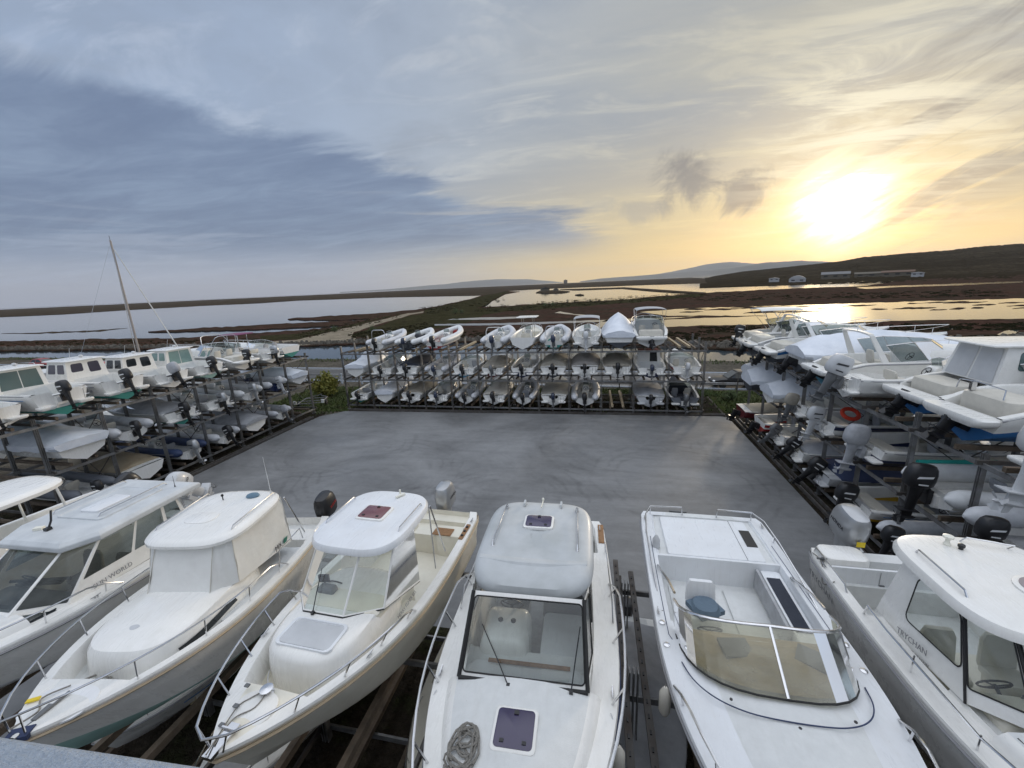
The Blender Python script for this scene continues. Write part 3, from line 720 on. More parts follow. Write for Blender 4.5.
        b = MB(); b.tube([(-.3, ya+.5, z0+ht+.1), (-.3, ya+.3, z0+ht+.65)], .01, 4); b.ell((.25, ya+.6, z0+ht+.16), (.1, .1, .07), 8, 4); b.build('antenna', PALEGREY, o)
        if 'roofrail' in extra:
            b = MB()
            for sx in (-1, 1): b.tube([(sx*w*.7, ya, z0+ht+.08), (sx*w*.7, ya+.1, z0+ht+.15), (sx*w*.7, yb-.6, z0+ht+.15), (sx*w*.7, yb-.5, z0+ht+.08)], .012, 5)
            b.build('roof_rail', STEEL, o)
    elif kind == 'cruiser':
        H.hull(o, side, bottom, stripe, n=20); H.rub(o, rub, .03)
        H.deck(o, [(0, .30, 5, H.f_cock(.18, zf)), (.30, .42, 2, H.f_cock(.22, zf+.15)), (.42, .995, 12, H.f_trunk(.22, lambda t: .42*max(0, 1-((t-.40)/.5)**2.0) if t < .9 else 0, .06))], top, deck)
        b = MB(); b.pod(rrect(B*.84, .60, .20, 4, (0, -.22)), [(D*.50, .86), (D*.56, .97), (D*.60, 1), (D*.66, 1), (D*.69, .96)]); b.build('swim_platform', top, o)
        w = H.w(.42); z0 = D+.12; yb = L*.42
        base = [(-w*.88, yb-L*.13, z0-.06), (-w*.86, yb, z0), (-w*.62, yb+L*.10, z0+.30), (-w*.25, yb+L*.14, z0+.36), (w*.25, yb+L*.14, z0+.36), (w*.62, yb+L*.10, z0+.30), (w*.86, yb, z0), (w*.88, yb-L*.13, z0-.06)]
        tp = [(x*.86, y-.5, z0+.72-(0.12 if abs(x) > w*.87 else 0)) for x, y, z in base]
        screen(o, base, tp, glassm or SMOKE, STEEL, .018)
        for sx in (-1, 1): seat(o, sx*B*.2, L*.30, zf+.12, .5, VINYL, back=.5)
        p = MB(); p.pod(rrect(B*.66, .9, .2, 4, (0, L*.085)), [(zf, 1), (D*.86, 1), (D*.98, .95), (D*1.02, .8)]); p.build('stern_sunpad', VINYL, o)
        wheel(o, B*.2, L*.38, D+.2)
        H.rail(o, .46, .42, .016, n=9)
        if 'arch' in extra: radar_arch(o, L*.22, B*.92, D, D+1.15, -.55 if 'back' in extra else .5, top)
        if 'bimini' in extra: bimini(o, L*.08, L*.42, B*.84, D+1.5, D+.05, cov)
        if 'frame' in extra:
            arch(o, L*.30, B*.86, D, D+1.45, .5, .02, STEEL, 'canopy_hoop'); arch(o, L*.28, B*.84, D, D+1.4, -.6, .02, STEEL, 'canopy_hoop')
        if 'hard' in extra:
            ht = 1.15; ya, yc = L*.16, L*.52; ww = H.w(.4)*.80; zz = D+.08
            bs = [(-ww, ya, zz), (ww, ya, zz), (ww*1.02, yc, zz+.1), (ww*.7, yc+.75, zz+.32), (-ww*.7, yc+.75, zz+.32), (-ww*1.02, yc, zz+.1)]
            tt = [(-ww*.85, ya+.25, zz+ht), (ww*.85, ya+.25, zz+ht), (ww*.85, yc-.55, zz+ht), (ww*.55, yc-.2, zz+ht), (-ww*.55, yc-.2, zz+ht), (-ww*.85, yc-.55, zz+ht)]
            cabin(o, bs, tt, {0: [], 1: [(.16, .94, .36, .86, .1)], 2: [(.1, .92, .2, .86, .06)], 3: [(.04, .96, .12, .9, .05)], 4: [(.08, .9, .2, .86, .06)], 5: [(.06, .84, .36, .86, .1)]}, top, GRGLASS, (.12, .07, .08), WHITE, rooffront=.2, roof_aft=.35)
            for a_, b_ in ((.06, .48), (.52, .94)):
                b = MB(); bl_, br_, tr_, tl_ = [Vector(bs[0]), Vector(bs[1]), Vector(tt[1]), Vector(tt[0])]
                b.quad(*[bl_.lerp(br_, u).lerp(tl_.lerp(tr_, u), v)+Vector((0, -.012, 0)) for u, v in ((a_, .04), (b_, .04), (b_, .95), (a_, .95))]); b.build('sliding_door', PALEGREY, o, smooth=False)
        sterndrive(o, -.02, D*.30, 1.15, 28) if motor is None else None
    if kind in ('open', 'bow', 'cuddy', 'pilot', 'cover') and motor is not None:
        for sx in (-1, 1):
            b = MB(); b.pod(rrect(B*.26, .34, .07, 2, (sx*B*.29, -.13)), [(D*.36, .8), (D*.42, 1), (D*.48, 1), (D*.50, .94)]); b.build('boarding_step', top, o)
        if rnd.random() < .5:
            b = MB(); x = B*.30
            for q in (-.1, .1): b.tube([(x+q, -.34, D*.52), (x+q, -.36, D*.95), (x+q, -.2, D*.99)], .012, 4)
            b.tube([(x-.1, -.35, D*.7), (x+.1, -.35, D*.7)], .012, 4); b.build('boarding_ladder', STEEL, o)
    if kind in ('open', 'bow', 'cuddy', 'pilot', 'cruiser', 'cover') and rnd.random() < .6:
        pm = rnd.choice([NAVY, INK, REDM, BLUE, TUBED])
        for sd in (1, -1):
            b = MB(); b.tube([Vector((sd*(H.w(t_)*.985+.004), H.L*t_, H.zs(t_)-.20*D)) for t_ in [.06+.07*q for q in range(11)]], .013, 4); b.build('pin_stripe', pm, o)
            b = MB(); x = sd*(H.w(.12)*.97+.006); b.add([(x, H.L*.08, H.zs(.1)-.42*D), (x, H.L*.2, H.zs(.1)-.42*D), (x, H.L*.2, H.zs(.1)-.32*D), (x, H.L*.08, H.zs(.1)-.32*D)], [(0, 1, 2, 3)]); b.build('hull_mark', INK, o, smooth=False)
    if motor is not None:
        cm, lm, tl, sc = motor
        zz = H.D*.95 if kind == 'rib' else D-.14
        br = MB(); br.box((0, -.04, zz-.30), (.50, .10, .34)); br.build('transom_bracket', top if kind != 'rib' else side, o)
        outboard(o, 0, -.10, zz-.10, sc*.88, cm, lm, tl, brand)
    return o

# ------------------------------------------------------------------ water, land, hills
def hor(x): return 284.9-(x-512)*.0454
def L(x, y, z=-.9):
    if x < 400: y += 1.4*(1-max(x, 0)/400)
    y = max(y, hor(x)+.75)
    return at(x, y, z)
wm = bpy.data.materials.new('lagoon_water'); wm.use_nodes = True
t = wm.node_tree; b = t.nodes['Principled BSDF']; b.inputs['Base Color'].default_value = (.035, .05, .06, 1); b.inputs['Roughness'].default_value = .06; b.inputs['IOR'].default_value = 1.33
tcn = t.nodes.new('ShaderNodeTexCoord'); nz = t.nodes.new('ShaderNodeTexNoise'); nz.inputs['Scale'].default_value = .9; nz.inputs['Detail'].default_value = 4
t.links.new(tcn.outputs['Object'], nz.inputs['Vector']); bp = t.nodes.new('ShaderNodeBump'); bp.inputs['Strength'].default_value = .10; bp.inputs['Distance'].default_value = .06
t.links.new(nz.outputs['Fac'], bp.inputs['Height']); t.links.new(bp.outputs[0], b.inputs['Normal'])
w_ = MB(); w_.add([(-26500, -26500, -1.2), (26500, -26500, -1.2), (26500, 26500, -1.2), (-26500, 26500, -1.2)], [(0, 1, 2, 3)])
tag(w_.build('water', wm, smooth=False), kind='structure')

def landmat(name, c1, c2, c3, s1=.05, s2=.6, s3=.15):
    m = bpy.data.materials.new(name); m.use_nodes = True; t = m.node_tree; b = t.nodes['Principled BSDF']; b.inputs['Roughness'].default_value = .95
    b.inputs['Specular IOR Level'].default_value = 0.0
    tcn = t.nodes.new('ShaderNodeTexCoord')
    def ns(s, d=6, r=.65):
        n = t.nodes.new('ShaderNodeTexNoise'); n.inputs['Scale'].default_value = s; n.inputs['Detail'].default_value = d; n.inputs['Roughness'].default_value = r
        t.links.new(tcn.outputs['Object'], n.inputs['Vector']); return n.outputs['Fac']
    def mr(v, a, b_):
        n = t.nodes.new('ShaderNodeMapRange'); t.links.new(v, n.inputs[0]); n.inputs[1].default_value = a; n.inputs[2].default_value = b_; return n.outputs[0]
    def mx(f, a, b_):
        n = t.nodes.new('ShaderNodeMix'); n.data_type = 'RGBA'; t.links.new(f, n.inputs[0])
        for k, v in ((6, a), (7, b_)):
            if isinstance(v, tuple): n.inputs[k].default_value = (*v, 1)
            else: t.links.new(v, n.inputs[k])
        return n.outputs[2]
    c = mx(mr(ns(s1), .42, .58), c1, c2); c = mx(mr(ns(s3), .5, .62), c, c3)
    c = mx(mr(ns(s2, 4), .30, .75), c, tuple(x*.45 for x in c1))
    t.links.new(c, b.inputs['Base Color'])
    bp = t.nodes.new('ShaderNodeBump'); bp.inputs['Strength'].default_value = 1.0; bp.inputs['Distance'].default_value = .5
    t.links.new(ns(.8, 6, .7), bp.inputs['Height']); t.links.new(bp.outputs[0], b.inputs['Normal'])
    return m
MARSH = landmat('saltmarsh_red_brown', (.066, .045, .034), (.082, .046, .035), (.055, .050, .034))
SPIT = landmat('dark_spit', (.085, .068, .05), (.06, .046, .035), (.055, .048, .032), .01, .1, .02)
GREENM = landmat('green_scrub', (.048, .046, .024), (.066, .058, .032), (.036, .032, .021), .15, 1.2, .4)
TRACKM = landmat('sandy_track', (.34, .29, .22), (.29, .25, .19), (.24, .21, .15), .1, 1.5, .3)
HILLM = landmat('scrub_hill', (.036, .029, .019), (.047, .038, .025), (.062, .050, .035), .004, .05, .008)

def poly(name, pts, z, m, jit=1.0, step=7, skirt=.5, kind='structure', seed=3, sub=True):
    rnd = random.Random(seed); out = []
    n = len(pts)
    for i in range(n):
        a, b = pts[i], pts[(i+1) % n]; d = math.hypot(b[0]-a[0], b[1]-a[1]); k = max(1, int(d/step)) if sub else 1
        for j in range(k):
            f = j/k; x, y = lerp(a[0], b[0], f), lerp(a[1], b[1], f)
            jj = jit*min(1.0, max(.25, (y-hor(x))/25.0))
            out.append(L(x+rnd.uniform(-2, 2)*jj, y+rnd.uniform(-.55, .55)*jj, z))
    bm = bmesh.new(); vs = [bm.verts.new(p) for p in out]
    es = [bm.edges.new((vs[i], vs[(i+1) % len(vs)])) for i in range(len(vs))]
    bmesh.ops.triangle_fill(bm, use_beauty=True, use_dissolve=False, edges=es, normal=(0, 0, 1))
    for f in bm.faces:
        if f.normal.z < 0: f.normal_flip()
    if skirt:
        lo = [bm.verts.new(p-Vector((0, 0, skirt))) for p in out]
        for i in range(len(vs)):
            j = (i+1) % len(vs)
            try: bm.faces.new((vs[i], lo[i], lo[j], vs[j]))
            except Exception: pass
    me = bpy.data.meshes.new(name); bm.to_mesh(me); bm.free(); me.materials.append(m)
    o = bpy.data.objects.new(name, me); C.objects.link(o); o['kind'] = kind
    return o
poly('sand_spit', [(-260, 319), (-60, 311), (0, 308.3), (100, 304), (200, 299.5), (300, 295.3), (384, 291.5), (430, 288), (470, 286), (520, 284), (600, 279), (690, 277), (743, 282.5), (718, 282.6), (640, 285), (616, 286), (560, 288), (530, 289.5), (505, 291.0), (495, 294.0), (478, 295.3), (384, 297.2), (330, 299), (300, 300), (260, 302.5), (200, 305), (120, 309.3), (62, 313), (0, 315.5), (-60, 318.5), (-260, 328)], -.85, SPIT, .5, 9)
poly('marsh', [(-400, 362), (-80, 343.5), (0, 339.8), (60, 339), (91, 337.8), (150, 337.5), (200, 336.3), (260, 332), (300, 329.5), (337, 326.8), (345, 325.3), (320, 326), (280, 328), (240, 329.3), (200, 330), (150, 331), (190, 327.6), (240, 325.5), (280, 323.2), (340, 320.8), (372, 318.8), (330, 319.6), (291, 319), (287, 318), (330, 315.6), (380, 313), (415, 309.5), (440, 305.5), (470, 299.0), (488, 293.5), (505, 291.0), (520, 291.6), (505, 294), (495, 299), (486, 304), (478, 307.3), (500, 306.3), (540, 303.7), (616, 300), (660, 296), (705, 292.6), (760, 290), (800, 288), (863, 286.5), (900, 281), (980, 275), (1150, 268), (1400, 262), (1400, 320), (1150, 333), (1024, 343), (913, 346), (880, 347), (820, 348), (760, 349.5), (735, 349.5), (660, 345.5), (560, 342.5), (430, 341.5), (300, 345.5), (260, 346.5), (150, 348), (0, 349.5), (-80, 352), (-400, 366)], -.9, MARSH, 1.0, 6)
poly('marsh_islet', [(128, 327), (90, 329.5), (40, 331), (0, 332.2), (40, 332), (100, 330.3)], -1.12, SPIT, .6, 6, .1)
poly('scrub_verge', [(354, 333.8), (352, 336.5), (375, 338), (410, 336), (430, 330), (470, 322), (480, 316), (500, 312), (560, 308), (640, 302), (705, 296), (700, 293.5), (616, 300.5), (540, 304.3), (495, 307.5), (478, 308), (486, 304.5), (494, 299.5), (503, 294.4), (510, 292), (505, 291.3), (489, 294), (470, 300), (442, 306), (424, 309.5), (424, 312.5), (414, 315), (392, 320.5), (376, 326)], -.87, GREENM, 1.0, 5, .03, seed=8)
poly('scrub_strip', [(300, 338.5), (338, 329), (376, 320), (408, 312.5), (398, 314.5), (372, 320), (340, 326.8), (300, 333), (262, 335.5), (262, 340)], -.865, GREENM, 1.0, 5, .03, seed=9)
poly('dirt_track', [(235, 344.5), (265, 341.5), (300, 339), (338, 329.8), (376, 321), (408, 313.4), (424, 311.2), (424, 312.6), (411, 314.7), (376, 324.7), (354, 332), (352, 336.5), (362, 340.5), (300, 344.8), (240, 346.0)], -.845, TRACKM, .5, 5, .05, seed=10)
PZ = -.862
poly('lagoon_pool', [(640, 312), (682, 308.6), (740, 306.8), (800, 305), (911, 301.5), (1024, 298.3), (1120, 294), (1400, 288), (1400, 306), (1120, 315), (1024, 318.7), (923, 320), (828, 323.4), (770, 324.2), (700, 325.5), (667, 326.8), (648, 326), (634, 321.4), (680, 319), (768, 315.8), (720, 315.6), (667, 315.6)], PZ, wm, .6, 6, 0, seed=12)
for k, pp in enumerate([[(434, 325.6), (434, 324.0), (500, 323.2), (570, 321), (640, 318.5), (700, 316.3), (640, 320.3), (560, 323.4), (500, 325.2)],
        [(448, 319.9), (452, 318.8), (480, 317.6), (528, 316.5), (526, 318.2), (490, 319.6)],
        [(612, 318.4), (616, 318.6), (610, 322), (600, 328), (592, 333.5), (584, 335), (590, 328), (600, 322)],
        [(856, 287.5), (900, 285.5), (940, 284.3), (1024, 281), (1024, 282.2), (960, 285.2), (900, 287), (866, 289)],
        [(915, 343), (925, 338), (945, 335.5), (960, 336.5), (950, 339), (938, 342.5)], [(855, 333.0), (880, 330.5), (900, 331.2), (880, 334)],
        [(995, 335.5), (1006, 330.5), (1020, 329.5), (1015, 333.5)], [(1005, 344), (985, 338.6), (993, 337.6), (1016, 338.6), (1030, 342)],
        [(555, 313), (560, 311.5), (575, 314), (590, 315.2), (588, 316)], [(940, 328.5), (960, 327), (962, 328.3), (945, 330)], [(880, 338.6), (905, 336.8), (930, 336), (905, 338.5)],
        [(390, 291), (420, 290), (470, 289.2), (478, 290.0), (430, 291.8)], [(560, 283.2), (640, 280.3), (660, 280.8), (600, 283.7)]]):
    poly('marsh_pool', pp, PZ+.003, wm, .35, 5, 0, seed=20+k)
rnd = random.Random(5)
for k in range(26):                                            # mud bars in the wide pool
    x = rnd.uniform(690, 1050); f = rnd.uniform(.1, .9); y = lerp(307.5-(x-682)*.026, 314.5-(x-682)*.015, f); w2 = rnd.uniform(6, 26); h2 = rnd.uniform(.35, .8)
    poly('mud_bar', [(x-w2, y+w2*.04), (x-w2*.4, y-h2), (x+w2*.5, y-h2*.8-w2*.02), (x+w2, y-w2*.04), (x+w2*.3, y+h2*.6)], -.80, MARSH, .5, 4, .1, seed=50+k)
# dike across the far lagoon and the islet with ruined huts
poly('dike', [(560, 289.2), (624, 287.2), (660, 289.5), (706, 292.4), (700, 293.3), (655, 291), (622, 288.3), (575, 290)], -.7, SPIT, .2, 7, .5, seed=31)
poly('islet', [(536, 292.5), (540, 290.5), (556, 290), (570, 291.2), (562, 292.6), (548, 293)], -.5, SPIT, .3, 4, .7, seed=32)
poly('islet', [(575, 294.6), (580, 293.8), (584, 294.6), (580, 295.2)], -.6, SPIT, .2, 4, .6, seed=33)

# land behind the viewer and the yard plateau up to the canal
def roadpt(x, o): return (x, 42.8+o-.055*(x-13), 0)
g = MB()
top = [(-420, 80)]+[(x, 53.3+(13-x)*.055+random.uniform(-.5, .5)) for x in range(-400, 400, 6)]+[(400, 30)]
vs = [(x, y, -.14) for x, y in top]+[(x, -400, -.14) for x, y in reversed(top)]
g.v = vs; n = len(top)
for i in range(n-1): g.f.append((i, 2*n-1-i, 2*n-2-i, i+1)); g.m.append(0)
for i in range(n-1):
    k = len(g.v); g.v += [(*top[i], -.14), (*top[i+1], -.14), (top[i+1][0], top[i+1][1]+2.2, -1.4), (top[i][0], top[i][1]+2.2, -1.4)]; g.f.append((k, k+1, k+2, k+3)); g.m.append(0)
GRAVEL = landmat('compacted_gravel', (.15, .135, .11), (.11, .10, .085), (.09, .085, .06), .3, 3, .15)
tag(g.build('ground', GRAVEL, smooth=False), kind='structure')
ASPH = mat('asphalt', (.085, .085, .085), .85, vs=1.5, bump=.4, bs=60, col2=(.06, .06, .06))
r_ = MB(); r_.add([(-300, *roadpt(-300, -3.4)[1:2], -.09), (300, roadpt(300, -3.4)[1], -.09), (300, roadpt(300, 3.4)[1], -.09), (-300, roadpt(-300, 3.4)[1], -.09)], [(0, 1, 2, 3)])
for o_ in (-3.5, 3.5): r_.beam((-300, roadpt(-300, o_)[1], -.1), (300, roadpt(300, o_)[1], -.1), .2, .12, 1)
for o_ in (-2.9, 2.9): r_.add([(-300, roadpt(-300, o_-.06)[1], -.086), (300, roadpt(300, o_-.06)[1], -.086), (300, roadpt(300, o_+.06)[1], -.086), (-300, roadpt(-300, o_+.06)[1], -.086)], [(0, 1, 2, 3)], 2)
for k in range(-60, 60): r_.add([(k*5, roadpt(k*5, -.05)[1], -.086), (k*5+2.4, roadpt(k*5+2.4, -.05)[1], -.086), (k*5+2.4, roadpt(k*5+2.4, .05)[1], -.086), (k*5, roadpt(k*5, .05)[1], -.086)], [(0, 1, 2, 3)], 2)
LINEM = mat('worn_road_paint', (.55, .55, .52), .7, vs=9, col2=(.25, .25, .24))
tag(r_.build('road', [ASPH, CONC, LINEM], smooth=False), kind='structure')

# the concrete apron
cm = bpy.data.materials.new('brushed_concrete'); cm.use_nodes = True; t = cm.node_tree; b = t.nodes['Principled BSDF']; b.inputs['Roughness'].default_value = .62
b.inputs['Specular IOR Level'].default_value = .35
tcn = t.nodes.new('ShaderNodeTexCoord')
def tnoise(s, det=6, ro=.6, dist=0, scale=None):
    n = t.nodes.new('ShaderNodeTexNoise'); n.inputs['Scale'].default_value = s; n.inputs['Detail'].default_value = det; n.inputs['Roughness'].default_value = ro; n.inputs['Distortion'].default_value = dist
    src = tcn.outputs['Object']
    if scale:
        mp_ = t.nodes.new('ShaderNodeMapping'); mp_.inputs['Scale'].default_value = scale; t.links.new(src, mp_.inputs[0]); src = mp_.outputs[0]
    t.links.new(src, n.inputs['Vector']); return n.outputs['Fac']
def tm(op, a, b_=0.0, clamp=False):
    n = t.nodes.new('ShaderNodeMath'); n.operation = op; n.use_clamp = clamp
    for k, v in ((0, a), (1, b_)):
        if isinstance(v, (int, float)): n.inputs[k].default_value = v
        else: t.links.new(v, n.inputs[k])
    return n.outputs[0]
def tmr(v, a, b_, c=0.0, d=1.0):
    n = t.nodes.new('ShaderNodeMapRange'); n.interpolation_type = 'SMOOTHSTEP'; t.links.new(v, n.inputs[0])
    for k, x in zip((1, 2, 3, 4), (a, b_, c, d)): n.inputs[k].default_value = x
    return n.outputs[0]
val = tm('ADD', .135, tm('MULTIPLY', tmr(tnoise(.13, 5, .6, .8), .35, .65), .075))
val = tm('ADD', val, tm('MULTIPLY', tm('SUBTRACT', tnoise(.7, 6, .7, 1.2, (.30, 1.6, 1)), .5), .13))
val = tm('ADD', val, tm('MULTIPLY', tm('SUBTRACT', tnoise(1.0, 8, .75, 2.5), .5), .09))
sx = t.nodes.new('ShaderNodeSeparateXYZ'); t.links.new(tcn.outputs['Object'], sx.inputs[0])
wob = tm('MULTIPLY', tm('SUBTRACT', tnoise(.5, 3), .5), 1.2)
brk = tmr(tnoise(.35, 4, .6), .45, .62)
for cx_, cy_, r0, cnt in ((-4.5, 17.5, 2.0, 4), (-12.5, 19.5, 3.0, 4), (4.0, 20.5, 3.2, 3), (-8, 14.5, 2.3, 3), (1.5, 25, 4, 3), (-17, 23, 3.6, 3)):
    dx = tm('SUBTRACT', sx.outputs[0], cx_); dy = tm('SUBTRACT', sx.outputs[1], cy_)
    rr = tm('ADD', tm('SQRT', tm('ADD', tm('MULTIPLY', dx, dx), tm('MULTIPLY', dy, dy))), wob)
    for k in range(cnt):
        q = tm('ABSOLUTE', tm('SUBTRACT', rr, r0+k*.62))
        val = tm('SUBTRACT', val, tm('MULTIPLY', tm('MULTIPLY', tmr(q, .16, .02), brk), .027))
cr_ = t.nodes.new('ShaderNodeCombineColor')
for k, f in ((0, .985), (1, 1.0), (2, 1.01)): t.links.new(tm('MULTIPLY', tm('MAXIMUM', val, .03), f), cr_.inputs[k])
t.links.new(cr_.outputs[0], b.inputs['Base Color'])
bp = t.nodes.new('ShaderNodeBump'); bp.inputs['Strength'].default_value = .35; bp.inputs['Distance'].default_value = .01
t.links.new(tnoise(60, 3, .6, 0, (.3, 1.6, 1)), bp.inputs['Height']); t.links.new(bp.outputs[0], b.inputs['Normal'])
t.links.new(tmr(tnoise(.4, 5), .3, .7, .40, .68), b.inputs['Roughness'])
a_ = MB(); out = [(-23.1, -8), (9.05, -8), (9.05, 30.7), (8.6, 30.95), (-21.6, 30.2), (-22.95, 28.6), (-23.1, 26)]
a_.add([(x, y, 0) for x, y in out], [tuple(range(len(out)))])
K = len(out); o_ = len(a_.v); a_.v += [(x, y, 0) for x, y in out]+[(x, y, -.2) for x, y in out]
for i in range(K): j = (i+1) % K; a_.f.append((o_+i, o_+K+i, o_+K+j, o_+j)); a_.m.append(0)
tag(a_.build('concrete_apron', cm, smooth=False), kind='structure')
# dark soil beds under the racks (the near one is painted shade), steel guide rails along the apron
SOIL_SHADE = landmat('damp_soil_and_shade', (.045, .038, .03), (.06, .05, .038), (.04, .045, .022), .6, 5, .9)
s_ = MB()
for x0, x1, y0, y1 in ((-13.5, 8.6, -5, 9.6), (-31.2, -23.2, -5, 30), (9.15, 19.5, -5, 32), (-23, 9, 30.99, 37.2)): zz = .006 if y1 == 9.6 else -.125; s_.add([(x0, y0, zz), (x1, y0, zz), (x1, y1, zz), (x0, y1, zz)], [(0, 1, 2, 3)])  # near rack's sheet is added over the concrete to darken the gaps
tag(s_.build('soil_and_shade', SOIL_SHADE, smooth=False), kind='structure')
for (a, b_) in (((-23.45, 2, -.05), (-23.45, 28.5, -.05)), ((9.42, 2, -.05), (9.42, 30.5, -.05)), ((-21.5, 30.62, -.05), (9, 31.3, -.05))):
    k = MB(); k.beam(a, b_, .07, .16); k.beam((a[0]+(-.28 if a[0] < 0 else .28) if a[0] == b_[0] else a[0], a[1]+(0 if a[0] == b_[0] else .28), a[2]), (b_[0]+(-.28 if b_[0] < 0 else .28) if a[0] == b_[0] else b_[0], b_[1]+(0 if a[0] == b_[0] else .28), b_[2]), .07, .16)
    tag(k.build('guide_rail', GALVD), {-23.45: 'pair of rusty steel guide rails along the left edge of the concrete apron', 9.42: 'pair of rusty steel guide rails along the right edge of the concrete apron'}.get(a[0], 'pair of rusty steel guide rails along the far edge of the concrete apron'), 'rail', 'steel guide rails around the apron')

# grass
GRASSM = mat('grass_blades', (.07, .11, .03), .8, vs=.6, col2=(.11, .12, .045))
gr = MB(); rnd = random.Random(11)
def tuft(x, y, z, h):
    for q in range(4):
        a = rnd.uniform(0, 6.28); l = h*rnd.uniform(.6, 1.3); dx, dy = math.cos(a), math.sin(a); w2 = .03+h*.10
        gr.add([(x-dy*w2, y+dx*w2, z), (x+dy*w2, y-dx*w2, z), (x+dx*l*.5, y+dy*l*.5, z+l)], [(0, 1, 2)])
for k in range(9000):
    c = rnd.random()
    if c < .25: x, y = rnd.uniform(9.5, 24), rnd.uniform(32.2, 38.6)
    elif c < .40: x, y = rnd.uniform(-31, -22), rnd.uniform(29.5, 37)
    elif c < .8: x, y = rnd.uniform(-31, 10), rnd.uniform(36.8, 38.9)
    else: x, y = rnd.uniform(-30, 24), rnd.uniform(31.3, 37)
    if -23 < x < 9.2 and y < 36.8 and rnd.random() < .55: continue
    tuft(x, y, -.125, rnd.uniform(.10, .26))
for k in range(2600):
    x = rnd.uniform(-120, 60); tuft(x, 52.6+(13-x)*.055+rnd.uniform(-1.5, .8), -.14, rnd.uniform(.12, .3))
tag(gr.build('grass', GRASSM, smooth=False, fix=False), kind='stuff')
GB = landmat('grass_ground', (.055, .075, .025), (.075, .085, .03), (.07, .055, .035), .4, 4, .9)
s_ = MB(); s_.add([(9.15, 32.2, -.115), (24, 32.2, -.115), (24, 38.8, -.115), (9.15, 38.8, -.115)], [(0, 1, 2, 3)])
s_.add([(-31, 30.2, -.115), (-21.7, 30.4, -.115), (-21.7, 38.9, -.115), (-31, 38.9, -.115)], [(0, 1, 2, 3)])
s_.add([(-21.6, 36.9, -.115), (9.1, 36.9, -.115), (9.1, 38.9, -.115), (-21.6, 38.9, -.115)], [(0, 1, 2, 3)])
tag(s_.build('grass_ground', GB, smooth=False), kind='structure')

# riprap along the far canal bank
ROCK = mat('riprap_rock', (.12, .105, .085), .9, vs=1.2, bump=.6, bs=6, col2=(.05, .045, .035))
bk = MB(); rnd = random.Random(21)
bank = [L(x, y, -1.1) for x, y in [(-330, 363), (-80, 351.8), (0, 349.3), (150, 347.9), (260, 346.4), (300, 345.4), (430, 341.4), (560, 342.4), (660, 345.4), (735, 349.3), (820, 348), (913, 345.9), (1024, 342.9), (1150, 333)]]
# sort by x along the bank
for a, b_ in zip(bank, bank[1:]):
    d = (b_-a).length; n = int(d/.75)
    if n > 400: n = 400
    for i in range(n):
        for row in range(4):
            p = a.lerp(b_, (i+rnd.random())/n); dirv = Vector((-(b_-a).y, (b_-a).x, 0)).normalized()
            p = p+dirv*(row*.8+rnd.uniform(-.4, .4)+.2); r0 = rnd.uniform(.28, .62)*(1.15 if row < 2 else .9)
            vs = []
            for q in range(5):
                an = q*1.2566+rnd.uniform(-.3, .3); vs.append((p.x+math.cos(an)*r0*1.2, p.y+math.sin(an)*r0, -1.3+row*.12+rnd.uniform(0, .15)))
            for q in range(4):
                an = q*1.57+rnd.uniform(-.3, .3); vs.append((p.x+math.cos(an)*r0*.6, p.y+math.sin(an)*r0*.6, -1.3+row*.14+r0*rnd.uniform(1.0, 1.5)))
            bk.add(vs, [(5, 6, 7, 8), (0, 1, 6, 5), (1, 2, 6), (2, 3, 7, 6), (3, 4, 8, 7), (4, 0, 5, 8)])
tag(bk.build('riprap', ROCK, smooth=False), kind='stuff')
# low scrub over the marsh: many little clumps standing up from the ground
sc_ = MB(); rnd = random.Random(23)
def clump(p, r0, h):
    for q in range(5):
        an = rnd.uniform(0, 6.28); w2 = r0*rnd.uniform(.4, .9); cx, cy = p.x+rnd.uniform(-r0, r0), p.y+rnd.uniform(-r0, r0); hh = h*rnd.uniform(.5, 1.1)
        sc_.add([(cx-math.cos(an)*w2, cy-math.sin(an)*w2, p.z), (cx+math.cos(an)*w2, cy+math.sin(an)*w2, p.z), (cx+math.cos(an)*w2*.5, cy+math.sin(an)*w2*.5, p.z+hh), (cx-math.cos(an)*w2*.6, cy-math.sin(an)*w2*.6, p.z+hh*.85)], [(0, 1, 2, 3)])
for (ax, ay, bx, by, cnt, s0) in ((-50, 343.5, 260, 340, 260, .45), (560, 342, 1100, 339, 700, .6), (350, 337, 430, 326, 300, .55), (300, 336, 400, 315, 200, .5), (430, 335, 700, 336, 450, .5), (478, 309, 560, 306, 160, .9), (540, 305, 700, 295, 260, 1.1), (425, 311, 500, 298, 200, 1.0), (700, 330, 1100, 326, 420, .6), (700, 298, 1000, 293, 240, 1.2)):
    for k in range(cnt):
        f = rnd.random(); x = lerp(ax, bx, f)+rnd.uniform(-5, 5); y = lerp(ay, by, f)+rnd.uniform(-3.5, 3.5)*(1 if x > 290 else .5)
        if y < hor(x)+6: continue
        clump(L(x, y, -.9), s0*rnd.uniform(.5, 1.2), s0*rnd.uniform(.2, .55)*(.6 if y < 315 else 1))
tag(sc_.build('scrub', GREENM, smooth=False, fix=False), kind='stuff')

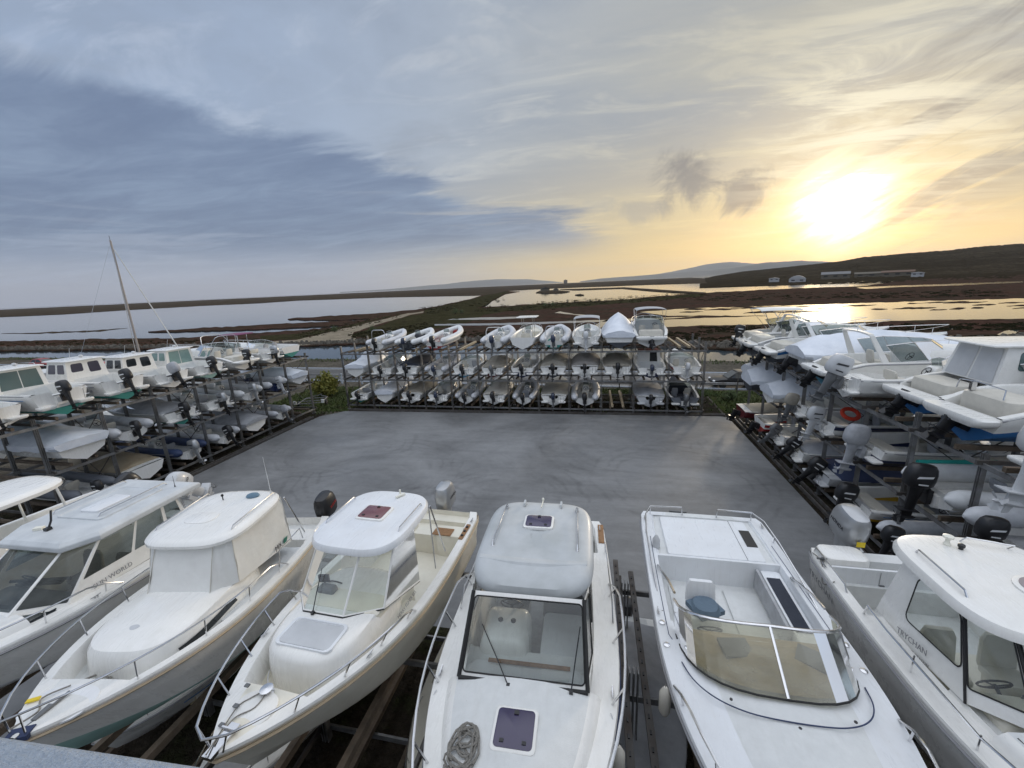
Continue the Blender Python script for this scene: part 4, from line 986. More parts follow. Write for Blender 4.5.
# hills and mountains
def ridge(name, crest, r0, r1, m, zb=-3, rough=.02, back=1.4, nr=40, sub=10, p=1.3, seed=1, na=None):
    rnd = random.Random(seed); cols = []
    pts = []
    for (x0, y0), (x1, y1) in zip(crest, crest[1:]):
        for k in range(sub): f = k/sub; pts.append((lerp(x0, x1, f), lerp(y0, y1, f)))
    pts.append(crest[-1]); b = MB(); rings = []
    for x, y in pts:
        d = ray(x, y); h = d.z/math.hypot(d.x, d.y); u = Vector((d.x, d.y, 0)).normalized(); rr = []
        zc = CAM_H+r1*h
        for k in range(nr+1):
            f = k/nr; r = lerp(r0, r1, f); z = zb+(zc-zb)*(f*f*(3-2*f))**p
            z += rnd.uniform(-1, 1)*rough*(zc-zb)*(.15+f)
            rr.append(u*r+Vector((0, 0, z)))
        rr.append(u*r1*back+Vector((0, 0, zb))); rings.append(rr)
    b.loft(rings, ring=False, cap=False)
    o = b.build(name, m, smooth=True); o['kind'] = 'structure'; return o
ridge('hill', [(700, 279.5), (715, 275.9), (743, 271.6), (769, 269.2), (800, 266), (840, 262), (863, 258), (905, 254.5), (947, 251.4), (985, 247.5), (1024, 244.8), (1150, 236), (1400, 235)], 440, 2200, HILLM, -1.0, .045, nr=70, sub=14, p=1.1, seed=4)
MTN = mat('mountain_scrub', (.10, .11, .11), .95, vs=.002, col2=(.07, .075, .07))
ridge('mountains', [(340, 292), (386, 289.3), (427, 285.6), (445, 284.2), (462, 281.9), (478, 280.5), (495, 279.2), (528, 279.3), (554, 281.4), (570, 283.0)], 15500, 19000, MTN, -1.5, .02, 1.1, 6, 5, seed=5)
ridge('mountains', [(580, 281.4), (600, 278.6), (641, 275.5), (682, 272.2), (712, 269.4), (743, 265.8), (765, 262.6), (781, 261.7), (802, 260.6), (837, 262), (870, 262), (930, 258)], 8000, 10500, MTN, -1.5, .02, 1.1, 8, 5, seed=6)
ridge('mountains', [(630, 278), (655, 274.5), (672, 271.6), (688, 268.5), (702, 265.0), (728, 261.9), (742, 262.6), (756, 263.6), (790, 264), (830, 266)], 15000, 18000, MTN, -1.5, .02, 1.1, 6, 5, seed=7)

# farm sheds at the foot of the hill
PALEB = mat('pale_shed_sheet', (.40, .40, .41), .6, vs=.3); DARKW = mat('shed_dark_opening', (.03, .03, .03), .7); STONE = mat('stone_wall', (.13, .115, .09), .9, vs=.4)
def shed(x, r, w, d, h, label, kind, wallm=PALEB, roofm=PALEB):
    u = ray(x, 300); u = Vector((u.x, u.y, 0)).normalized(); p = u*r; zz = -1.0+ (2.5 if r > 560 else 1.0)
    w *= .8; h *= .7
    o = thing('farm_shed', label, 'building', (p.x, p.y, zz), math.atan2(u.y, u.x)-PI/2)
    b = MB(); b.box((0, 0, h/2-1), (w, d, h+2)); wl = b.build('wall', wallm, o, smooth=False)
    r_ = MB()
    if kind == 'dome':
        rs = [[(lerp(-w/2-.3, w/2+.3, i/14), yy, h+math.sin(PI*i/14)**.7*w*.24) for i in range(15)]+[(w/2+.3, yy, h-.2), (-w/2-.3, yy, h-.2)] for yy in (-d/2-.3, d/2+.3)]
        r_.loft(rs)
    else:
        rs = [[(-w/2-.4, yy, h), (-w/2-.4, yy, h+.25), (0, yy, h+w*.10), (w/2+.4, yy, h+.25), (w/2+.4, yy, h)] for yy in (-d/2-.4, d/2+.4)]
        if kind == 'long': rs = [[(xx, -d/2-.4, h), (xx, -d/2-.4, h+.25), (xx, 0, h+d*.22), (xx, d/2+.4, h+.25), (xx, d/2+.4, h)] for xx in (-w/2-.4, w/2+.4)]
        r_.loft(rs)
    r_.build('roof', roofm, o, smooth=False)
    n = max(2, int(w/9))
    for k in range(n):
        q = MB(); q.box((-w/2+(k+.5)*w/n, -d/2-.03, h*.45), (w/n*.42, .08, h*.5)); q.build('door' if k == 0 else 'window', DARKW, o, smooth=False)
    return o
shed(795, 560, 19, 12, 3.2, 'white arched farm shed, brightest of the sheds below the dark hill', 'dome')
shed(772, 590, 13, 8, 2.6, 'small white shed left of the arched farm shed', 'gable')
shed(832, 640, 34, 14, 5, 'long grey barn with dark openings right of the arched shed', 'long', STONE, mat('grey_tin_roof', (.15, .15, .15), .6, vs=.3))
shed(868, 660, 40, 10, 3.4, 'very long low stone shed in the middle of the hill foot', 'long', STONE, STONE)
shed(893, 640, 34, 10, 4.4, 'stone farmhouse row with tiled roof under the dark hill', 'long', STONE, mat('clay_roof', (.13, .08, .055), .8, vs=.5))
shed(913, 600, 12, 8, 2.8, 'small white shed right of the stone farmhouse row', 'gable')
for x, y, w, h, lb in ((545, 291, 26, 7, 'larger dark ruined hut on the lagoon islet'), (556, 291, 14, 5, 'smaller dark hut at the right of the lagoon islet'), (565.5, 281, 60, 26, 'tiny lone tower on the horizon of the far lagoon')):
    p = at(x, max(y, hor(x)+1.2), -.6); 
    if y < 285: p = Vector((ray(x, y).x, ray(x, y).y, 0)).normalized()*4200
    else: w, h = 12.0*w/26, 3.2*h/7
    o = thing('ruined_hut' if y > 285 else 'lone_tower', lb, 'building', (p.x, p.y, -.6), YAW)
    if y < 285: w, h = 34, 30
    b = MB(); b.box((0, 0, h/2), (w, w*.6, h)); b.build('wall', STONE, o, smooth=False)
    b = MB(); rs = [[(-w/2-.3, yy, h), (0, yy, h+w*.18), (w/2+.3, yy, h)] for yy in (-w*.33, w*.33)]; b.loft(rs); b.build('roof', DARKW, o, smooth=False)

# ------------------------------------------------------------------ the boat racks
def rack(label, loc, rz, xs, depth, zs, posts_x, h=5.45, name='boat_rack', bunks=True, deps=None, pw=.13, skipbunk=(), tall=(), braces=True):
    o = thing(name, label, 'rack', loc, rz); rnd = random.Random(len(xs)*7)
    deps = deps or (0.25, depth*.5, depth)
    for i, x in enumerate(posts_x):
        for k, y in enumerate(deps):
            hh = h+(.35 if (i, k) in tall or rnd.random() < .12 else 0)
            b = MB()
            b.box((x, y, (hh-.14)/2), (pw*.16, pw, hh+.14)); b.box((x-pw*.45, y, (hh-.14)/2), (pw*.14, pw*.9, hh+.14)); b.box((x+pw*.45, y, (hh-.14)/2), (pw*.14, pw*.9, hh+.14)); b.box((x, y, -.11), (pw*1.8, pw*1.8, .03))
            b.build('post', GALV, o, smooth=False)
    x0, x1 = posts_x[0], posts_x[-1]
    for z in zs:
        for y in deps:
            b = MB(); b.beam((x0-.1, y-.085, z-.14), (x1+.1, y-.085, z-.14), .05, .13); b.build('beam', GALV, o, smooth=False)
        for i, x in enumerate(posts_x):
            b = MB(); b.beam((x+.09, 0, z-.06), (x+.09, depth+.2, z-.06), .06, .12); b.build('side_arm', GALVD, o, smooth=False)
        if bunks:
            for i, x in enumerate(xs):
                if (i, z) in skipbunk: continue
                b = MB()
                for s in (-.5, .5): b.beam((x+s, .1, z+.04), (x+s, depth+.1, z+.04), .11, .14)
                b.build('bunk', WOOD, o, smooth=False)
    if braces:
        for i in range(0, len(posts_x), 2):
            x = posts_x[i]; b = MB()
            for z0, z1 in zip(zs, zs[1:]):
                b.beam((x-.09, deps[0], z0), (x-.09, deps[1], z1-.2), .03, .03); b.beam((x-.09, deps[1], z0), (x-.09, deps[0], z1-.2), .03, .03)
            b.build('brace', GALVD, o, smooth=False)
    return o
ZS = (.42, 2.68, 4.95)
FX = [-20.6+2.43*i for i in range(12)]
rack('three tier galvanised boat rack across the far end of the yard', (0, 31.0, 0), 0, FX, 4.6, ZS, [FX[0]-1.3]+[x+1.215 for x in FX], h=5.5, skipbunk=())
LY = [11.1+2.49*k for k in range(8)]
rack('three tier boat rack down the left side of the yard', (-24.1, 0, 0), PI/2, LY, 4.8, ZS, [LY[0]-1.25]+[y+1.245 for y in LY], h=5.2)
RY = [11.2+2.49*k for k in range(8)]
RXL = [-(y) for y in RY][::-1]
rack('three tier boat rack down the right side of the yard', (9.75, 0, 0), -PI/2, RXL, 6.0, ZS, [RXL[0]-1.25]+[x+1.245 for x in RXL], h=5.1)
NX = [-10.9, -7.75, -4.45, -1.0, 2.45, 5.7]
rack('two tier boat rack nearest the viewer, under the large white boats', (0, 9.35, 0), PI, [-x for x in NX][::-1], 6.3, (.42, 2.66), sorted([-x for x in (-12.6, -9.4, -6.1, -2.75, .62, 4.2, 7.4)]), h=2.9, deps=(.5, 3.2, 6.1), pw=.16, braces=False)
# timber chocks left on the empty berths of the far rack
TL = ['pale timber bearer in the empty bottom berth of the far rack']*2+['pale timber bearer on the empty top berth at the right end of the far rack']*2+['pale timber bearer on top of the far rack beside the grey-hooded inflatable', 'pale timber bearer on top of the far rack, right of the red-decked inflatable', 'pale timber bearer on top of the far rack at its left end']
for kk, (x, z, y0) in enumerate(((FX[9]-.35, .55, 31.2), (FX[9]+.45, .55, 31.2), (FX[11]-.55, 5.12, 31.1), (FX[11]+.1, 5.12, 31.1), (FX[2]+.9, 5.12, 31), (FX[4]-.1, 5.12, 31), (FX[0]+.3, 5.12, 31))):
    b = MB(); b.beam((x, y0, z), (x-.1, y0+4.6, z+.0), .16, .16)
    tag(b.build('timber_beam', PALEWOOD, smooth=False), TL[kk], 'timber', 'timber bearers on empty rack berths')

# ------------------------------------------------------------------ the large boats nearest the viewer
NG = 'large white boats on the nearest rack'
KZ = 2.8
def hatch(parent, x, y, z, w, l, g=PURPLE, rx=0.0, name='hatch', fr=WHITE):
    M_ = Matrix.Translation((x, y, z)) @ Matrix.Rotation(rx, 4, 'X')
    b = MB(); b.pod(rrect(w, l, .06, 4), [(-.03, 1), (.02, 1), (.03, .95), (.03, .9)]); b.v = [tuple(M_ @ Vector(p)) for p in b.v]
    o = b.build(name, fr, parent)
    b = MB(); b.pod(rrect(w*.86, l*.86, .05, 4), [(.0, 1), (.036, 1), (.04, .97)]); b.v = [tuple(M_ @ Vector(p)) for p in b.v]; b.build('hatch_pane', g, o)
    b = MB()
    for sx in (-.25, .25): b.box((sx*w, l*.30, .046), (.05, .04, .012)); 
    b.box((0, -l*.34, .046), (.06, .05, .012)); b.v = [tuple(M_ @ Vector(p)) for p in b.v]; b.build('latch', BLACK, o); return o
def ropecoil(parent, x, y, z, r=.18, n=6, seed=1, sq=.6, m=ROPE, name='rope_coil', rad=.013, len_=None):
    rnd = random.Random(seed); pts = []
    for k in range(n*12):
        a = 2*PI*k/12*(1+rnd.uniform(-.02, .02)); rr = r*(.72+.28*math.sin(k*.137+seed))
        pts.append((x+math.cos(a)*rr, y+math.sin(a)*rr*sq+.10*math.sin(k*.11), z+.013+.0055*k/12+.006*math.sin(k*.9+seed)))
    b = MB(); b.tube(pts, rad, 5); return b.build(name, m, parent)
def line(parent, pts, rad=.008, m=ROPE, name='rope', n=5):
    P = [Vector(p) for p in pts]; out = []
    for i in range(len(P)-1):
        p0, p1, p2, p3 = P[max(i-1, 0)], P[i], P[i+1], P[min(i+2, len(P)-1)]
        for k in range(5):
            f = k/5; out.append(.5*((2*p1)+(p2-p0)*f+(2*p0-5*p1+4*p2-p3)*f*f+(3*p1-p0-3*p2+p3)*f**3))
    out.append(P[-1]); b = MB(); b.tube(out, rad, n); return b.build(name, m, parent)
def cleat(parent, p, rz=0.0, m=STEEL):
    b = MB(); b.tube([(-.09, 0, .045), (-.03, 0, .04), (.03, 0, .04), (.09, 0, .045)], .012, 6); b.box((-.025, 0, .02), (.02, .03, .04)); b.box((.025, 0, .02), (.02, .03, .04))
    M_ = Matrix.Translation(p) @ Matrix.Rotation(rz, 4, 'Z'); b.v = [tuple(M_ @ Vector(q)) for q in b.v]; return b.build('cleat', m, parent)
def fender(parent, p, l=.42, r=.09, m=VINYL, hang=.3):
    x, y, z = p; b = MB(); b.lathe([(.02, -l/2-.03), (r*.6, -l/2), (r, -l/2+.07), (r, l/2-.07), (r*.6, l/2), (.02, l/2+.05)], (x, y, z-hang-l/2), 14)
    o = b.build('fender', m, parent); line(o, [(x, y, z), (x, y, z-hang+.02)], .006); return o
def wiper(parent, a, b_, m=BLACK):
    a, b_ = Vector(a), Vector(b_); b = MB(); b.tube([a, a.lerp(b_, .5)+Vector((0, 0, .02)), b_], .009, 5); b.box(a, (.05, .05, .05))
    d = (b_-a)*.35; b.tube([b_-d, b_+d*.6], .007, 4); return b.build('wiper', m, parent)
def whip(parent, p, h=1.2, lean=(0, 0), m=PAPER, r=.008, base=STEEL):
    b = MB(); p = Vector(p); b.tube([p, p+Vector((lean[0], lean[1], h))], [r, r*.4], 5); b.tube([p-Vector((0, 0, .02)), p+Vector((lean[0]*.1, lean[1]*.1, h*.1))], r*1.9, 6); return b.build('antenna', m, parent)
def rodholders(parent, pts):
    for p in pts:
        b = MB(); b.tube([p, Vector(p)+Vector((0, 0, .02))], .035, 8); b.tube([Vector(p)+Vector((0, 0, .021)), Vector(p)+Vector((0, 0, .022))], .022, 8); b.build('rod_holder', BLACK, parent)
def trunk(parent, pts_levels, outline, m=WHITE, name='coachroof'):
    b = MB(); b.pod(outline, pts_levels); return b.build(name, m, parent)
def graymarks(parent, H, rows):
    pass

# ---- boat with the canvas enclosure (second large boat from the left)
o = thing('walkaround_boat', 'white boat with tall cream canvas enclosure under its hardtop and yellow tape on its bow', 'boat', (-8.4, 8.5, KZ), PI+.165, NG)
H = Hull(6.0, 2.8, 1.28, .46, full=.40, p=2.5, q=.9, rake=.15)
H.hull(o, WHITE, PALETEAL, None, n=22); H.rub(o, RAILTAN, .024, 24, -.07)
H.deck(o, [(0, .05, 1, H.f_cock(.2, 1.05)), (.05, .20, 3, H.f_cock(.2, .55)), (.20, .60, 5, H.f_recess(.17, .10)), (.60, .84, 7, H.f_recess(.17, .34)), (.84, .995, 6, H.f_deck(.02))], WHITE, DECK)
# low coachroof with rounded nose, then the canvas walls
ol = superell(1.85, 2.75, 3.2, 36, (0, 3.35))
trunk(o, [(1.0, 1.02), (1.38, 1.0), (1.60, .97), (1.70, .92), (1.75, .80), (1.77, .5)], ol)
w0 = .93
base = [(-w0, 1.25, 1.42), (w0, 1.25, 1.42), (w0, 3.0, 1.70), (.62, 3.38, 1.73), (-.62, 3.38, 1.73), (-w0, 3.0, 1.70)]
topp = [(-.86, 1.25, 2.58), (.86, 1.25, 2.58), (.84, 2.85, 2.56), (.58, 3.02, 2.55), (-.58, 3.02, 2.55), (-.84, 2.85, 2.56)]
cv = MB()
for i in range(6):
    j = (i+1) % 6; a, b_, c, d = [Vector(p) for p in (base[i], base[j], topp[j], topp[i])]; rows = []
    nrm = (b_-a).cross(d-a).normalized()
    for v in range(9):
        rows.append([a.lerp(b_, u/9).lerp(d.lerp(c, u/9), v/8)+nrm*(.014*math.sin(u*1.7+v*.9+i)*math.sin(PI*v/8)+.008*math.sin(u*3.1-v*1.4)*math.sin(PI*u/9)) for u in range(10)])
    cv.loft(rows, ring=False, cap=False)
cw = cv.build('canvas_enclosure', CANVAS, o)
for p, q in zip(base, topp): st_ = MB(); st_.tube([Vector(p)*1.004, Vector(q)*1.004], .008, 4); st_.build('canvas_seam', VINYL, cw)
rf = MB(); ro = superell(1.98, 2.15, 3.6, 40, (0, 2.12))
rf.pod(ro, [(2.55, .97), (2.575, 1.0), (2.63, 1.0), (2.68, .96), (2.71, .86), (2.725, .6), (2.73, .2)]); r0 = rf.build('hardtop', WHITE, o)
b = MB(); b.pod(superell(.62, .42, 3, 20, (.15, 2.35)), [(2.715, 1), (2.742, 1), (2.748, .93)]); b.build('roof_cover_plate', WHITE, r0)
for sx in (-.78, .80):
    b = MB(); b.tube([(sx, 1.3, 2.70), (sx, 1.36, 2.76), (sx, 2.7, 2.76), (sx, 2.78, 2.69)], .012, 6); b.build('roof_rail', STEEL, r0)
whip(r0, (-.72, 1.35, 2.72), .95, (-.02, .06)); b = MB(); b.tube([(.25, 1.6, 2.72), (.25, 1.6, 2.82)], .012, 6); b.ell((.25, 1.6, 2.84), (.03, .03, .035), 8, 6); b.build('navigation_light', BLACK, r0)
b = MB(); b.ell((-.35, 1.45, 2.74), (.15, .12, .06), 12, 6); b.build('radar_dome', FABBLUE, r0)
for sx in (-1, 1):
    pl = MB(); pl.tube([(sx*.98, .78, 1.34), (sx*.92, 1.22, 2.56)], .016, 6); pl.build('hardtop_leg', STEEL, o)
    pl = MB(); pl.tube([(sx*1.06, 1.02, 1.34), (sx*1.04, 1.05, 1.62), (sx*1.05, 1.9, 1.62), (sx*1.08, 2.0, 1.36)], .012, 6); pl.build('grab_rail', STEEL, o)
H.rail(o, .34, .34, .015, .93, 13, out=.02)
for sd in (-1, 1):
    b = MB(); zz = 1.30
    r1_, r2_ = [], []
    for q in range(9):
        y = 3.15+q*.15; x = .925*(1-abs((y-3.35)/1.375)**3.2)**.3125; r1_.append(Vector((sd*(x+.004), y, 1.40+.02*(q == 8)))); r2_.append(Vector((sd*(x*.985+.006), y+.03, 1.52-.03*(q == 0))))
    b.loft([r1_, r2_], ring=False, cap=False); b.build('side_window', DKGLASS, o, smooth=False)
    text('MX', .17, (sd*.945, 1.75, 1.60), basis((0, sd, 0), (sd, 0, .1)), INKD, o); b = MB(); b.add([Vector((sd*.948, 1.75+sd*.17, 1.55)), Vector((sd*.948, 1.75+sd*.30, 1.55)), Vector((sd*.945, 1.75+sd*.36, 1.66)), Vector((sd*.945, 1.75+sd*.21, 1.66))], [(0, 1, 2, 3)]); b.build('emblem', INKG, o, smooth=False)
ropecoil(o, .26, 4.88, 1.30, .24, 5, 3, .6, rad=.015); ropecoil(o, -.04, 4.95, 1.31, .2, 3, 8, .5, rad=.015)
b = MB(); b.pod(superell(.95, .6, 2.6, 20, (0, 5.45)), [(1.66, 1), (1.685, 1), (1.69, .96)]); b.build('anchor_locker_lid', WHITE2, o)
b = MB(); b.tube([(0, 5.3, 1.73), (.02, 5.75, 1.74), (.03, 6.05, 1.76)], .02, 6); b.box((.02, 5.62, 1.75), (.07, .22, .04)); b.box((0, 6.0, 1.75), (.10, .18, .05)); b.build('anchor_windlass', MIDG, o)
line(o, [(.1, 5.2, 1.72), (.3, 5.4, 1.73), (.12, 5.6, 1.74), (.2, 5.85, 1.76)], .012); b = MB(); b.box((.42, 5.42, 1.72), (.15, .06, .02), 0, .4); b.build('yellow_tape', INKY, o)
b = MB(); b.box((0, 5.9, 1.74), (.26, .16, .07), 0, .3); b.build('blue_rag', NAVYCOV, o)
cleat(o, H.pt(.12, .93, .04, 1), PI/2); cleat(o, H.pt(.12, .93, .04, -1), PI/2)
b = MB(); b.lathe([(.01, 0), (.09, .0), (.09, .012), (.01, .014)], (.1, 4.15, 1.752), 16); b.build('deck_vent', PALEGREY, o)
outboard(o, -.95, -.12, .93, 1.18, BLACK, BLACK, 8, 'SUZUKI', INKR)
b = MB(); b.pod(rrect(2.2, .5, .1, 3, (0, .45)), [(.55, 1), (1.0, 1), (1.06, .96)]); b.build('stern_bench', WHITE, o)

# ---- walkaround with T-top and open cockpit (third from the left)
o = thing('walkaround_boat', 'cream open-backed boat with red-tinted roof hatch and silver outboard', 'boat', (-4.42, 9.5, KZ), PI-.035, NG)
H = Hull(6.6, 2.75, 1.26, .46, full=.40, p=2.35, q=.88, rake=.15)
H.hull(o, CREAM, CREAM, None, n=22); H.rub(o, RAILTAN, .026, 24, -.08)
H.deck(o, [(0, .045, 1, H.f_cock(.2, 1.12)), (.045, .12, 2, H.f_cock(.22, 1.0)), (.12, .46, 6, H.f_cock(.19, .46)), (.46, .60, 3, H.f_recess(.18, .30)), (.60, .85, 8, H.f_recess(.18, .42)), (.85, .995, 7, H.f_deck(.03))], WHITE, CREAM)
trunk(o, [(.9, 1.0), (1.45, 1.0), (1.66, .97), (1.74, .92), (1.77, .84)], superell(1.66, 2.3, 3.2, 36, (0, 4.12)), WHITE)
b = MB(); b.pod(rrect(1.05, .56, .10, 4, (0, 4.78)), [(1.765, 1), (1.80, .99), (1.80, .90), (1.772, .86)]); b.build('sunken_seat', WHITE2, o)
b = MB(); b.pod(rrect(.95, .46, .08, 4, (0, 4.78)), [(1.76, 1), (1.785, 1), (1.787, .96)]); b.build('seat_cushion', PALEGREY, o)
# helm inside the screen
b = MB(); b.pod(rrect(1.62, .5, .1, 3, (0, 3.95)), [(1.3, 1), (1.72, 1), (1.78, .9, 0, .03)]); b.build('dashboard', CREAM, o)
wheel(o, .42, 3.56, 1.66, .19, 60); b = MB(); b.pod(rrect(.36, .18, .04, 3, (.42, 3.85)), [(1.78, 1), (1.86, .9), (1.88, .7)]); b.build('instrument_cowl', MIDG, o)
b = MB(); b.box((.6, 3.7, 1.9), (.2, .04, .15), 0, .2); b.tube([(.6, 3.7, 1.78), (.6, 3.7, 1.85)], .015, 5); b.build('fishfinder', BLACK, o)
seat(o, .42, 2.9, .46, .5, CREAM, back=.36, d=.5); 
b = MB(); b.pod(rrect(.60, .62, .07, 3, (-.38, 2.95)), [(.46, 1), (1.12, 1), (1.16, .96)]); q = b.build('galley_cabinet', CREAM, o)
b = MB(); b.pod(rrect(.40, .42, .05, 3, (-.38, 2.95)), [(1.155, 1), (1.178, 1), (1.182, .96)]); b.build('cushion', VINYL, q)
b = MB(); b.pod(rrect(.62, .72, .05, 3, (-.40, 3.55)), [(1.40, 1), (1.44, 1), (1.445, .95)]); q = b.build('companion_hatch', CREAM, o); b = MB(); b.box((-.42, 3.5, 1.452), (.26, .18, .006), 0, .1); b.build('instruction_sticker', PALEGREY, q)
# windscreen: three panes of nearly clear glass with white posts
bs = [(-.92, 3.28, 1.50), (-.86, 4.05, 1.76), (-.02, 4.40, 1.79), (.86, 4.05, 1.76), (.92, 3.28, 1.50)]
bs = [(-.93, 2.85, 1.40), (-.86, 4.02, 1.76), (-.28, 4.36, 1.79), (.52, 4.36, 1.79), (.86, 4.02, 1.76), (.93, 2.85, 1.40)]
tp = [(-.84, 2.7, 2.58), (-.80, 3.40, 2.58), (-.26, 3.62, 2.60), (.48, 3.62, 2.60), (.80, 3.40, 2.58), (.84, 2.7, 2.58)]
sc2 = screen(o, bs, tp, CLEAR, WHITE, .022, posts=(1, 2, 4)); b = MB(); b.tube([Vector(p)+Vector((0, .01, -.01)) for p in bs], .016, 5); b.build('rubber_seal', RUBBER, sc2)
wiper(o, (.30, 4.40, 1.80), (.36, 4.02, 2.25)); 
rf = MB(); rf.pod(superell(1.90, 2.15, 3.4, 44, (0, 2.78)), [(2.585, .96), (2.60, 1.0), (2.66, 1.0), (2.72, .965), (2.745, .86), (2.755, .5), (2.757, .1)]); r0 = rf.build('hardtop', WHITE2, o)
hatch(r0, .0, 2.72, 2.765, .62, .52, REDACR)
for sx in (-.80, .80):
    b = MB(); b.tube([(sx, 2.2, 2.72), (sx, 2.26, 2.80), (sx*1.0, 3.15, 2.80), (sx, 3.22, 2.72)], .012, 6); b.build('roof_rail', STEEL, r0)
b = MB(); b.box((-.18, 1.98, 2.78), (.05, .22, .035), 0, -.5); b.tube([(-.12, 1.88, 2.76), (-.12, 1.88, 2.86)], .02, 6); b.build('navigation_light', LAMPW, r0)
for sx in (-1, 1):
    for a, c, r in (((sx*1.02, 1.75, 1.32), (sx*.88, 2.0, 2.6), .018), ((sx*1.05, 2.35, 1.32), (sx*.9, 2.1, 2.6), .014)): pl = MB(); pl.tube([a, c], r, 6); pl.build('hardtop_leg', STEEL, o)
for sx in (-1, 1):
    b = MB(); b.box((sx*1.20, .95, 1.32), (.10, .62, .025)); tk = b.build('teak_step', TEAK, o); rodholders(tk, [(sx*1.20, .95+d, 1.335) for d in (-.18, 0, .18)])
    cleat(o, H.pt(.07, .93, .04, sx), PI/2); cleat(o, H.pt(.72, .93, .04, sx), PI/2)
b = MB(); b.pod(rrect(.8, .45, .08, 3, (-.72, .62)), [(.46, 1), (1.02, 1), (1.06, .95)]); b.build('stern_seat', CREAM, o)
b = MB(); b.pod(rrect(.8, .45, .08, 3, (.72, .62)), [(.46, 1), (1.02, 1), (1.06, .95)]); b.build('stern_seat', CREAM, o)
b = MB(); b.box((-.5, .70, 1.075), (.5, .30, .02)); b.build('seat_cushion', TEAK, o)
H.rail(o, .55, .30, .017, .93, 13, out=.13)
b = MB(); b.pod(superell(.62, .5, 2.4, 24, (0, 5.95)), [(1.64, 1), (1.705, 1), (1.712, .96)]); b.build('anchor_locker_lid', WHITE, o)
b = MB(); b.lathe([(.01, 0), (.09, 0), (.09, .05), (.06, .07), (.06, .11), (.09, .13), (.01, .14)], (0, 5.72, 1.64), 14); b.build('mooring_bitt', STEEL, o)
line(o, [(.02, 5.72, 1.74), (.15, 5.85, 1.72), (.22, 6.0, 1.73), (.1, 6.35, 1.78), (.0, 6.62, 1.82)], .009); line(o, [(-.02, 5.72, 1.74), (-.02, 5.95, 1.72), (.12, 6.15, 1.74), (.02, 6.5, 1.80)], .009)
line(o, [(.45, 4.95, 1.28), (.62, 5.1, 1.30), (.42, 5.35, 1.30), (.1, 5.4, 1.32), (-.25, 5.42, 1.31), (-.4, 5.3, 1.3)], .010, PALEGREY, 'hose')
b = MB(); b.box((0, 6.42, 1.76), (.14, .42, .05)); b.tube([(-.12, 6.3, 1.80), (.12, 6.3, 1.80)], .02, 6); b.build('bow_roller', STEEL, o)
for x, y in ((.24, 6.0), (.2, 6.25), (.34, 5.72)):
    b = MB(); b.box((x, y, 1.745), (.07, .05, .02)); b.build('hinge', MIDG, o)
for sd in (-1, 1):
    text('MERRY FISHER 655', .085, (sd*.965, 3.45, 1.36), basis((0, sd, 0), (sd, 0, .6)), INK, o); b = MB(); b.tube([(sd*1.0, 4.1, 1.33), (sd*.93, 4.8, 1.36)], .008, 4); b.tube([(sd*1.0, 4.25, 1.29), (sd*.94, 4.75, 1.31)], .006, 4); b.build('pin_stripe', INK, o)
outboard(o, -.10, -.12, .95, 1.25, SILVER, SILVER, 4, 'HONDA', INKD)

# ---- pilothouse boat seen head-on in the middle
o = thing('pilothouse_boat', 'white pilothouse boat with grey hardtop, wide front window and square violet hatch on its foredeck', 'boat', (-1.25, 9.35, KZ), PI+.038, NG)
H = Hull(7.5, 2.88, 1.30, .42, full=.42, p=2.7, q=.88, rake=.12)
H.hull(o, WHITE, WHITE, None, n=22); H.rub(o, NAVYCOV, .014, 24, -.10)
H.deck(o, [(0, .045, 1, H.f_cock(.22, 1.1)), (.045, .17, 4, H.f_cock(.22, .5)), (.17, .54, 6, H.f_cock(.40, .58)), (.54, .635, 2, H.f_recess(.40, .0)), (.635, .97, 14, H.f_trunk(.24, lambda t: .15*max(0, 1-((t-.60)/.38)**2.4), .07)), (.97, .995, 2, H.f_deck(.02))], WHITE, DECK)
w0 = 1.02
base = [(-w0, 1.35, 1.34), (w0, 1.35, 1.34), (w0*1.0, 4.05, 1.42), (.93, 4.80, 1.66), (-.93, 4.80, 1.66), (-w0*1.0, 4.05, 1.42)]
topp = [(-.93, 1.40, 2.38), (.93, 1.40, 2.38), (.95, 3.60, 2.40), (.88, 3.94, 2.42), (-.88, 3.94, 2.42), (-.95, 3.60, 2.40)]
cb = cabin(o, base, topp, {1: [(.08, .46, .38, .88, .06), (.50, .93, .36, .9, .06)], 2: [(.14, .95, .14, .93, .05)], 3: [(.02, .98, .06, .94, .06)], 4: [(.05, .86, .14, .93, .05)], 5: [(.07, .50, .36, .9, .06), (.54, .92, .38, .88, .06)]}, WHITE, CLEAR, None, skip=(0,), frame=RUBBER)
b = MB()
G_ = [(-.93, 4.80, 1.66), (.93, 4.80, 1.66), (.88, 3.94, 2.42), (-.88, 3.94, 2.42)]
for a, c in ((0, 1), (1, 2), (3, 0)): b.tube([Vector(G_[a])+Vector((0, .012, .008)), Vector(G_[c])+Vector((0, .012, .008))], .032, 5)
b.build('screen_surround', RUBBER, cb)
rf = MB(); ro = superell(2.10, 2.72, 4.2, 44, (0, 2.56))
GREYROOF = mat('pale_grey_gelcoat', (.50, .52, .53), .5, vs=1.6, coat=.1, col2=(.40, .42, .42))
def roofz(y): return -.05*((y-2.66)/1.47)**2
rings = []
for z, k in ((2.36, .97), (2.38, 1.0), (2.46, 1.0), (2.54, .97), (2.59, .90), (2.61, .78), (2.63, .45), (2.635, .1)):
    rings.append([((p[0])*k, 2.66+(p[1]-2.66)*k, z+roofz(p[1])+(-.05 if p[1] > 3.9 and z < 2.5 else 0)) for p in ro])
rf.loft(rings); r0 = rf.build('hardtop', GREYROOF, o)
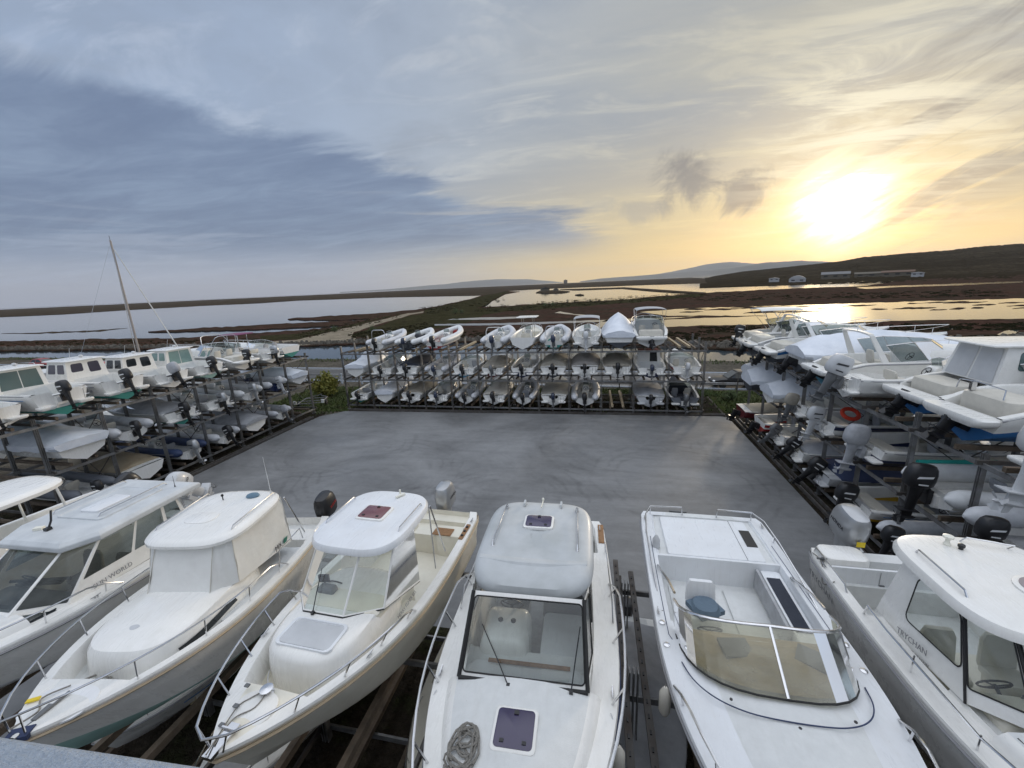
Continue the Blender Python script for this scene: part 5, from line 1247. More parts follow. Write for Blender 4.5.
b = MB(); rr = [[(x, 3.38+dy-.10*(x/.9)**2, 2.60+dz-.03*(x/.9)**2) for x in [lerp(-.93, .93, i/10) for i in range(11)]] for dy, dz in ((-.10, -.01), (-.04, .02), (.05, .015), (.11, -.045))]
b.loft(rr, ring=False, cap=False); b.build('roof_spoiler', GREYROOF, r0)
hatch(r0, 0, 2.22, 2.625, .58, .44, PURPLE)
for sx in (-.72, .72):
    b = MB(); b.tube([(sx*1.02, 1.65, 2.60), (sx*1.02, 1.70, 2.68), (sx*1.06, 2.95, 2.68), (sx*1.06, 3.02, 2.58)], .017, 6); b.box((sx*1.06, 2.98, 2.59), (.06, .1, .04)); b.box((sx*1.02, 1.66, 2.60), (.06, .1, .04)); b.build('roof_rail', STEEL, r0)
for x in (-.4, .38):
    b = MB(); b.pod(rrect(.05, .20, .02, 2, (x, 1.48)), [(2.59, 1), (2.64, .8)]); b.build('roof_rib', GREYROOF, r0)
b = MB(); b.tube([(0, 1.35, 2.60), (0, 1.72, 2.66)], .012, 6); b.ell((0, 1.34, 2.63), (.03, .03, .04), 8, 5); b.build('stern_light', LAMPW, r0)
# inside
b = MB(); b.pod(rrect(1.80, .30, .08, 3, (0, 4.52)), [(1.2, 1), (1.48, 1), (1.54, .92)]); b.build('dashboard', WHITE2, o)
b = MB(); b.pod(rrect(.78, .85, .12, 4, (.42, 3.75)), [(.6, 1), (1.50, 1), (1.62, .9), (1.68, .7)]); cs_ = b.build('helm_console', WHITE, o)
for x in (.30, .52):
    b = MB(); b.lathe([(.01, 0), (.045, 0), (.045, .02), (.01, .03)], (x, 3.72, 1.68), 12); b.build('gauge', BLACK, cs_)
wheel(cs_, .40, 3.28, 1.62, .2, 62)
b = MB(); b.box((0, 2.9, .62), (1.9, 2.6, .04)); b.build('cabin_sole', GREYDK, o, smooth=False)
seat(o, .42, 2.7, .62, .5, VINYLG, back=.5, d=.45); seat(o, -.50, 3.1, .62, .8, VINYLG, back=.55, d=.55)
b = MB(); b.pod(rrect(.75, 1.2, .1, 3, (-.52, 3.55)), [(.62, 1), (1.18, 1), (1.22, .97)]); b.build('side_bench', WHITE2, o)
b = MB(); b.box((-.45, 4.50, 1.555), (.40, .20, .012), 0, .12); b.build('chart_sheet', PAPER, o); b = MB(); b.box((-.05, 4.42, 1.60), (1.25, .05, .03)); b.build('wooden_handrail', TEAK, o)
wiper(o, (.18, 4.88, 1.70), (.58, 4.42, 2.08)); wiper(o, (-.70, 4.86, 1.70), (-.80, 4.38, 2.15))
hatch(o, -.02, 5.50, 1.765, .56, .54, PURPLE, -.03)
H.rail(o, .30, .32, .019, .95, 14, out=.14, tend=.98)
ropecoil(o, .56, 5.72, 1.75, .20, 7, 5, 1.3, rad=.014); ropecoil(o, .62, 5.98, 1.73, .15, 4, 9, .9, rad=.014)
for sx in (-1, 1):
    b = MB(); b.box((sx*1.27, .55, 1.345), (.13, .72, .03)); b.build('teak_step', TEAK, o)
    cleat(o, H.pt(.05, .92, .04, sx), PI/2); cleat(o, H.pt(.62, .93, .04, sx), PI/2); line(o, [H.pt(.66, .93, .06, sx), H.pt(.67, .96, .02, sx)+Vector((0, 0, 0)), H.pt(.70, 1.0, -.1, sx)], .008, PALEGREY)
    b = MB(); b.tube([H.pt(.17, .95, .05, sx), H.pt(.17, .95, .3, sx), H.pt(.40, .95, .3, sx), H.pt(.44, .95, .05, sx)], .014, 6); b.build('side_rail', STEEL, o)
fender(o, H.pt(.70, 1.04, .05, -1), .40, .085, VINYL, .2)
b = MB(); b.pod(rrect(2.2, .45, .1, 3, (0, .35)), [(.5, 1), (1.1, 1), (1.14, .96)]); b.build('stern_bench', WHITE, o)
outboard(o, 0, -.15, .62, .95, PALEGREY, PALEGREY, 0)

# ---- sports cruiser with curved yellowed windscreen
o = thing('sports_cruiser', 'white open sports cruiser with curved yellowish windscreen, flat engine hatch and thin steel stern rails', 'boat', (2.46, 10.1, KZ), PI, NG)
H = Hull(8.1, 2.98, 1.27, .40, full=.46, p=2.5, q=.88, rake=.16, stern=.96)
H.hull(o, WHITE2, WHITE2, RAILGREY, n=22); H.rub(o, RAILGREY, .022, 24, -.05)
H.deck(o, [(0, .02, 1, H.f_deck(.01)), (.02, .215, 3, H.f_cock(.26, 1.26)), (.215, .46, 6, H.f_cock(.26, .70)), (.46, .515, 2, H.f_cock(.30, .95)), (.515, .995, 16, H.f_deck(.20))], WHITE2, DECK)
b = MB(); b.pod(rrect(1.95, 1.50, .04, 2, (0, 1.0)), [(.7, 1), (1.31, 1), (1.325, .99)]); eh = b.build('engine_hatch', WHITE2, o)
b = MB(); b.box((-.86, .95, 1.33), (.22, .62, .012)); b.build('vent_opening', BLACK, eh); b = MB(); b.tube([(-.62, .25, 1.327), (-.62, 1.74, 1.327)], .006, 4); b.build('panel_seam', MIDG, eh)
b = MB(); b.box((.3, 1.765, 1.2), (.05, .02, .04)); b.box((-.4, 1.765, 1.2), (.05, .02, .05)); b.build('latch', MIDG, eh)
b = MB(); b.box((0, 1.78, 1.0), (2.44, .06, .62)); b.build('bulkhead', WHITE2, o)
# floor panels
for x, w2 in ((-.62, 1.05), (.47, 1.05)):
    b = MB(); b.box((x, 2.95, .72), (w2, 1.9, .03)); b.build('floor_panel', DECK, o, bev=.01)
# windscreen
def arc(y0, w, dep, z, zr, n=12, zs=0):
    return [(w*math.copysign(abs(math.sin(a))**.72, math.sin(a)), y0+dep*max(0, math.cos(a))**.62, z+zr*max(0, math.cos(a))**.8) for a in [lerp(-1.53, 1.53, i/n) for i in range(n+1)]]
bs = arc(3.75, 1.20, 1.45, 1.36, .36, 16); tp = [(x*.99, y*.0+3.55+(y-3.75)*.62, z+.44-.04*abs(x)/1.2) for x, y, z in bs]
sc2 = screen(o, bs, tp, AMBER, STEEL, .024, posts=(8,), lower=False)
b = MB(); b.tube([Vector(p)+Vector((0, .01, -.012)) for p in bs], .014, 5); b.build('rubber_seal', RUBBER, sc2)
b = MB()
for sd in (1, -1): b.tube([(sd*1.16, 3.55, 1.82), (sd*1.19, 3.1, 1.70), (sd*1.23, 2.6, 1.5), (sd*1.25, 2.2, 1.34)], .024, 6)
b.build('screen_rail', STEEL, sc2)
line(o, [Vector(p)*1.0+Vector((0, .16, .0)) for p in arc(3.8, 1.24, 1.54, 1.36, .34, 14)[1:-1]], .009, NAVYCOV, 'pin_stripe')
b = MB(); pts_ = [Vector(p)+Vector((0, -.05, .012)) for p in bs if p[1] > 4.0]; pts_ = [(pts_[0].x*.97, 3.98, pts_[0].z+.0)]+pts_+[(pts_[-1].x*.97, 3.98, pts_[-1].z+.0)]; b.add([(0, 4.4, 1.74)]+[tuple(p) for p in pts_], [(0, i, i+1) for i in range(1, len(pts_))]+[(0, len(pts_), 1)]); b.box((0, 4.0, 1.25), (2.0, .05, .5)); dsh = b.build('dashboard', SANDY, o, smooth=False)
for x, rz_ in ((.42, .15), (-.62, -.5)):
    b = MB(); b.box((x, 4.45, 1.73-abs(x)*.10), (.42, .34, .05), 0, rz_); b.build('speaker_grille', MIDG, dsh)
wheel(o, .60, 3.75, 1.32, .19, 55); seat(o, .55, 3.1, .72, .55, WHITE2, back=.45, d=.5)
b = MB(); b.box((.52, 3.08, 1.18), (.5, .45, .09), 0, .5); b.pod(superell(.52, .5, 2.5, 14, (.52, 3.1)), [(1.12, .9), (1.2, 1), (1.28, .8)]); b.build('blue_cloth', mat('grey_blue_cloth', (.12, .17, .22), .85, vs=4, bump=.4, bs=12), o)
b = MB(); b.pod(rrect(.36, 1.9, .05, 2, (-1.0, 2.75)), [(.72, 1), (1.14, 1), (1.18, .95)]); bb = b.build('side_bench', WHITE2, o); b = MB(); b.box((-.99, 2.75, 1.19), (.24, 1.35, .02)); b.build('seat_cushion', DARKCOV, bb)
b = MB(); b.box((-.76, 2.65, 1.0), (.05, 1.6, .42)); b.build('locker_front', GREYDK, o)
b = MB()
for sd in (1, -1): b.tube([(sd*.40, .10, 1.31), (sd*.42, .09, 1.52), (sd*1.18, .12, 1.52), (sd*1.33, .5, 1.52), (sd*1.38, 1.2, 1.47), (sd*1.38, 2.2, 1.40), (sd*1.36, 3.0, 1.34)], .018, 6); b.tube([(sd*1.37, 1.0, 1.3), (sd*1.37, 1.0, 1.48)], .013, 5); b.tube([(sd*1.18, .12, 1.3), (sd*1.18, .12, 1.52)], .013, 5)
b.build('stern_rail', STEEL, o)
H.rail(o, .62, .26, .018, .97, 10)
for sd in (1, -1):
    b = MB(); b.tube([H.pt(t_, .80 if t_ > .5 else .88, .035, sd) for t_ in [.14+.04*k for k in range(20)]], .006, 4); b.build('pin_stripe', NAVYCOV, o)
    for tt in (.47, .53):
        b = MB(); b.lathe([(.01, 0), (.05, 0), (.05, .02), (.02, .03)], H.pt(tt, .93, .035, sd), 12); b.build('deck_filler', STEEL, o)
    cleat(o, H.pt(.44, .95, .04, sd), PI/2); cleat(o, H.pt(.05, .93, .04, sd), PI/2)
ropecoil(o, 1.33, 3.62, 1.33, .05, 4, 4, 1, rad=.012)
for x, y in ((.72, 5.3), (0, 5.55), (-.7, 5.35), (.3, 6.3)):
    b = MB(); b.lathe([(.01, 0), (.02, 0), (.02, .012), (.01, .014)], (x, y, 1.68), 8); b.build('snap_fastener', BLACK, o)
fender(o, H.pt(.62, 1.05, .03, 1), .44, .085, VINYL, .1); fender(o, (1.2, 1.5, 1.55), .34, .085, PALEGREY, .0)
for sd in (-1, 1): text('ARMADA', .10, (sd*1.36, 3.0, 1.22), basis((0, sd, 0), (sd, 0, .3)), INK, o)
b = MB(); b.box((.45, -.35, .9), (.5, .3, .05)); b.box((.45, -.2, 1.1), (.42, .06, .3)); b.build('stern_bracket', MIDG, o)

# ---- pilothouse boat at the right edge
o = thing('pilothouse_boat', 'white pilothouse boat with round roof hatch and yellow-stickered silver outboard', 'boat', (5.74, 9.0, KZ), PI+.0, NG)
H = Hull(7.2, 2.78, 1.30, .46, full=.42, p=2.4, q=.88, rake=.14)
H.hull(o, WHITE, DARKB, None, n=22); H.rub(o, RAILGREY, .026, 24, -.08)
H.deck(o, [(0, .04, 1, H.f_cock(.2, 1.30)), (.04, .10, 1, H.f_cock(.2, 1.0)), (.10, .27, 3, H.f_cock(.2, .5)), (.27, .46, 4, H.f_cock(.42, .58)), (.46, .565, 2, H.f_recess(.42, .0)), (.565, .96, 12, H.f_trunk(.30, lambda t: .22*max(0, 1-((t-.54)/.42)**2.2), .06)), (.96, .995, 3, H.f_deck(.02))], WHITE, DECK)
b = MB(); b.pod(rrect(.85, .55, .16, 4, (.78, .30)), [(1.0, 1), (1.40, 1), (1.46, .93), (1.48, .8)]); b.build('stern_quarter', WHITE, o); b = MB(); b.pod(rrect(.6, .55, .16, 4, (-.95, .30)), [(1.0, 1), (1.40, 1), (1.46, .93), (1.48, .8)]); b.build('stern_quarter', WHITE, o)
b = MB(); b.box((0, .62, .95), (2.3, .05, .8)); lk = b.build('cockpit_bulkhead', WHITE2, o); b = MB(); b.tube([(.25, .65, .6), (.25, .65, 1.3)], .004, 4); b.box((.2, .655, 1.0), (.08, .02, .05)); b.build('latch', MIDG, lk)
w0 = .95
base = [(-w0, 1.75, 1.36), (w0, 1.75, 1.36), (w0, 2.25, 1.30), (w0*.98, 3.55, 1.48), (.62, 4.1, 1.74), (-.62, 4.1, 1.74), (-w0*.98, 3.55, 1.48), (-w0, 2.25, 1.30)]
topp = [(-.82, 1.98, 2.62), (.82, 1.98, 2.62), (.83, 2.3, 2.62), (.80, 3.05, 2.62), (.52, 3.42, 2.62), (-.52, 3.42, 2.62), (-.80, 3.05, 2.62), (-.83, 2.3, 2.62)]
cb = cabin(o, base, topp, {2: [(-.25+.3, .97, .30, .90, .12)], 3: [(.06, .95, .16, .92, .05)], 4: [(.03, .97, .12, .93, .05)], 5: [(.05, .94, .16, .92, .05)], 6: [(.03, .95, .30, .90, .12)]}, WHITE, CLEAR, None, skip=(0,), frame=RUBBER)
for i in (3, 4, 5, 6): b = MB(); b.tube([Vector(base[i])+Vector((0, .01, 0)), Vector(topp[i])+Vector((0, .01, 0))], .018, 5); b.build('screen_post', RUBBER, cb)
rf = MB(); rf.pod(superell(2.02, 2.25, 3.8, 44, (0, 2.62)), [(2.60, .97), (2.62, 1.0), (2.68, 1.0), (2.75, .965), (2.78, .86), (2.79, .5), (2.792, .1)]); r0 = rf.build('hardtop', WHITE, o)
b = MB(); b.lathe([(.30, -.02), (.31, .0), (.31, .025), (.27, .035), (.01, .035)], (-.25, 2.85, 2.79), 28); rh = b.build('roof_hatch', WHITE, r0); b = MB(); b.lathe([(.25, 0), (.25, .012), (.01, .016)], (-.25, 2.85, 2.822), 28); b.build('hatch_pane', mat('pink_grey_acrylic', (.30, .26, .27), .15, coat=.4), rh)
b = MB(); b.tube([(.80, 2.1, 2.76), (.80, 2.16, 2.85), (.82, 3.05, 2.85), (.82, 3.12, 2.75)], .015, 6); b.box((.82, 3.14, 2.75), (.08, .12, .03)); b.build('roof_rail', STEEL, r0); b = MB(); b.tube([(-.6, 1.8, 2.76), (-.62, 1.9, 2.88), (-.1, 1.75, 2.88), (-.05, 1.7, 2.76)], .012, 5); b.build('roof_rail', STEEL, r0)
b = MB(); b.lathe([(.045, 0), (.05, .04), (.03, .07), (.03, .13), (.07, .15), (.07, .18), (.01, .2)], (.22, 1.85, 2.77), 12); b.build('deck_lamp', LAMPW, r0); b = MB(); b.lathe([(.03, 0), (.03, .05), (.045, .06), (.045, .10), (.01, .12)], (.10, 1.95, 2.77), 10); b.build('navigation_light', BLACK, r0)
b = MB(); b.pod(rrect(1.5, .5, .1, 3, (0, 3.65)), [(1.2, 1), (1.5, 1), (1.56, .93)]); b.build('dashboard', CREAM, o); b = MB(); b.box((0, 2.7, .62), (1.8, 1.9, .04)); b.build('cabin_sole', CREAM, o)
wheel(o, .35, 3.2, 1.5, .18, 60); wheel(o, .1, 3.45, 1.62, .14, 70, MIDG); seat(o, .4, 2.55, .64, .5, CREAM, back=.55); seat(o, -.4, 2.55, .64, .5, CREAM, back=.55)
b = MB(); b.box((-.1, 3.72, 1.62), (.5, .22, .12), 0, .3); b.build('chart_plotter', BLACK, o); wiper(o, (-.05, 4.02, 1.85), (-.12, 3.66, 2.4))
for q, (x, z, r) in enumerate(((.40, 1.90, .07), (.20, 1.86, 0))):
    b = MB()
    if r: b.lathe([(.01, 0), (r, 0), (r, .002)], (0, 0, 0), 16)
    else: b.box((0, 0, 0), (.14, .12, .003))
    M_ = Matrix.Translation((x, 4.015-(z-1.84)*.77+.012, z)) @ basis((1, 0, 0), (0, .79, .61)).to_4x4(); b.v = [tuple(M_ @ Vector(p)) for p in b.v]; b.build('window_sticker', PAPER, cb)
for sd in (-1, 1):
    b = MB(); b.add([Vector((sd*x, y, z)) for x, y, z in ((.88, 4.05, 1.55), (.86, 4.15, 1.71), (.70, 5.2, 1.70), (.74, 5.3, 1.55))], [(0, 1, 2, 3)]); b.build('side_window', DKGLASS, o, smooth=False)
    text('TRYCHAN', .13, (sd*.965, 2.6, 1.52), basis((0, sd, .22), (sd, 0, .1)), INK, o); text('EXPLORATION', .06, (sd*.97, 2.78, 1.40), basis((0, sd, .2), (sd, 0, .1)), INK, o)
    text('TRYCHAN', .20, H.pt(.11, 1.012, -.30, sd), basis((0, sd, 0), (sd, 0, -.12)), INK, o)
    b = MB(); b.tube([(sd*1.22, 1.9, 1.34), (sd*1.24, 2.0, 1.60), (sd*1.26, 2.5, 1.60), (sd*1.26, 4.2, 1.68), (sd*1.05, 5.4, 1.84), (sd*.7, 6.6, 2.0), (0, 7.25, 2.08)], .017, 6)
    for y, x in ((3.1, 1.26), (4.2, 1.26), (5.4, 1.05)): b.tube([(sd*x, y, 1.36), (sd*x, y, 1.72)], .012, 5)
    b.build('side_rail', STEEL, o)
    b = MB(); b.tube([(sd*1.2, .12, 1.34), (sd*1.2, .18, 1.46), (sd*1.22, 1.3, 1.46), (sd*1.22, 1.4, 1.34)], .014, 6); b.build('grab_rail', STEEL, o)
    cleat(o, H.pt(.09, .95, .04, sd), PI/2)
b = MB(); b.tube([H.pt(.07, .93, .04, 1), H.pt(.07, .93, .14, 1)], .03, 8); b.tube([H.pt(.07, .93, .12, 1)-Vector((.1, 0, 0)), H.pt(.07, .93, .12, 1)+Vector((.1, 0, 0))], .02, 6); b.build('mooring_bitt', MIDG, o)
line(o, [H.pt(.03, .98, .05, 1), H.pt(.08, .96, .08, 1), H.pt(.12, 1.01, -.2, 1), H.pt(.16, .97, .07, 1)], .011)
line(o, [(1.12, 5.0, 1.82), (1.16, 5.02, 1.5), (1.28, 5.05, 1.3)], .008); fender(o, (1.36, 5.05, 1.5), .36, .12, TUBEG, .15)
ob = outboard(o, .30, -.12, 1.14, 1.35, SILVER, SILVER, 12, 'HONDA', INKD, .1)
b = MB(); b.box((.30, .02, 1.50), (.16, .006, .12)); b.build('sticker', INKY, ob)

# ---- cabin boat at the left edge
o = thing('pilothouse_boat', 'white boat with flat angular roof and smoky windows left of the canvas-enclosed boat', 'boat', (-11.45, 9.0, KZ), PI+.04, NG)
H = Hull(7.2, 2.95, 1.26, .44, full=.42, p=2.5, q=.9, rake=.14)
H.hull(o, WHITE, WHITE2, None, n=22); H.rub(o, RAILGREY, .024, 24, -.08)
H.deck(o, [(0, .04, 1, H.f_cock(.2, 1.10)), (.04, .24, 4, H.f_cock(.2, .5)), (.24, .56, 5, H.f_cock(.40, .58)), (.56, .66, 2, H.f_recess(.40, .0)), (.66, .96, 10, H.f_trunk(.3, lambda t: .20*max(0, 1-((t-.62)/.36)**2.2), .06)), (.96, .995, 3, H.f_deck(.02))], WHITE, DECK)
w0 = 1.06
base = [(-w0, 1.45, 1.32), (w0, 1.45, 1.32), (w0, 4.25, 1.40), (.70, 4.85, 1.70), (-.70, 4.85, 1.70), (-w0, 4.25, 1.40)]
topp = [(-.98, 1.65, 2.42), (.98, 1.65, 2.42), (.98, 3.35, 2.44), (.66, 3.72, 2.44), (-.66, 3.72, 2.44), (-.98, 3.35, 2.44)]
cb = cabin(o, base, topp, {1: [(.05, .22, .2, .94, .02), (.26, .56, .34, .94, .02), (.59, .97, .34, .94, .02)], 2: [(.05, .95, .08, .95, .02)], 3: [(.03, .97, .06, .96, .02)], 4: [(.05, .95, .08, .95, .02)], 5: [(.03, .41, .34, .94, .02), (.44, .74, .34, .94, .02), (.78, .95, .2, .94, .02)]}, WHITE, SMOKE, None, skip=(0,))
rf = MB(); ro = [(-1.12, 1.1), (1.12, 1.1), (1.12, 3.45), (.80, 3.95), (-.80, 3.95), (-1.12, 3.45)]
rf.pod(ro, [(2.38, .97), (2.40, 1.0), (2.50, 1.0), (2.56, .93), (2.57, .86)]); r0 = rf.build('roof', FIBRE, o, smooth=False, bev=.02)
b = MB(); b.pod(rrect(1.25, 1.45, .1, 3, (0, 2.35)), [(2.565, 1), (2.60, .99), (2.60, .95), (2.585, .93)]); b.build('roof_panel', FIBRE, r0)
b = MB(); b.pod(rrect(.5, .75, .06, 3, (.05, 2.45)), [(2.58, 1), (2.625, 1), (2.63, .94)]); b.build('sliding_hatch', WHITE2, r0)
for sx in (-.42, .85):
    b = MB(); b.tube([(sx, 1.4, 2.58), (sx, 1.46, 2.64), (sx, 2.9, 2.64), (sx, 2.96, 2.58)], .014, 6); b.build('roof_rail', STEEL, r0)
b = MB(); b.tube([(.15, 3.5, 2.56), (.12, 3.42, 2.75), (.16, 3.35, 2.95)], .02, 6); b.box((.14, 3.5, 2.6), (.1, .1, .06)); b.build('antenna_mount', BLACK, r0); whip(r0, (-.80, 1.5, 2.58), .3, (0, 0), BLACK)
b = MB(); b.box((.38, 3.5, 2.60), (.16, .1, .05), 0, .4); b.build('horn', LAMPW, r0)
b = MB(); b.box((0, 3.0, .62), (2.0, 3.0, .04)); b.build('cabin_sole', TANCOV, o); b = MB(); b.pod(rrect(1.8, .5, .1, 3, (0, 4.2)), [(1.1, 1), (1.46, 1), (1.52, .93)]); b.build('dashboard', MIDG, o)
wheel(o, .45, 3.8, 1.56, .2, 60); seat(o, .45, 3.0, .64, .55, TANCOV, back=.5); seat(o, -.5, 3.0, .64, .55, TANCOV, back=.5)
b = MB(); b.box((.1, 3.9, 1.6), (.9, .1, .06), 0, .2); b.tube([(-.4, 3.7, 1.6), (.5, 4.1, 1.75)], .03, 6); b.build('stowed_gear', BLACK, o)
for sd in (-1, 1):
    b = MB(); b.add([Vector((sd*x, y, z)) for x, y, z in ((1.0, 4.35, 1.42), (.98, 4.35, 1.50), (.72, 5.7, 1.56), (.74, 5.85, 1.48))], [(0, 1, 2, 3)]); b.build('side_window', DKGLASS, o, smooth=False)
    text('SUN WORLD', .13, (sd*1.075, 3.4, 1.50), basis((0, sd, 0), (sd, 0, .1)), INK, o)
    b = MB(); b.tube([(sd*1.02, 1.45, 1.34), (sd*1.0, 1.62, 2.46)], .02, 6); b.build('roof_support', STEEL, o); cleat(o, H.pt(.55, .95, .04, sd), PI/2)
H.rail(o, .48, .30, .016, .93, 12, out=.04)
b = MB(); b.pod(rrect(2.3, .5, .1, 3, (0, .4)), [(.5, 1), (1.05, 1), (1.1, .96)]); b.build('stern_bench', WHITE, o)
outboard(o, .95, -.05, 1.22, 1.25, PALEGREY, PALEGREY, 48, 'YAMAHA', INKD, .2)

# ---- boat cut by the left edge of the photo
o = small_boat('white boat with rounded T-top roof cut by the left edge of the photo', (-15.0, 9.1, KZ), PI, 'open', NG, L=6.6, B=2.6, D=1.25, rise=.4, motor=(BLACK, BLACK, 25, 1.2), seed=77, extra=(), deck=CREAM)
rf = MB(); rf.pod(superell(1.95, 2.4, 3.0, 32, (0, 2.7)), [(2.46, .97), (2.48, 1.0), (2.56, 1.0), (2.62, .94), (2.64, .8), (2.65, .3)]); r0 = rf.build('hardtop', WHITE, o)
for sx in (-1, 1):
    for y in (1.8, 3.6): pl = MB(); pl.tube([(sx*.95, y, 1.28), (sx*.85, y+(.1 if y < 2 else -.2), 2.5)], .03, 6); pl.build('hardtop_leg', WHITE, o)
whip(r0, (-.3, 3.2, 2.62), .5)

# ---- boats stored on the tier below the large ones
LG = 'boats stored on the lower tier of the nearest rack'
small_boat('cream boat below, in the gap left of the violet-hatched pilothouse boat', (-2.75, 9.6, .55), PI, 'bow', LG, L=5.6, B=2.1, deck=CREAM, motor=(BLACK, BLACK, 15, 1.0), seed=61, top=CREAM, extra=())
small_boat('grey covered dinghy on the lower tier between the sports cruiser and the violet-hatched boat', (.75, 9.4, .55), PI, 'cover', LG, L=4.8, B=1.9, cov=GREYCOV, motor=(BLACK, BLACK, 10, .9), seed=62)
small_boat('grey and white flat-decked boat on the lower tier under the canvas-enclosed boat', (-6.6, 9.3, .55), PI, 'bow', LG, L=5.8, B=2.2, motor=(BLACK, BLACK, 10, .9), seed=63, deck=GREYDK)
small_boat('dark-bottomed boat on the lower tier beneath the right-hand pilothouse boat', (4.3, 9.2, .55), PI, 'bow', LG, L=5.6, B=2.2, bottom=TEAL, motor=(BLACK, BLACK, 10, .9), seed=64, deck=DARKCOV)
small_boat('small tender with timber seat on the lower tier under the leftmost boats', (-9.6, 9.2, .55), PI, 'open', LG, L=5.0, B=1.9, motor=(BLACK, BLACK, 10, .9), seed=65, deck=PALEWOOD)
# upright steel uprights and a perforated channel in the gap left of the sports cruiser
for x, y0, lb in ((.42, 9.7, 'perforated grey steel channel lying along the gap left of the sports cruiser'), (.78, 9.3, 'rusty steel beam beside the perforated channel, left of the sports cruiser')):
    b = MB(); b.beam((x, y0, 2.82), (x+.1, 3.2, 2.82), .12, .07)
    for k in range(24): b.box((x+.05*k/12, y0-.25-k*.26, 2.865), (.03, .07, .02), 1)
    tag(b.build('steel_channel', [GALVD, BLACK], smooth=False), lb, 'beam')

# ---- parapet under the viewer
pa = at(-60, 724, 9.0); pb = at(260, 771.5, 9.0); dv = (pb-pa).normalized(); nv = Vector((-dv.y, dv.x, 0))
if nv.y > 0: nv = -nv
b = MB(); A_, B_ = pa-dv*4, pb+dv*5
rings = []
for p in (A_, B_):
    rings.append([p+Vector((0, 0, -.32)), p+Vector((0, 0, -.015)), p+nv*.012, p+nv*.30, p+nv*.31+Vector((0, 0, -.32))])
b.loft(rings); 
PAR = mat('speckled_parapet_coping', (.44, .50, .58), .8, vs=45, bump=.8, bs=120, col2=(.36, .42, .50))
o = thing('parapet', 'pale blue-grey speckled concrete parapet across the bottom left corner', 'parapet')
b.build('coping', PAR, o, smooth=False, bev=.01)
b = MB(); rings = []
for p in (A_, B_): rings.append([p+nv*.06+Vector((0, 0, -9.1)), p+nv*.06+Vector((0, 0, -.322)), p+nv*.26+Vector((0, 0, -.322)), p+nv*.26+Vector((0, 0, -9.1))])
b.loft(rings); b.build('wall', CONC, o, smooth=False)

# ------------------------------------------------------------------ boats on the far rack
BK, SV, PG, MG = (BLACK, BLACK), (SILVER, SILVER), (PALEGREY, PALEGREY), (MIDG, MIDG)
NAVM = mat('dark_navy_cowling', (.02, .03, .06), .3, coat=.3)
NV = (NAVM, MIDG)
def mo(c, tilt=0, sc=1.0): return (c[0], c[1], tilt, sc)
G1, G2, G3 = 'boats on the top tier of the far rack', 'boats on the middle tier of the far rack', 'boats on the bottom tier of the far rack'
KY = .12
def far(i, tier, label, kind, dx=0, dy=0, rz=0.0, **k):
    small_boat(label, (FX[i]+dx, 31.1+dy, ZS[tier]+KY), rz, kind, (G3, G2, G1)[tier], seed=100+tier*20+i, **k)
# top tier, left to right
far(1, 2, 'inflatable with black outboard and steel roll bar, leftmost on the far rack\'s top tier', 'rib', dx=-.2, L=5.2, B=2.1, motor=mo(BK, 5), tube=TUBEG, side=WHITE, extra=('arch', 'bowpad'), deck=WHITE)
far(2, 2, 'inflatable with upright grey seat cover and dark outboard, beside the red inflatable', 'rib', L=5.6, B=2.1, motor=mo(NV, 5), tube=TUBEW, side=DARKB, extra=('bowpad',))
o_ = C.objects[-1]
far(3, 2, 'white-tubed inflatable with red deck and red lower hull on the far rack\'s top tier', 'rib', dx=.1, L=6.4, B=2.3, D=1.1, motor=mo(BK, 0, 1.15), tube=TUBEW, side=WHITE, bottom=REDM, deck=REDM, top=WHITE, extra=('bowpad',))
far(5, 2, 'white inflatable with tall white arch over its console on the far rack\'s top tier', 'rib', dx=.2, L=6.0, B=2.3, motor=mo(NV, 0, 1.15), tube=TUBEG, extra=('arch', 'white', 'bowpad'))
far(6, 2, 'centre console boat with cream deck and white T-top, highest boat on the far rack', 'open', dx=.1, L=6.4, B=2.35, D=1.15, side=WHITE, top=WHITE, deck=CREAM, motor=None, extra=('ttop',))
far(7, 2, 'grey-tubed inflatable with teal trim and covered console right of the T-top boat', 'rib', dx=.1, L=5.6, B=2.35, motor=mo(NV, 0, 1.1), tube=TUBEG, side=WHITE, bottom=TEAL, extra=('bowpad', 'arch'))
far(8, 2, 'white open boat under a dark grey bimini on the far rack\'s top tier', 'open', dx=.1, L=6.0, B=2.3, D=1.15, motor=mo(PG, 5, 1.1), extra=('bimini',), cov=GREYCOV)
far(9, 2, 'boat shrink-wrapped in white, peaked like a tent, on the far rack\'s top tier', 'tarp', dx=.1, L=6.4, B=2.55, D=1.0, motor=None, ridge=[(-.02, .3), (.12, .5), (.38, 1.35), (.5, 1.3), (1.0, .05)], bottom=DARKB)
far(10, 2, 'white cabin cruiser with raised bimini, rightmost boat on the far rack\'s top tier', 'cruiser', dx=-.1, L=6.6, B=2.55, D=1.25, motor=None, extra=('bimini',), cov=GREYCOV, stripe=REDM)
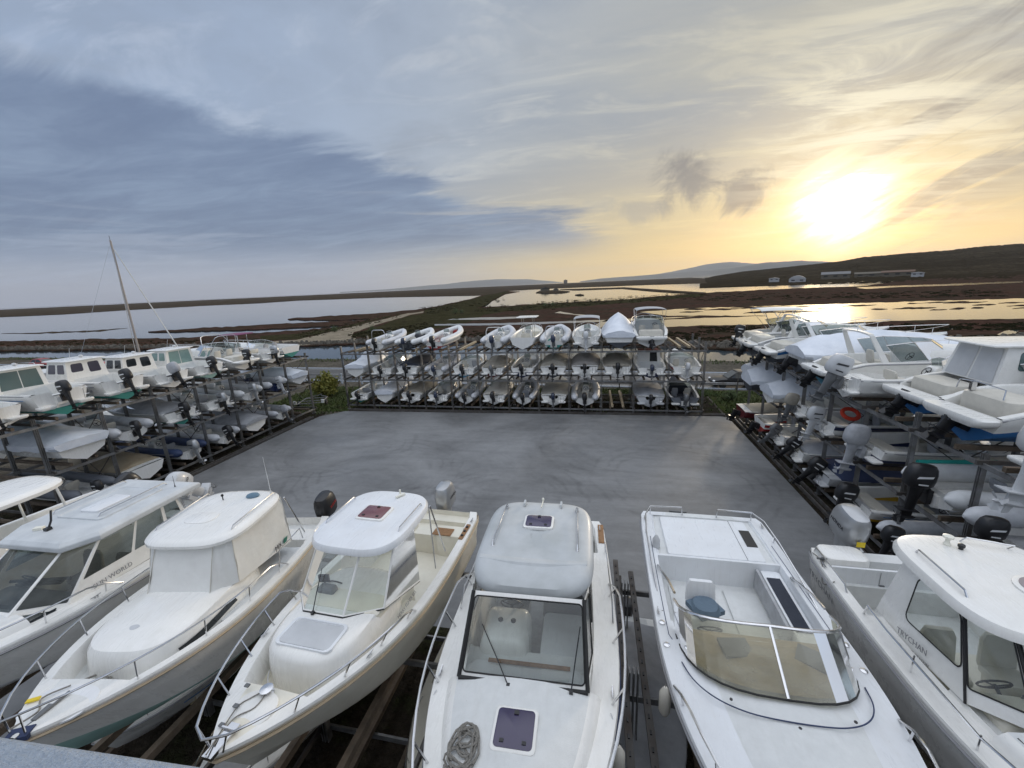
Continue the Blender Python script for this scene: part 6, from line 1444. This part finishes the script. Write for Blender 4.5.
# middle tier
far(0, 1, 'boat shrink-wrapped in white with one steep peak, leftmost on the far rack\'s middle tier', 'tarp', dx=-.1, L=5.6, B=2.1, motor=None, ridge=[(-.02, .15), (.3, .35), (.55, 1.5), (.62, 1.4), (1.0, .05)])
far(1, 1, 'white cabin boat with grey hatch next to the steep white shrink-wrap', 'cuddy', L=5.6, B=2.15, motor=mo(BK, 0, .9))
far(2, 1, 'white boat under a flat black cover on the far rack\'s middle tier', 'cover', dx=-.1, L=5.8, B=2.2, D=1.1, cov=DARKCOV, motor=mo(BK, 0), ridge=[(0, .25), (.4, .45), (.62, .4), (.97, .1)])
far(3, 1, 'grey inflatable with two cream seats, fourth on the far rack\'s middle tier', 'rib', L=5.4, B=2.1, motor=mo(NV, 0), tube=TUBEG)
far(4, 1, 'white bowrider with pale blue bottom on the far rack\'s middle tier', 'bow', L=5.6, B=2.15, motor=mo(BK, 0, 1.05), bottom=mat('light_blue_antifouling', (.12, .30, .42), .7))
far(5, 1, 'white bowrider with red bottom and brown cockpit cover on the middle tier', 'bow', L=5.4, B=2.1, motor=mo(MG, 0, .95), bottom=MAROON, extra=('cover',), cov=TANCOV)
far(6, 1, 'navy-hulled open boat under the T-top boat on the far rack', 'open', L=5.6, B=2.15, side=WHITE, bottom=NAVY, motor=mo(BK, 0))
far(7, 1, 'white boat with tall tan canvas cover, middle tier, left of its grey-covered neighbour', 'cover', L=5.8, B=2.3, D=1.05, cov=TANCOV, motor=mo(BK, 0), bottom=DARKB, ridge=[(0, .35), (.3, .75), (.5, .6), (.97, .05)])
far(8, 1, 'white boat with pointed taupe cover, middle tier, below the bimini boat', 'cover', L=5.8, B=2.3, D=1.1, cov=mat('taupe_canvas', (.30, .28, .26), .85, vs=3, bump=.3, bs=8), motor=mo(BK, 0, .9), ridge=[(0, .2), (.35, .8), (.5, .55), (.97, .05)])
far(9, 1, 'white cuddy boat with rounded cockpit hood under the tent-like shrink-wrap', 'cuddy', L=5.5, B=2.3, D=1.1, motor=mo(BK, 0, 1.05), extra=('cover',), cov=TANCOV)
far(10, 1, 'small cabin boat with reddish canopy and dark doorway on the middle tier', 'pilot', L=5.8, B=2.3, D=1.0, hard=mat('faded_red_canopy', (.32, .13, .10), .7), motor=mo(NV, 0, .9), bottom=NAVY)
far(11, 1, 'white open bowrider with red stripe and pale outboard, rightmost on the middle tier', 'bow', L=5.6, B=2.3, D=1.1, stripe=REDM, motor=mo(PG, 0, 1.0))
# bottom tier
far(0, 0, 'small boat with teal bottom and black outboard, leftmost on the far rack\'s bottom tier', 'open', L=5.0, B=1.95, bottom=TEAL, motor=mo(BK, 0, .95))
far(1, 0, 'boat wrapped in pale blue-white tarp on the far rack\'s bottom tier', 'tarp', dx=-.05, L=5.4, B=2.0, motor=None, ridge=[(-.02, .1), (.4, .35), (1, .05)])
far(2, 0, 'white boat with smooth beige cover, third on the far rack\'s bottom tier', 'cover', L=5.6, B=2.1, cov=TANCOV, motor=mo(BK, 0))
far(3, 0, 'open white boat with dark transom pad, fourth on the far rack\'s bottom tier', 'bow', L=5.4, B=2.1, motor=mo(NV, 0), extra=('dark',))
far(4, 0, 'narrow light grey inflatable with yellowish deck on the bottom tier', 'rib', L=5.2, B=2.0, motor=mo(BK, 0), tube=TUBEG, deck=CREAM)
far(5, 0, 'white cabin boat with cream cockpit cover, sixth on the far rack\'s bottom tier', 'cuddy', L=5.6, B=2.15, motor=mo(BK, 0, 1.1), extra=('cover',), cov=VINYL)
far(6, 0, 'small round-nosed grey inflatable with black outboard on the bottom tier', 'rib', L=4.6, B=1.95, motor=mo(BK, 0), tube=TUBEG, deck=GREYDK)
far(7, 0, 'wide white boat with flat beige tonneau, eighth on the far rack\'s bottom tier', 'cover', L=5.6, B=2.3, cov=mat('beige_tonneau', (.42, .40, .35), .8, vs=3), motor=mo(NV, 0), ridge=[(0, .08), (.5, .2), (.97, .06)])
far(8, 0, 'inflatable with broad pale tubes and cream seats left of the empty bottom berth', 'rib', L=5.2, B=2.25, motor=mo(BK, 0, 1.15), tube=TUBEG, extra=('bowpad',))
far(10, 0, 'boat tightly covered in grey canvas, right of the empty bottom berth', 'cover', L=5.4, B=2.3, cov=GREYCOV, side=PALEGREY, motor=mo(BK, 0, .9), ridge=[(0, .1), (.3, .35), (.6, .2), (.97, .05)])
far(11, 0, 'grey-hulled open boat with dark interior, rightmost on the far rack\'s bottom tier', 'bow', L=5.6, B=2.3, side=TUBED, top=WHITE, deck=DARKCOV, motor=mo(MG, 0, 1.1), extra=('dark',))

# ------------------------------------------------------------------ boats down the left side (sterns to the yard)
H1, H2, H3 = 'boats on the top tier of the left rack', 'boats on the middle tier of the left rack', 'boats on the bottom tier of the left rack'
def left(k, tier, label, kind, dy=0, dx=0, rz=0.0, **kw):
    small_boat(label, (-24.2+dx, LY[k]+dy, ZS[tier]+KY), PI/2+rz, kind, (H3, H2, H1)[tier], seed=200+tier*20+k, **kw)
left(0, 2, 'cabin boat mostly cut off by the left edge of the photo, top tier', 'pilot', L=6.4, B=2.4, D=1.15, motor=mo(BK, 20))
left(1, 2, 'white pilothouse boat with tall dark sliding doors and teal bottom on the left rack', 'pilot', dy=-.1, L=6.6, B=2.45, D=1.15, bottom=TEAL, motor=mo(BK, 14, 1.1), extra=('slide', 'roofrail'), glassm=GRGLASS)
left(2, 2, 'white pilothouse boat with violet-tinted rear windows, second tall cabin on the left rack', 'pilot', L=6.6, B=2.4, D=1.1, bottom=TEAL, motor=mo(BK, 18, 1.15), extra=('twowin',), glassm=mat('violet_grey_glass', (.06, .055, .075), .08, coat=.5))
left(3, 2, 'white pilothouse boat with black rear windows and grey covered outboard on the left rack', 'pilot', L=6.4, B=2.4, D=1.1, motor=(GREYCOV, BLACK, 25, 1.25), extra=('twowin',))
left(4, 2, 'white pilothouse boat with pale green sliding doors on the left rack', 'pilot', dy=-.1, L=6.2, B=2.4, D=1.1, bottom=PALETEAL, motor=mo(BK, 20, 1.15), extra=('slide',), glassm=mat('pale_green_glass', (.22, .33, .31), .08, coat=.5))
left(5, 2, 'open white speedboat with steel canopy hoops and cream seats on the left rack', 'cruiser', L=6.0, B=2.35, D=1.0, motor=mo(BK, 5, 1.1), extra=('frame',))
left(6, 2, 'white open boat with purple canopy side and slanted white poles on the left rack', 'open', L=6.2, B=2.35, D=1.05, motor=mo((SILVER, BLACK), 5, 1.15), extra=('ttop', 'fdeck'), hard=PINK)
left(7, 2, 'white motorless boat with dark green bottom at the far end of the left rack', 'bow', dx=-.3, L=6.4, B=2.4, D=1.1, bottom=TEAL, motor=None, extra=())
left(1, 1, 'large boat bundled in crinkled pale blue shrink-wrap on the left rack', 'tarp', dy=.0, dx=.2, L=6.8, B=2.5, D=1.0, motor=None, ridge=[(-.02, .1), (.12, .35), (.5, .75), (1, .1)])
left(2, 1, 'grey and white inflatable with black seats and striped tube on the left rack', 'rib', dy=-.2, L=5.8, B=2.3, motor=mo(BK, 10, 1.0), tube=TUBEG, rub=NAVYCOV, deck=GREYDK)
left(3, 1, 'white bowrider with broad teal band and grey hood on the left rack', 'bow', L=5.8, B=2.3, D=1.1, bottom=TEAL, motor=mo(BK, 12, 1.15), extra=('cover',), cov=GREYCOV)
left(4, 1, 'white boat with grey cowled outboard between the teal-banded bowrider and a grey inflatable', 'open', L=5.4, B=2.1, motor=mo((SILVER, BLACK), 10, 1.15), deck=GREYDK)
left(5, 1, 'white inflatable with big silver outboard, middle tier of the left rack', 'rib', L=5.6, B=2.25, motor=mo(SV, 12, 1.2), tube=TUBEW)
left(6, 1, 'navy-bottomed inflatable with pale outboard, middle tier of the left rack', 'rib', L=5.4, B=2.2, motor=mo(PG, 15, 1.1), tube=TUBEG, side=NAVY)
left(7, 1, 'boat in smooth white shrink-wrap at the far end of the left rack', 'tarp', L=6.0, B=2.3, D=.9, motor=None, ridge=[(-.02, .1), (.15, .4), (.6, .55), (1, .1)])
left(1, 0, 'inflatable on the bottom tier beneath the pale blue shrink-wrap', 'rib', L=5.2, B=2.1, motor=mo(BK, 10), tube=TUBED)
left(2, 0, 'boat covered with a striped brown and cream tarpaulin on the left rack\'s bottom tier', 'cover', L=5.4, B=2.2, D=.95, cov=mat('striped_brown_tarp', (.30, .24, .16), .8, vs=1.2, col2=(.42, .36, .26)), motor=None, ridge=[(0, .1), (.2, .4), (.6, .45), (.97, .05)])
left(3, 0, 'navy and white inflatable with silver and red outboard, bottom tier of the left rack', 'rib', L=5.6, B=2.2, motor=mo(SV, 14, 1.2), tube=TUBEN, deck=WHITE)
left(4, 0, 'inflatable with white seats, black outboard and navy tube tip on the left rack', 'rib', L=5.6, B=2.2, motor=mo(BK, 25, 1.2), tube=TUBEG, deck=WHITE)
left(5, 0, 'boat draped in loose grey-white cloth cover on the left rack\'s bottom tier', 'tarp', L=5.8, B=2.3, D=.8, cov=GREYCOV, motor=None, ridge=[(-.02, .15), (.12, .5), (.4, .75), (1, .1)])
left(6, 0, 'small inflatable with blue-grey covered outboard at the far end of the left rack', 'rib', L=5.0, B=2.0, motor=mo((GREYCOV, MIDG), 15, 1.1), tube=TUBEG)

# ------------------------------------------------------------------ boats down the right side
R1, R2, R3 = 'boats on the top tier of the right rack', 'boats on the middle tier of the right rack', 'boats on the bottom tier of the right rack'
def right(y, tier, label, kind, dx=0, rz=0.0, **kw):
    small_boat(label, (9.75+dx, y, ZS[tier]+KY), -PI/2+rz, kind, (R3, R2, R1)[tier], seed=300+tier*20+int(y), **kw)
right(30.2, 2, 'white cruiser with canopy hoops and black outboard, far end of the right rack', 'cruiser', dx=-.3, L=7.0, B=2.5, D=1.15, motor=mo(BK, 15, 1.15), extra=('frame', 'bimini'), cov=CANVAS)
right(28.0, 2, 'white arch cruiser behind the blue-striped one, second from the right rack\'s far end', 'cruiser', dx=-.5, L=7.2, B=2.6, D=1.2, motor=None, extra=('arch',), bottom=DARKB)
right(25.4, 2, 'big white cruiser with leaning radar arch and blue side stripe on the right rack', 'cruiser', dx=-.4, L=8.2, B=2.65, D=1.15, motor=None, extra=('arch', 'back'), stripe=BLUE, bottom=DARKB)
right(22.8, 2, 'cruiser shrink-wrapped in white with black stern drive showing, top of the right rack', 'tarp', dx=-.1, L=7.6, B=2.6, D=1.05, motor=None, bottom=DARKB, ridge=[(-.02, .3), (.08, .75), (.45, .95), (.75, .5), (1, .1)])
rc = [o for o in C.objects if o.get('label', '').startswith('cruiser shrink-wrapped')][0]; sterndrive(rc, -.05, .35, 1.1, 28)
right(20.2, 2, 'white arch cruiser lettered WA 7637 with teal-blue bottom on the right rack', 'cruiser', dx=-.1, L=7.4, B=2.6, D=1.15, motor=None, extra=('arch', 'back'), bottom=mat('dusty_blue_antifouling', (.06, .22, .30), .7))
rc = [o for o in C.objects if o.get('label', '').startswith('white arch cruiser')][0]
text('WA 7637', .22, (1.245, 1.7, .84), basis((0, 1, 0), (1, 0, -.15)), INKD, rc)
b = MB(); b.add([(1.30, 2.3, .97), (1.30, 2.3, 1.04), (1.31, 3.4, 1.06), (1.31, 3.4, .99)], [(0, 1, 2, 3)]); b.build('side_window', DKGLASS, rc, smooth=False)
right(18.1, 2, 'open white boat with big grey-legged outboard beside the WA 7637 cruiser', 'open', dx=-.3, L=6.4, B=2.4, D=1.15, motor=(PALEGREY, MIDG, 22, 1.55), deck=WHITE)
right(16.0, 2, 'pilothouse cruiser with grey sliding doors under an overhanging hardtop on the right rack', 'cruiser', dx=.8, L=8.0, B=2.6, D=1.2, motor=None, extra=('hard',), bottom=BLUE)
right(13.5, 2, 'white cruiser with navy side flash and bright blue bottom, nearest on the right rack', 'cruiser', dx=.45, L=8.4, B=2.5, D=1.35, motor=None, extra=(), bottom=BLUE)
rc = [o for o in C.objects if o.get('label', '').startswith('white cruiser with navy side flash')][0]
H = Hull(8.4, 2.5, 1.35, .35, cut=.80, dead=.40, stern=.88, bl=3, drop=.405)
for sd in (1, -1):
    b = MB(); up_, dn_ = [], []
    for k in range(12):
        t_ = .12+.05*k; f = min(k/1.5, 1); w = H.w(t_); up_.append(Vector((sd*(w+.006)*.996, H.L*t_, H.zs(t_)-.28+.12*f))); dn_.append(Vector((sd*(w*.985+.006), H.L*t_, H.zs(t_)-.36-.08*f)))
    b.loft([up_, dn_], ring=False, cap=False); b.build('navy_flash', NAVY, rc, smooth=False)
    text('FLYER', .2, (sd*1.215, 1.9, 1.24), basis((0, sd, 0), (sd, 0, .15)), INKD, rc); text('TV C28475 A', .12, (sd*1.17, 1.4, .80), basis((0, sd, 0), (sd, 0, -.2)), INKD, rc)
b = MB(); b.tube([(-.9, .25, 1.36), (-.9, .3, 1.62), (-.4, .35, 1.66), (.5, .35, 1.62), (.55, .3, 1.36)], .018, 6); b.box((-.5, .35, 1.5), (.1, .12, .24)); b.build('stern_rail', STEEL, rc)
right(10.4, 2, 'boat whose large white outboard juts in at the right edge of the photo', 'open', dx=.1, L=6.4, B=2.4, D=1.1, motor=(PALEGREY, PALEGREY, 10, 1.7), brand='YAMAHA')
# middle tier
right(30.2, 1, 'boat under a small white tarp at the far end of the right rack, middle tier', 'tarp', dx=.1, L=5.6, B=2.2, D=.8, motor=None, ridge=[(-.02, .4), (.2, .8), (.5, .7), (1, .1)], side=DARKB)
right(27.8, 1, 'boat under a broad bluish-white tarp, second from the far end of the middle tier', 'tarp', dx=-.6, L=6.0, B=2.3, D=.8, motor=None, ridge=[(-.02, .5), (.2, .9), (.5, .8), (1, .1)], side=DARKB)
right(25.0, 1, 'boat under a folded white tarp, third from the far end of its tier', 'tarp', dx=-.4, L=6.0, B=2.3, D=.75, motor=None, ridge=[(-.02, .35), (.15, .7), (.5, .7), (1, .1)], side=WHITE)
right(22.3, 1, 'white boat with tan covered outboard, middle of the right rack', 'open', L=5.6, B=2.2, motor=(TANCOV, MIDG, 12, 1.15), deck=WHITE)
right(19.8, 1, 'white boat with grey outboard and red-orange lifebuoy on its deck', 'bow', L=5.8, B=2.25, motor=mo(PG, 12, 1.25), stripe=NAVY)
right(17.0, 1, 'white boat with navy bottom and wrapped grey outboard on the right rack', 'bow', dx=.2, L=5.8, B=2.3, bottom=NAVY, motor=(GREYCOV, GREYCOV, 8, 1.5), deck=WHITE)
right(13.7, 1, 'inflatable with turquoise bolster, black outboard and navy stripe on the right rack', 'rib', dx=.2, L=6.0, B=2.5, motor=mo(BK, 5, 1.45), tube=TUBEW, rub=NAVYCOV, deck=WHITE, extra=('bowpad',))
rc = [o for o in C.objects if o.get('label', '').startswith('inflatable with turquoise')][0]
b = MB(); b.tube([(-1.12, .2, .98), (-1.14, .9, 1.0), (-1.14, 1.7, 1.04), (-1.12, 2.3, 1.08)], .09, 10); b.build('bolster', TURQ, rc)
text('V1890', .2, (1.31, 1.5, .72), basis((0, 1, 0), (1, 0, .1)), INK, rc)
right(11.1, 1, 'inflatable under a grey hood at the right edge of the photo, middle tier', 'rib', L=5.6, B=2.4, motor=mo(BK, 5, 1.1), tube=TUBEG, deck=GREYDK, extra=('bowpad',))
# bottom tier
right(29.0, 0, 'maroon-hulled speedboat with flat beige cover at the far end of the right rack', 'cover', dx=-.5, L=5.6, B=2.2, D=.9, side=MAROON, top=WHITE, cov=mat('beige_cover', (.40, .37, .30), .8, vs=3), motor=None, ridge=[(0, .05), (.5, .12), (.97, .05)])
rc = [o for o in C.objects if o.get('label', '').startswith('maroon-hulled')][0]; sterndrive(rc, -.03, .25, .95, 20)
right(26.4, 0, 'white bowrider with red lower hull and red seat, bottom tier of the right rack', 'bow', dx=-.2, L=5.6, B=2.2, D=1.0, bottom=REDM, stripe=REDM, motor=None, deck=TANCOV)
rc = [o for o in C.objects if o.get('label', '').startswith('white bowrider with red lower')][0]; sterndrive(rc, -.03, .28, .95, 20)
right(24.2, 0, 'white boat with grey outboard tilted up, bottom tier of the right rack', 'open', L=5.4, B=2.1, motor=mo(MG, 35, 1.05), deck=WHITE)
right(22.0, 0, 'cream-decked boat with black outboard tilted up, bottom tier of the right rack', 'bow', L=5.4, B=2.1, motor=mo(BK, 38, 1.15), deck=CREAM, extra=('cover',), cov=GREYCOV)
right(19.6, 0, 'boat under a pointed navy cover with black outboard, bottom tier of the right rack', 'cover', L=5.6, B=2.2, D=.85, side=PALEGREY, cov=NAVYCOV, motor=mo(BK, 38, 1.25), ridge=[(0, .2), (.25, .5), (.6, .2), (.97, .03)])
right(16.8, 0, 'grey boat with mustard yellow lower hull and black outboard, bottom tier of the right rack', 'bow', L=5.8, B=2.3, bottom=YELLOW, deck=GREYDK, motor=mo(BK, 12, 1.35))
right(14.2, 0, 'pale inflatable tucked behind the silver stickered outboard, bottom tier', 'rib', L=5.4, B=2.2, motor=mo(BK, 12, 1.1), tube=TUBEG)
# lifebuoy on the grey-outboard boat's deck
b = MB(); bc = Vector((10.6, 19.55, 2.68+KY+1.12)); b.tube([bc+Vector((.30*math.cos(a), .30*math.sin(a)*.75, .30*math.sin(a)*.55)) for a in [2*PI*k/16 for k in range(16)]], .085, 8, closed=True)
tag(b.build('lifebuoy', ORANGE), 'red-orange horseshoe lifebuoy standing on the deck of a white boat', 'lifebuoy')

# ------------------------------------------------------------------ beyond the racks
def car(label, loc, rz, body, name='parked_car', L=4.4, W_=1.8, Hh=1.5):
    o = thing(name, label, 'car', loc, rz)
    b = MB(); rs = []
    prof = [(-L/2, .45, .70, .82), (-L/2+.12, .30, .88, .92), (-L*.28, .25, .93, 1.0), (L*.10, .25, .92, 1.0), (L*.34, .25, .84, .98), (L/2-.15, .30, .72, .92), (L/2, .42, .60, .80)]
    for y, z0, z1, k in prof:
        w = W_/2*k; rs.append([(-w*.92, y, z0), (-w, y, lerp(z0, z1, .4)), (-w*.94, y, z1-.05), (-w*.7, y, z1), (w*.7, y, z1), (w*.94, y, z1-.05), (w, y, lerp(z0, z1, .4)), (w*.92, y, z0)])
    b.loft(rs); bd = b.build('body', body, o)
    base = [(-W_*.44, -L*.44, .88), (W_*.44, -L*.44, .88), (W_*.44, L*.22, .90), (-W_*.44, L*.22, .90)]
    top_ = [(-W_*.35, -L*.30, Hh-.05), (W_*.35, -L*.30, Hh-.05), (W_*.35, L*.03, Hh-.05), (-W_*.35, L*.03, Hh-.05)]
    cabin(o, base, top_, {0: [(.06, .94, .12, .9, .05)], 1: [(.06, .46, .1, .9, .08), (.5, .92, .1, .9, .08)], 2: [(.05, .95, .08, .92, .05)], 3: [(.08, .5, .1, .9, .08), (.54, .94, .1, .9, .08)]}, body, DKGLASS, (.02, .04, .02), body)
    for sx in (-1, 1):
        for y in (-L*.31, L*.31):
            M_ = Matrix.Translation((sx*(W_/2-.1), y, .32)) @ Matrix.Rotation(PI/2, 4, 'Y')
            q = MB(); q.lathe([(.2, -.1), (.30, -.1), (.32, -.06), (.32, .06), (.30, .1), (.2, .1)], n=16); q.v = [tuple(M_ @ Vector(p)) for p in q.v]; w_ = q.build('wheel', RUBBER, o)
            q = MB(); q.lathe([(.01, -.09), (.20, -.095), (.20, .095), (.01, .09)], n=12); q.v = [tuple(M_ @ Vector(p)) for p in q.v]; q.build('rim', SILVER, w_)
        q = MB(); q.ell((sx*W_*.36, L/2-.1, .66), (.2, .12, .09), 8, 5); q.build('headlight', PAPER, o); q = MB(); q.ell((sx*W_*.36, -L/2+.1, .72), (.18, .1, .1), 8, 5); q.build('tail_light', REDM, o)
    return o
car('black hatchback on the road beside the canal, behind the right rack', (12.3, 40.5, -.09), PI/2+.05, BLACK)
car('white-roofed dark car farther right on the canal road, mostly hidden by tarps', (20.5, 40.2, -.09), PI/2+.05, TUBED)
car('small red car on the far left canal road, seen over the cabin boats', (-81, 50.2, -.09), -PI/2+.05, REDM)
car('second red car at the extreme left edge on the canal road', (-92, 50.4, -.09), -PI/2+.05, REDM)
# low fence with white posts along the near side of the road at left
o = thing('roadside_fence', 'low grey fence with pale posts along the road behind the left rack', 'fence')
for k in range(34):
    x = -112+k*2.6; y = roadpt(x, -4.6)[1]; b = MB(); b.box((x, y, .42), (.16, .12, 1.1)); b.box((x, y, 1.0), (.2, .16, .06)); b.build('post', CONC, o, smooth=False)
for z in (.45, .85):
    b = MB(); b.beam((-113, roadpt(-113, -4.6)[1]+.1, z), (-25, roadpt(-25, -4.6)[1]+.1, z), .04, .10); b.build('rail', GALV, o, smooth=False)
o = thing('crash_barrier', 'galvanised crash barrier between the grass and the canal road', 'barrier')
for k in range(16):
    x = -22+k*3.4; b = MB(); b.box((x, 39.15-.055*(x-13)*.6, .2), (.1, .1, .75)); b.build('post', GALVD, o, smooth=False)
b = MB(); rs = [[(x, 39.05-.055*(x-13)*.6+dy, z) for dy, z in ((0, .34), (-.05, .40), (0, .46), (-.05, .52), (0, .58), (.015, .58), (-.03, .52), (.015, .46), (-.03, .40), (.015, .34))] for x in (-24, 0, 30)]
b.loft(rs); b.build('rail', GALV, o, smooth=False)
b = MB(); b.tube([(11.6, 37.6, -.12), (11.6, 37.6, 1.9)], .05, 8); o = thing('signpost', 'short dark signpost on the grass right of the far rack', 'signpost', (0, 0, 0)); b.build('post', GALVD, o); b = MB(); b.box((11.6, 37.57, 1.6), (.5, .03, .5)); b.build('sign_plate', GALV, o, smooth=False)

# sailing boat ashore behind the left rack
o = thing('sailing_boat', 'sailing boat ashore behind the left rack with tall bare mast and furled jib', 'sailing boat', (-35.0, 19.2, .9), math.radians(-35))
H = Hull(8.0, 2.7, 1.5, .3, p=2.0, q=.9); H.hull(o, WHITE, NAVY); H.rub(o)
H.deck(o, [(0, .06, 1, H.f_deck(.01)), (.06, .32, 4, H.f_cock(.4, .9)), (.32, .72, 7, H.f_trunk(.45, .38, .06)), (.72, .995, 5, H.f_deck(.05))])
mt_ = Vector((0, 4.6, 2.0)); b = MB(); b.tube([mt_, mt_+Vector((0, 0, 11.2))], [.075, .055], 8); ms = b.build('mast', PALEWOOD if False else mat('aluminium_mast', (.45, .40, .36), .4, metal=.4), o)
b = MB(); b.tube([mt_+Vector((0, -.1, 1.25)), mt_+Vector((0, -3.6, 1.2))], .13, 8); b.build('boom_cover', NAVYCOV, o)
b = MB(); b.tube([(0, 7.95, 1.9), mt_+Vector((0, .08, 10.6))], [.06, .03], 6); b.build('furled_jib', CANVAS, o)
b = MB()
for p in ((0, 0, 1.6), (1.2, 4.3, 1.6), (-1.2, 4.3, 1.6)): b.tube([p, mt_+Vector((0, 0, 11.1))], .008, 4)
for sd in (-1, 1): b.tube([mt_+Vector((0, 0, 6.2)), mt_+Vector((sd*.7, -.1, 6.3))], .02, 5); b.tube([(sd*1.2, 4.3, 1.6), mt_+Vector((sd*.7, -.1, 6.3)), mt_+Vector((0, 0, 10.8))], .008, 4)
b.build('rigging', STEEL, o)
b = MB(); b.tube([mt_+Vector((-.3, 0, 11.3)), mt_+Vector((.3, 0, 11.35))], .012, 4); b.tube([mt_+Vector((0, 0, 11.2)), mt_+Vector((0, 0, 11.5))], .012, 4); b.build('wind_vane', BLACK, ms)
b = MB()
for sx in (-1, 1):
    for y in (1.5, 5): b.tube([(sx*1.25, y, -1.0), (sx*.85, y, .5)], .06, 6)
b.box((0, 3.3, -.5), (.25, 2.2, 1.0)); b.build('cradle', GALVD, o)
# second short mast behind the left rack
o = thing('light_mast', 'short white pole with dark clamp standing behind the left rack', 'mast', (-38.6, 15.2, 0)); b = MB(); b.tube([(0, 0, 0), (0, 0, 8.7)], [.08, .06], 8); b.build('pole', PALEGREY, o); b = MB(); b.box((0, 0, 6.9), (.45, .3, .3)); b.build('clamp', BLACK, o); b = MB(); b.box((-.15, 0, 8.72), (.7, .2, .12)); b.build('lamp_head', PALEGREY, o)
small_boat('low white boat with blue canvas standing behind the left rack', (-33.5, 11.5, 1.2), PI/2, 'cover', 'boats ashore behind the left rack', L=7.5, B=2.6, D=1.9, cov=NAVYCOV, motor=None, seed=401)
small_boat('white motorboat ashore farther behind the left rack', (-33.5, 15.0, 1.3), PI/2, 'cuddy', 'boats ashore behind the left rack', L=7, B=2.5, D=1.9, motor=None, seed=402)

# bushes
BUSHY = mat('yellow_green_leaves', (.20, .17, .025), .8, vs=2, col2=(.12, .15, .03)); BUSHG = mat('grey_green_leaves', (.07, .10, .035), .8, vs=2); TW = mat('twigs', (.08, .06, .04), .9)
def bush(label, loc, r, h, m, seed, cnt=900, name='bush'):
    rnd = random.Random(seed); o = thing(name, label, 'bush', loc, 0)
    b = MB(); f = MB()
    for k in range(26):
        a = rnd.uniform(0, 6.28); el = rnd.uniform(.4, 1.5); tip = Vector((math.cos(a)*math.cos(el)*r*rnd.uniform(.6, 1), math.sin(a)*math.cos(el)*r*rnd.uniform(.6, 1), math.sin(el)*h*rnd.uniform(.7, 1)))
        b.tube([(0, 0, -.1), tip*.5+Vector((0, 0, .1)), tip], [.03, .018, .008], 4)
        for q in range(cnt//26):
            f0 = rnd.uniform(.35, 1.08); p = tip*f0+Vector((rnd.gauss(0, .13), rnd.gauss(0, .13), rnd.gauss(0, .12)))*r*.8; s = rnd.uniform(.04, .09)*(r/1.2+.3)
            u = Vector((rnd.gauss(0, 1), rnd.gauss(0, 1), rnd.gauss(0, 1))).normalized(); v = u.orthogonal().normalized()
            if p.z < -.05: continue
            f.add([p-u*s, p+v*s*.5, p+u*s, p-v*s*.5], [(0, 1, 2, 3)])
    b.build('stem', TW, o); f.build('foliage', m, o, smooth=False, fix=False)
bush('bushy yellow-green shrub on the grass left of the far rack', (-27.0, 35.2, -.1), 2.0, 2.3, BUSHY, 3, 2600)
bush('dark green shrub just right of the far rack', (10.6, 35.6, -.1), .9, .9, BUSHG, 4, 700)
for k, (x, y) in enumerate(((455.5, 314.5), (462, 313.5), (335, 332), (372, 331.5), (545, 306), (553, 305.5))):
    p = L(x, y, -.9); bush(('lone dark bush beside the bend of the dirt track', 'smaller bush just right of the lone bush by the track', 'low bush on the marsh side where the dirt track widens', 'low bush on the green verge inside the track curve', 'dark bush on the bank before the lagoon islet', 'second dark bush on the bank before the lagoon islet')[k], p, 1.8+(k < 1)*.6, 1.8+(k < 1)*1.0, BUSHG, 10+k, 300)

# boat trailer on the grass
o = thing('boat_trailer', 'small galvanised boat trailer with two white tips, on grass left of the far rack', 'trailer', (-26.2, 32.2, -.12), .35)
b = MB(); b.tube([(0, 2.6, .45), (-.1, 1.9, .45), (-.95, 1.0, .45), (-1.05, -1.2, .45)], .045, 6); b.tube([(0, 2.6, .45), (.1, 1.9, .45), (.95, 1.0, .45), (1.05, -1.2, .45)], .045, 6)
for y in (-1.1, -.2, .8): b.tube([(-1.0, y, .45), (1.0, y, .45)], .04, 6)
b.build('frame', GALV, o)
for sx in (-1, 1):
    M_ = Matrix.Translation((sx*1.2, -.3, .28)) @ Matrix.Rotation(PI/2, 4, 'Y'); q = MB(); q.lathe([(.12, -.08), (.25, -.08), (.28, 0), (.25, .08), (.12, .08)], n=14); q.v = [tuple(M_ @ Vector(p)) for p in q.v]; q.build('wheel', RUBBER, o)
    q = MB(); q.box((sx*1.2, -1.25, .62), (.26, .10, .34)); q.build('light_board', PAPER, o, bev=.02)
b = MB(); b.tube([(0, 2.6, .45), (0, 3.4, .5)], .04, 6); b.lathe([(.03, 0), (.05, .08), (.03, .16)], (0, 3.4, .45), 8); b.build('coupling', GALVD, o)

# ------------------------------------------------------------------ air
HZ = bpy.data.materials.new('thin_haze'); HZ.use_nodes = True; t = HZ.node_tree; t.nodes.clear()
oo = t.nodes.new('ShaderNodeOutputMaterial'); pv = t.nodes.new('ShaderNodeVolumePrincipled'); pv.inputs['Color'].default_value = (.85, .87, .92, 1); pv.inputs['Density'].default_value = 2.8e-5; pv.inputs['Anisotropy'].default_value = .3
t.links.new(pv.outputs[0], oo.inputs['Volume'])
if HAZE:
    hb = MB(); hb.box((0, 0, 400), (54000, 54000, 805.2)); h_ = hb.build('haze', HZ, smooth=False); tag(h_, kind='stuff')
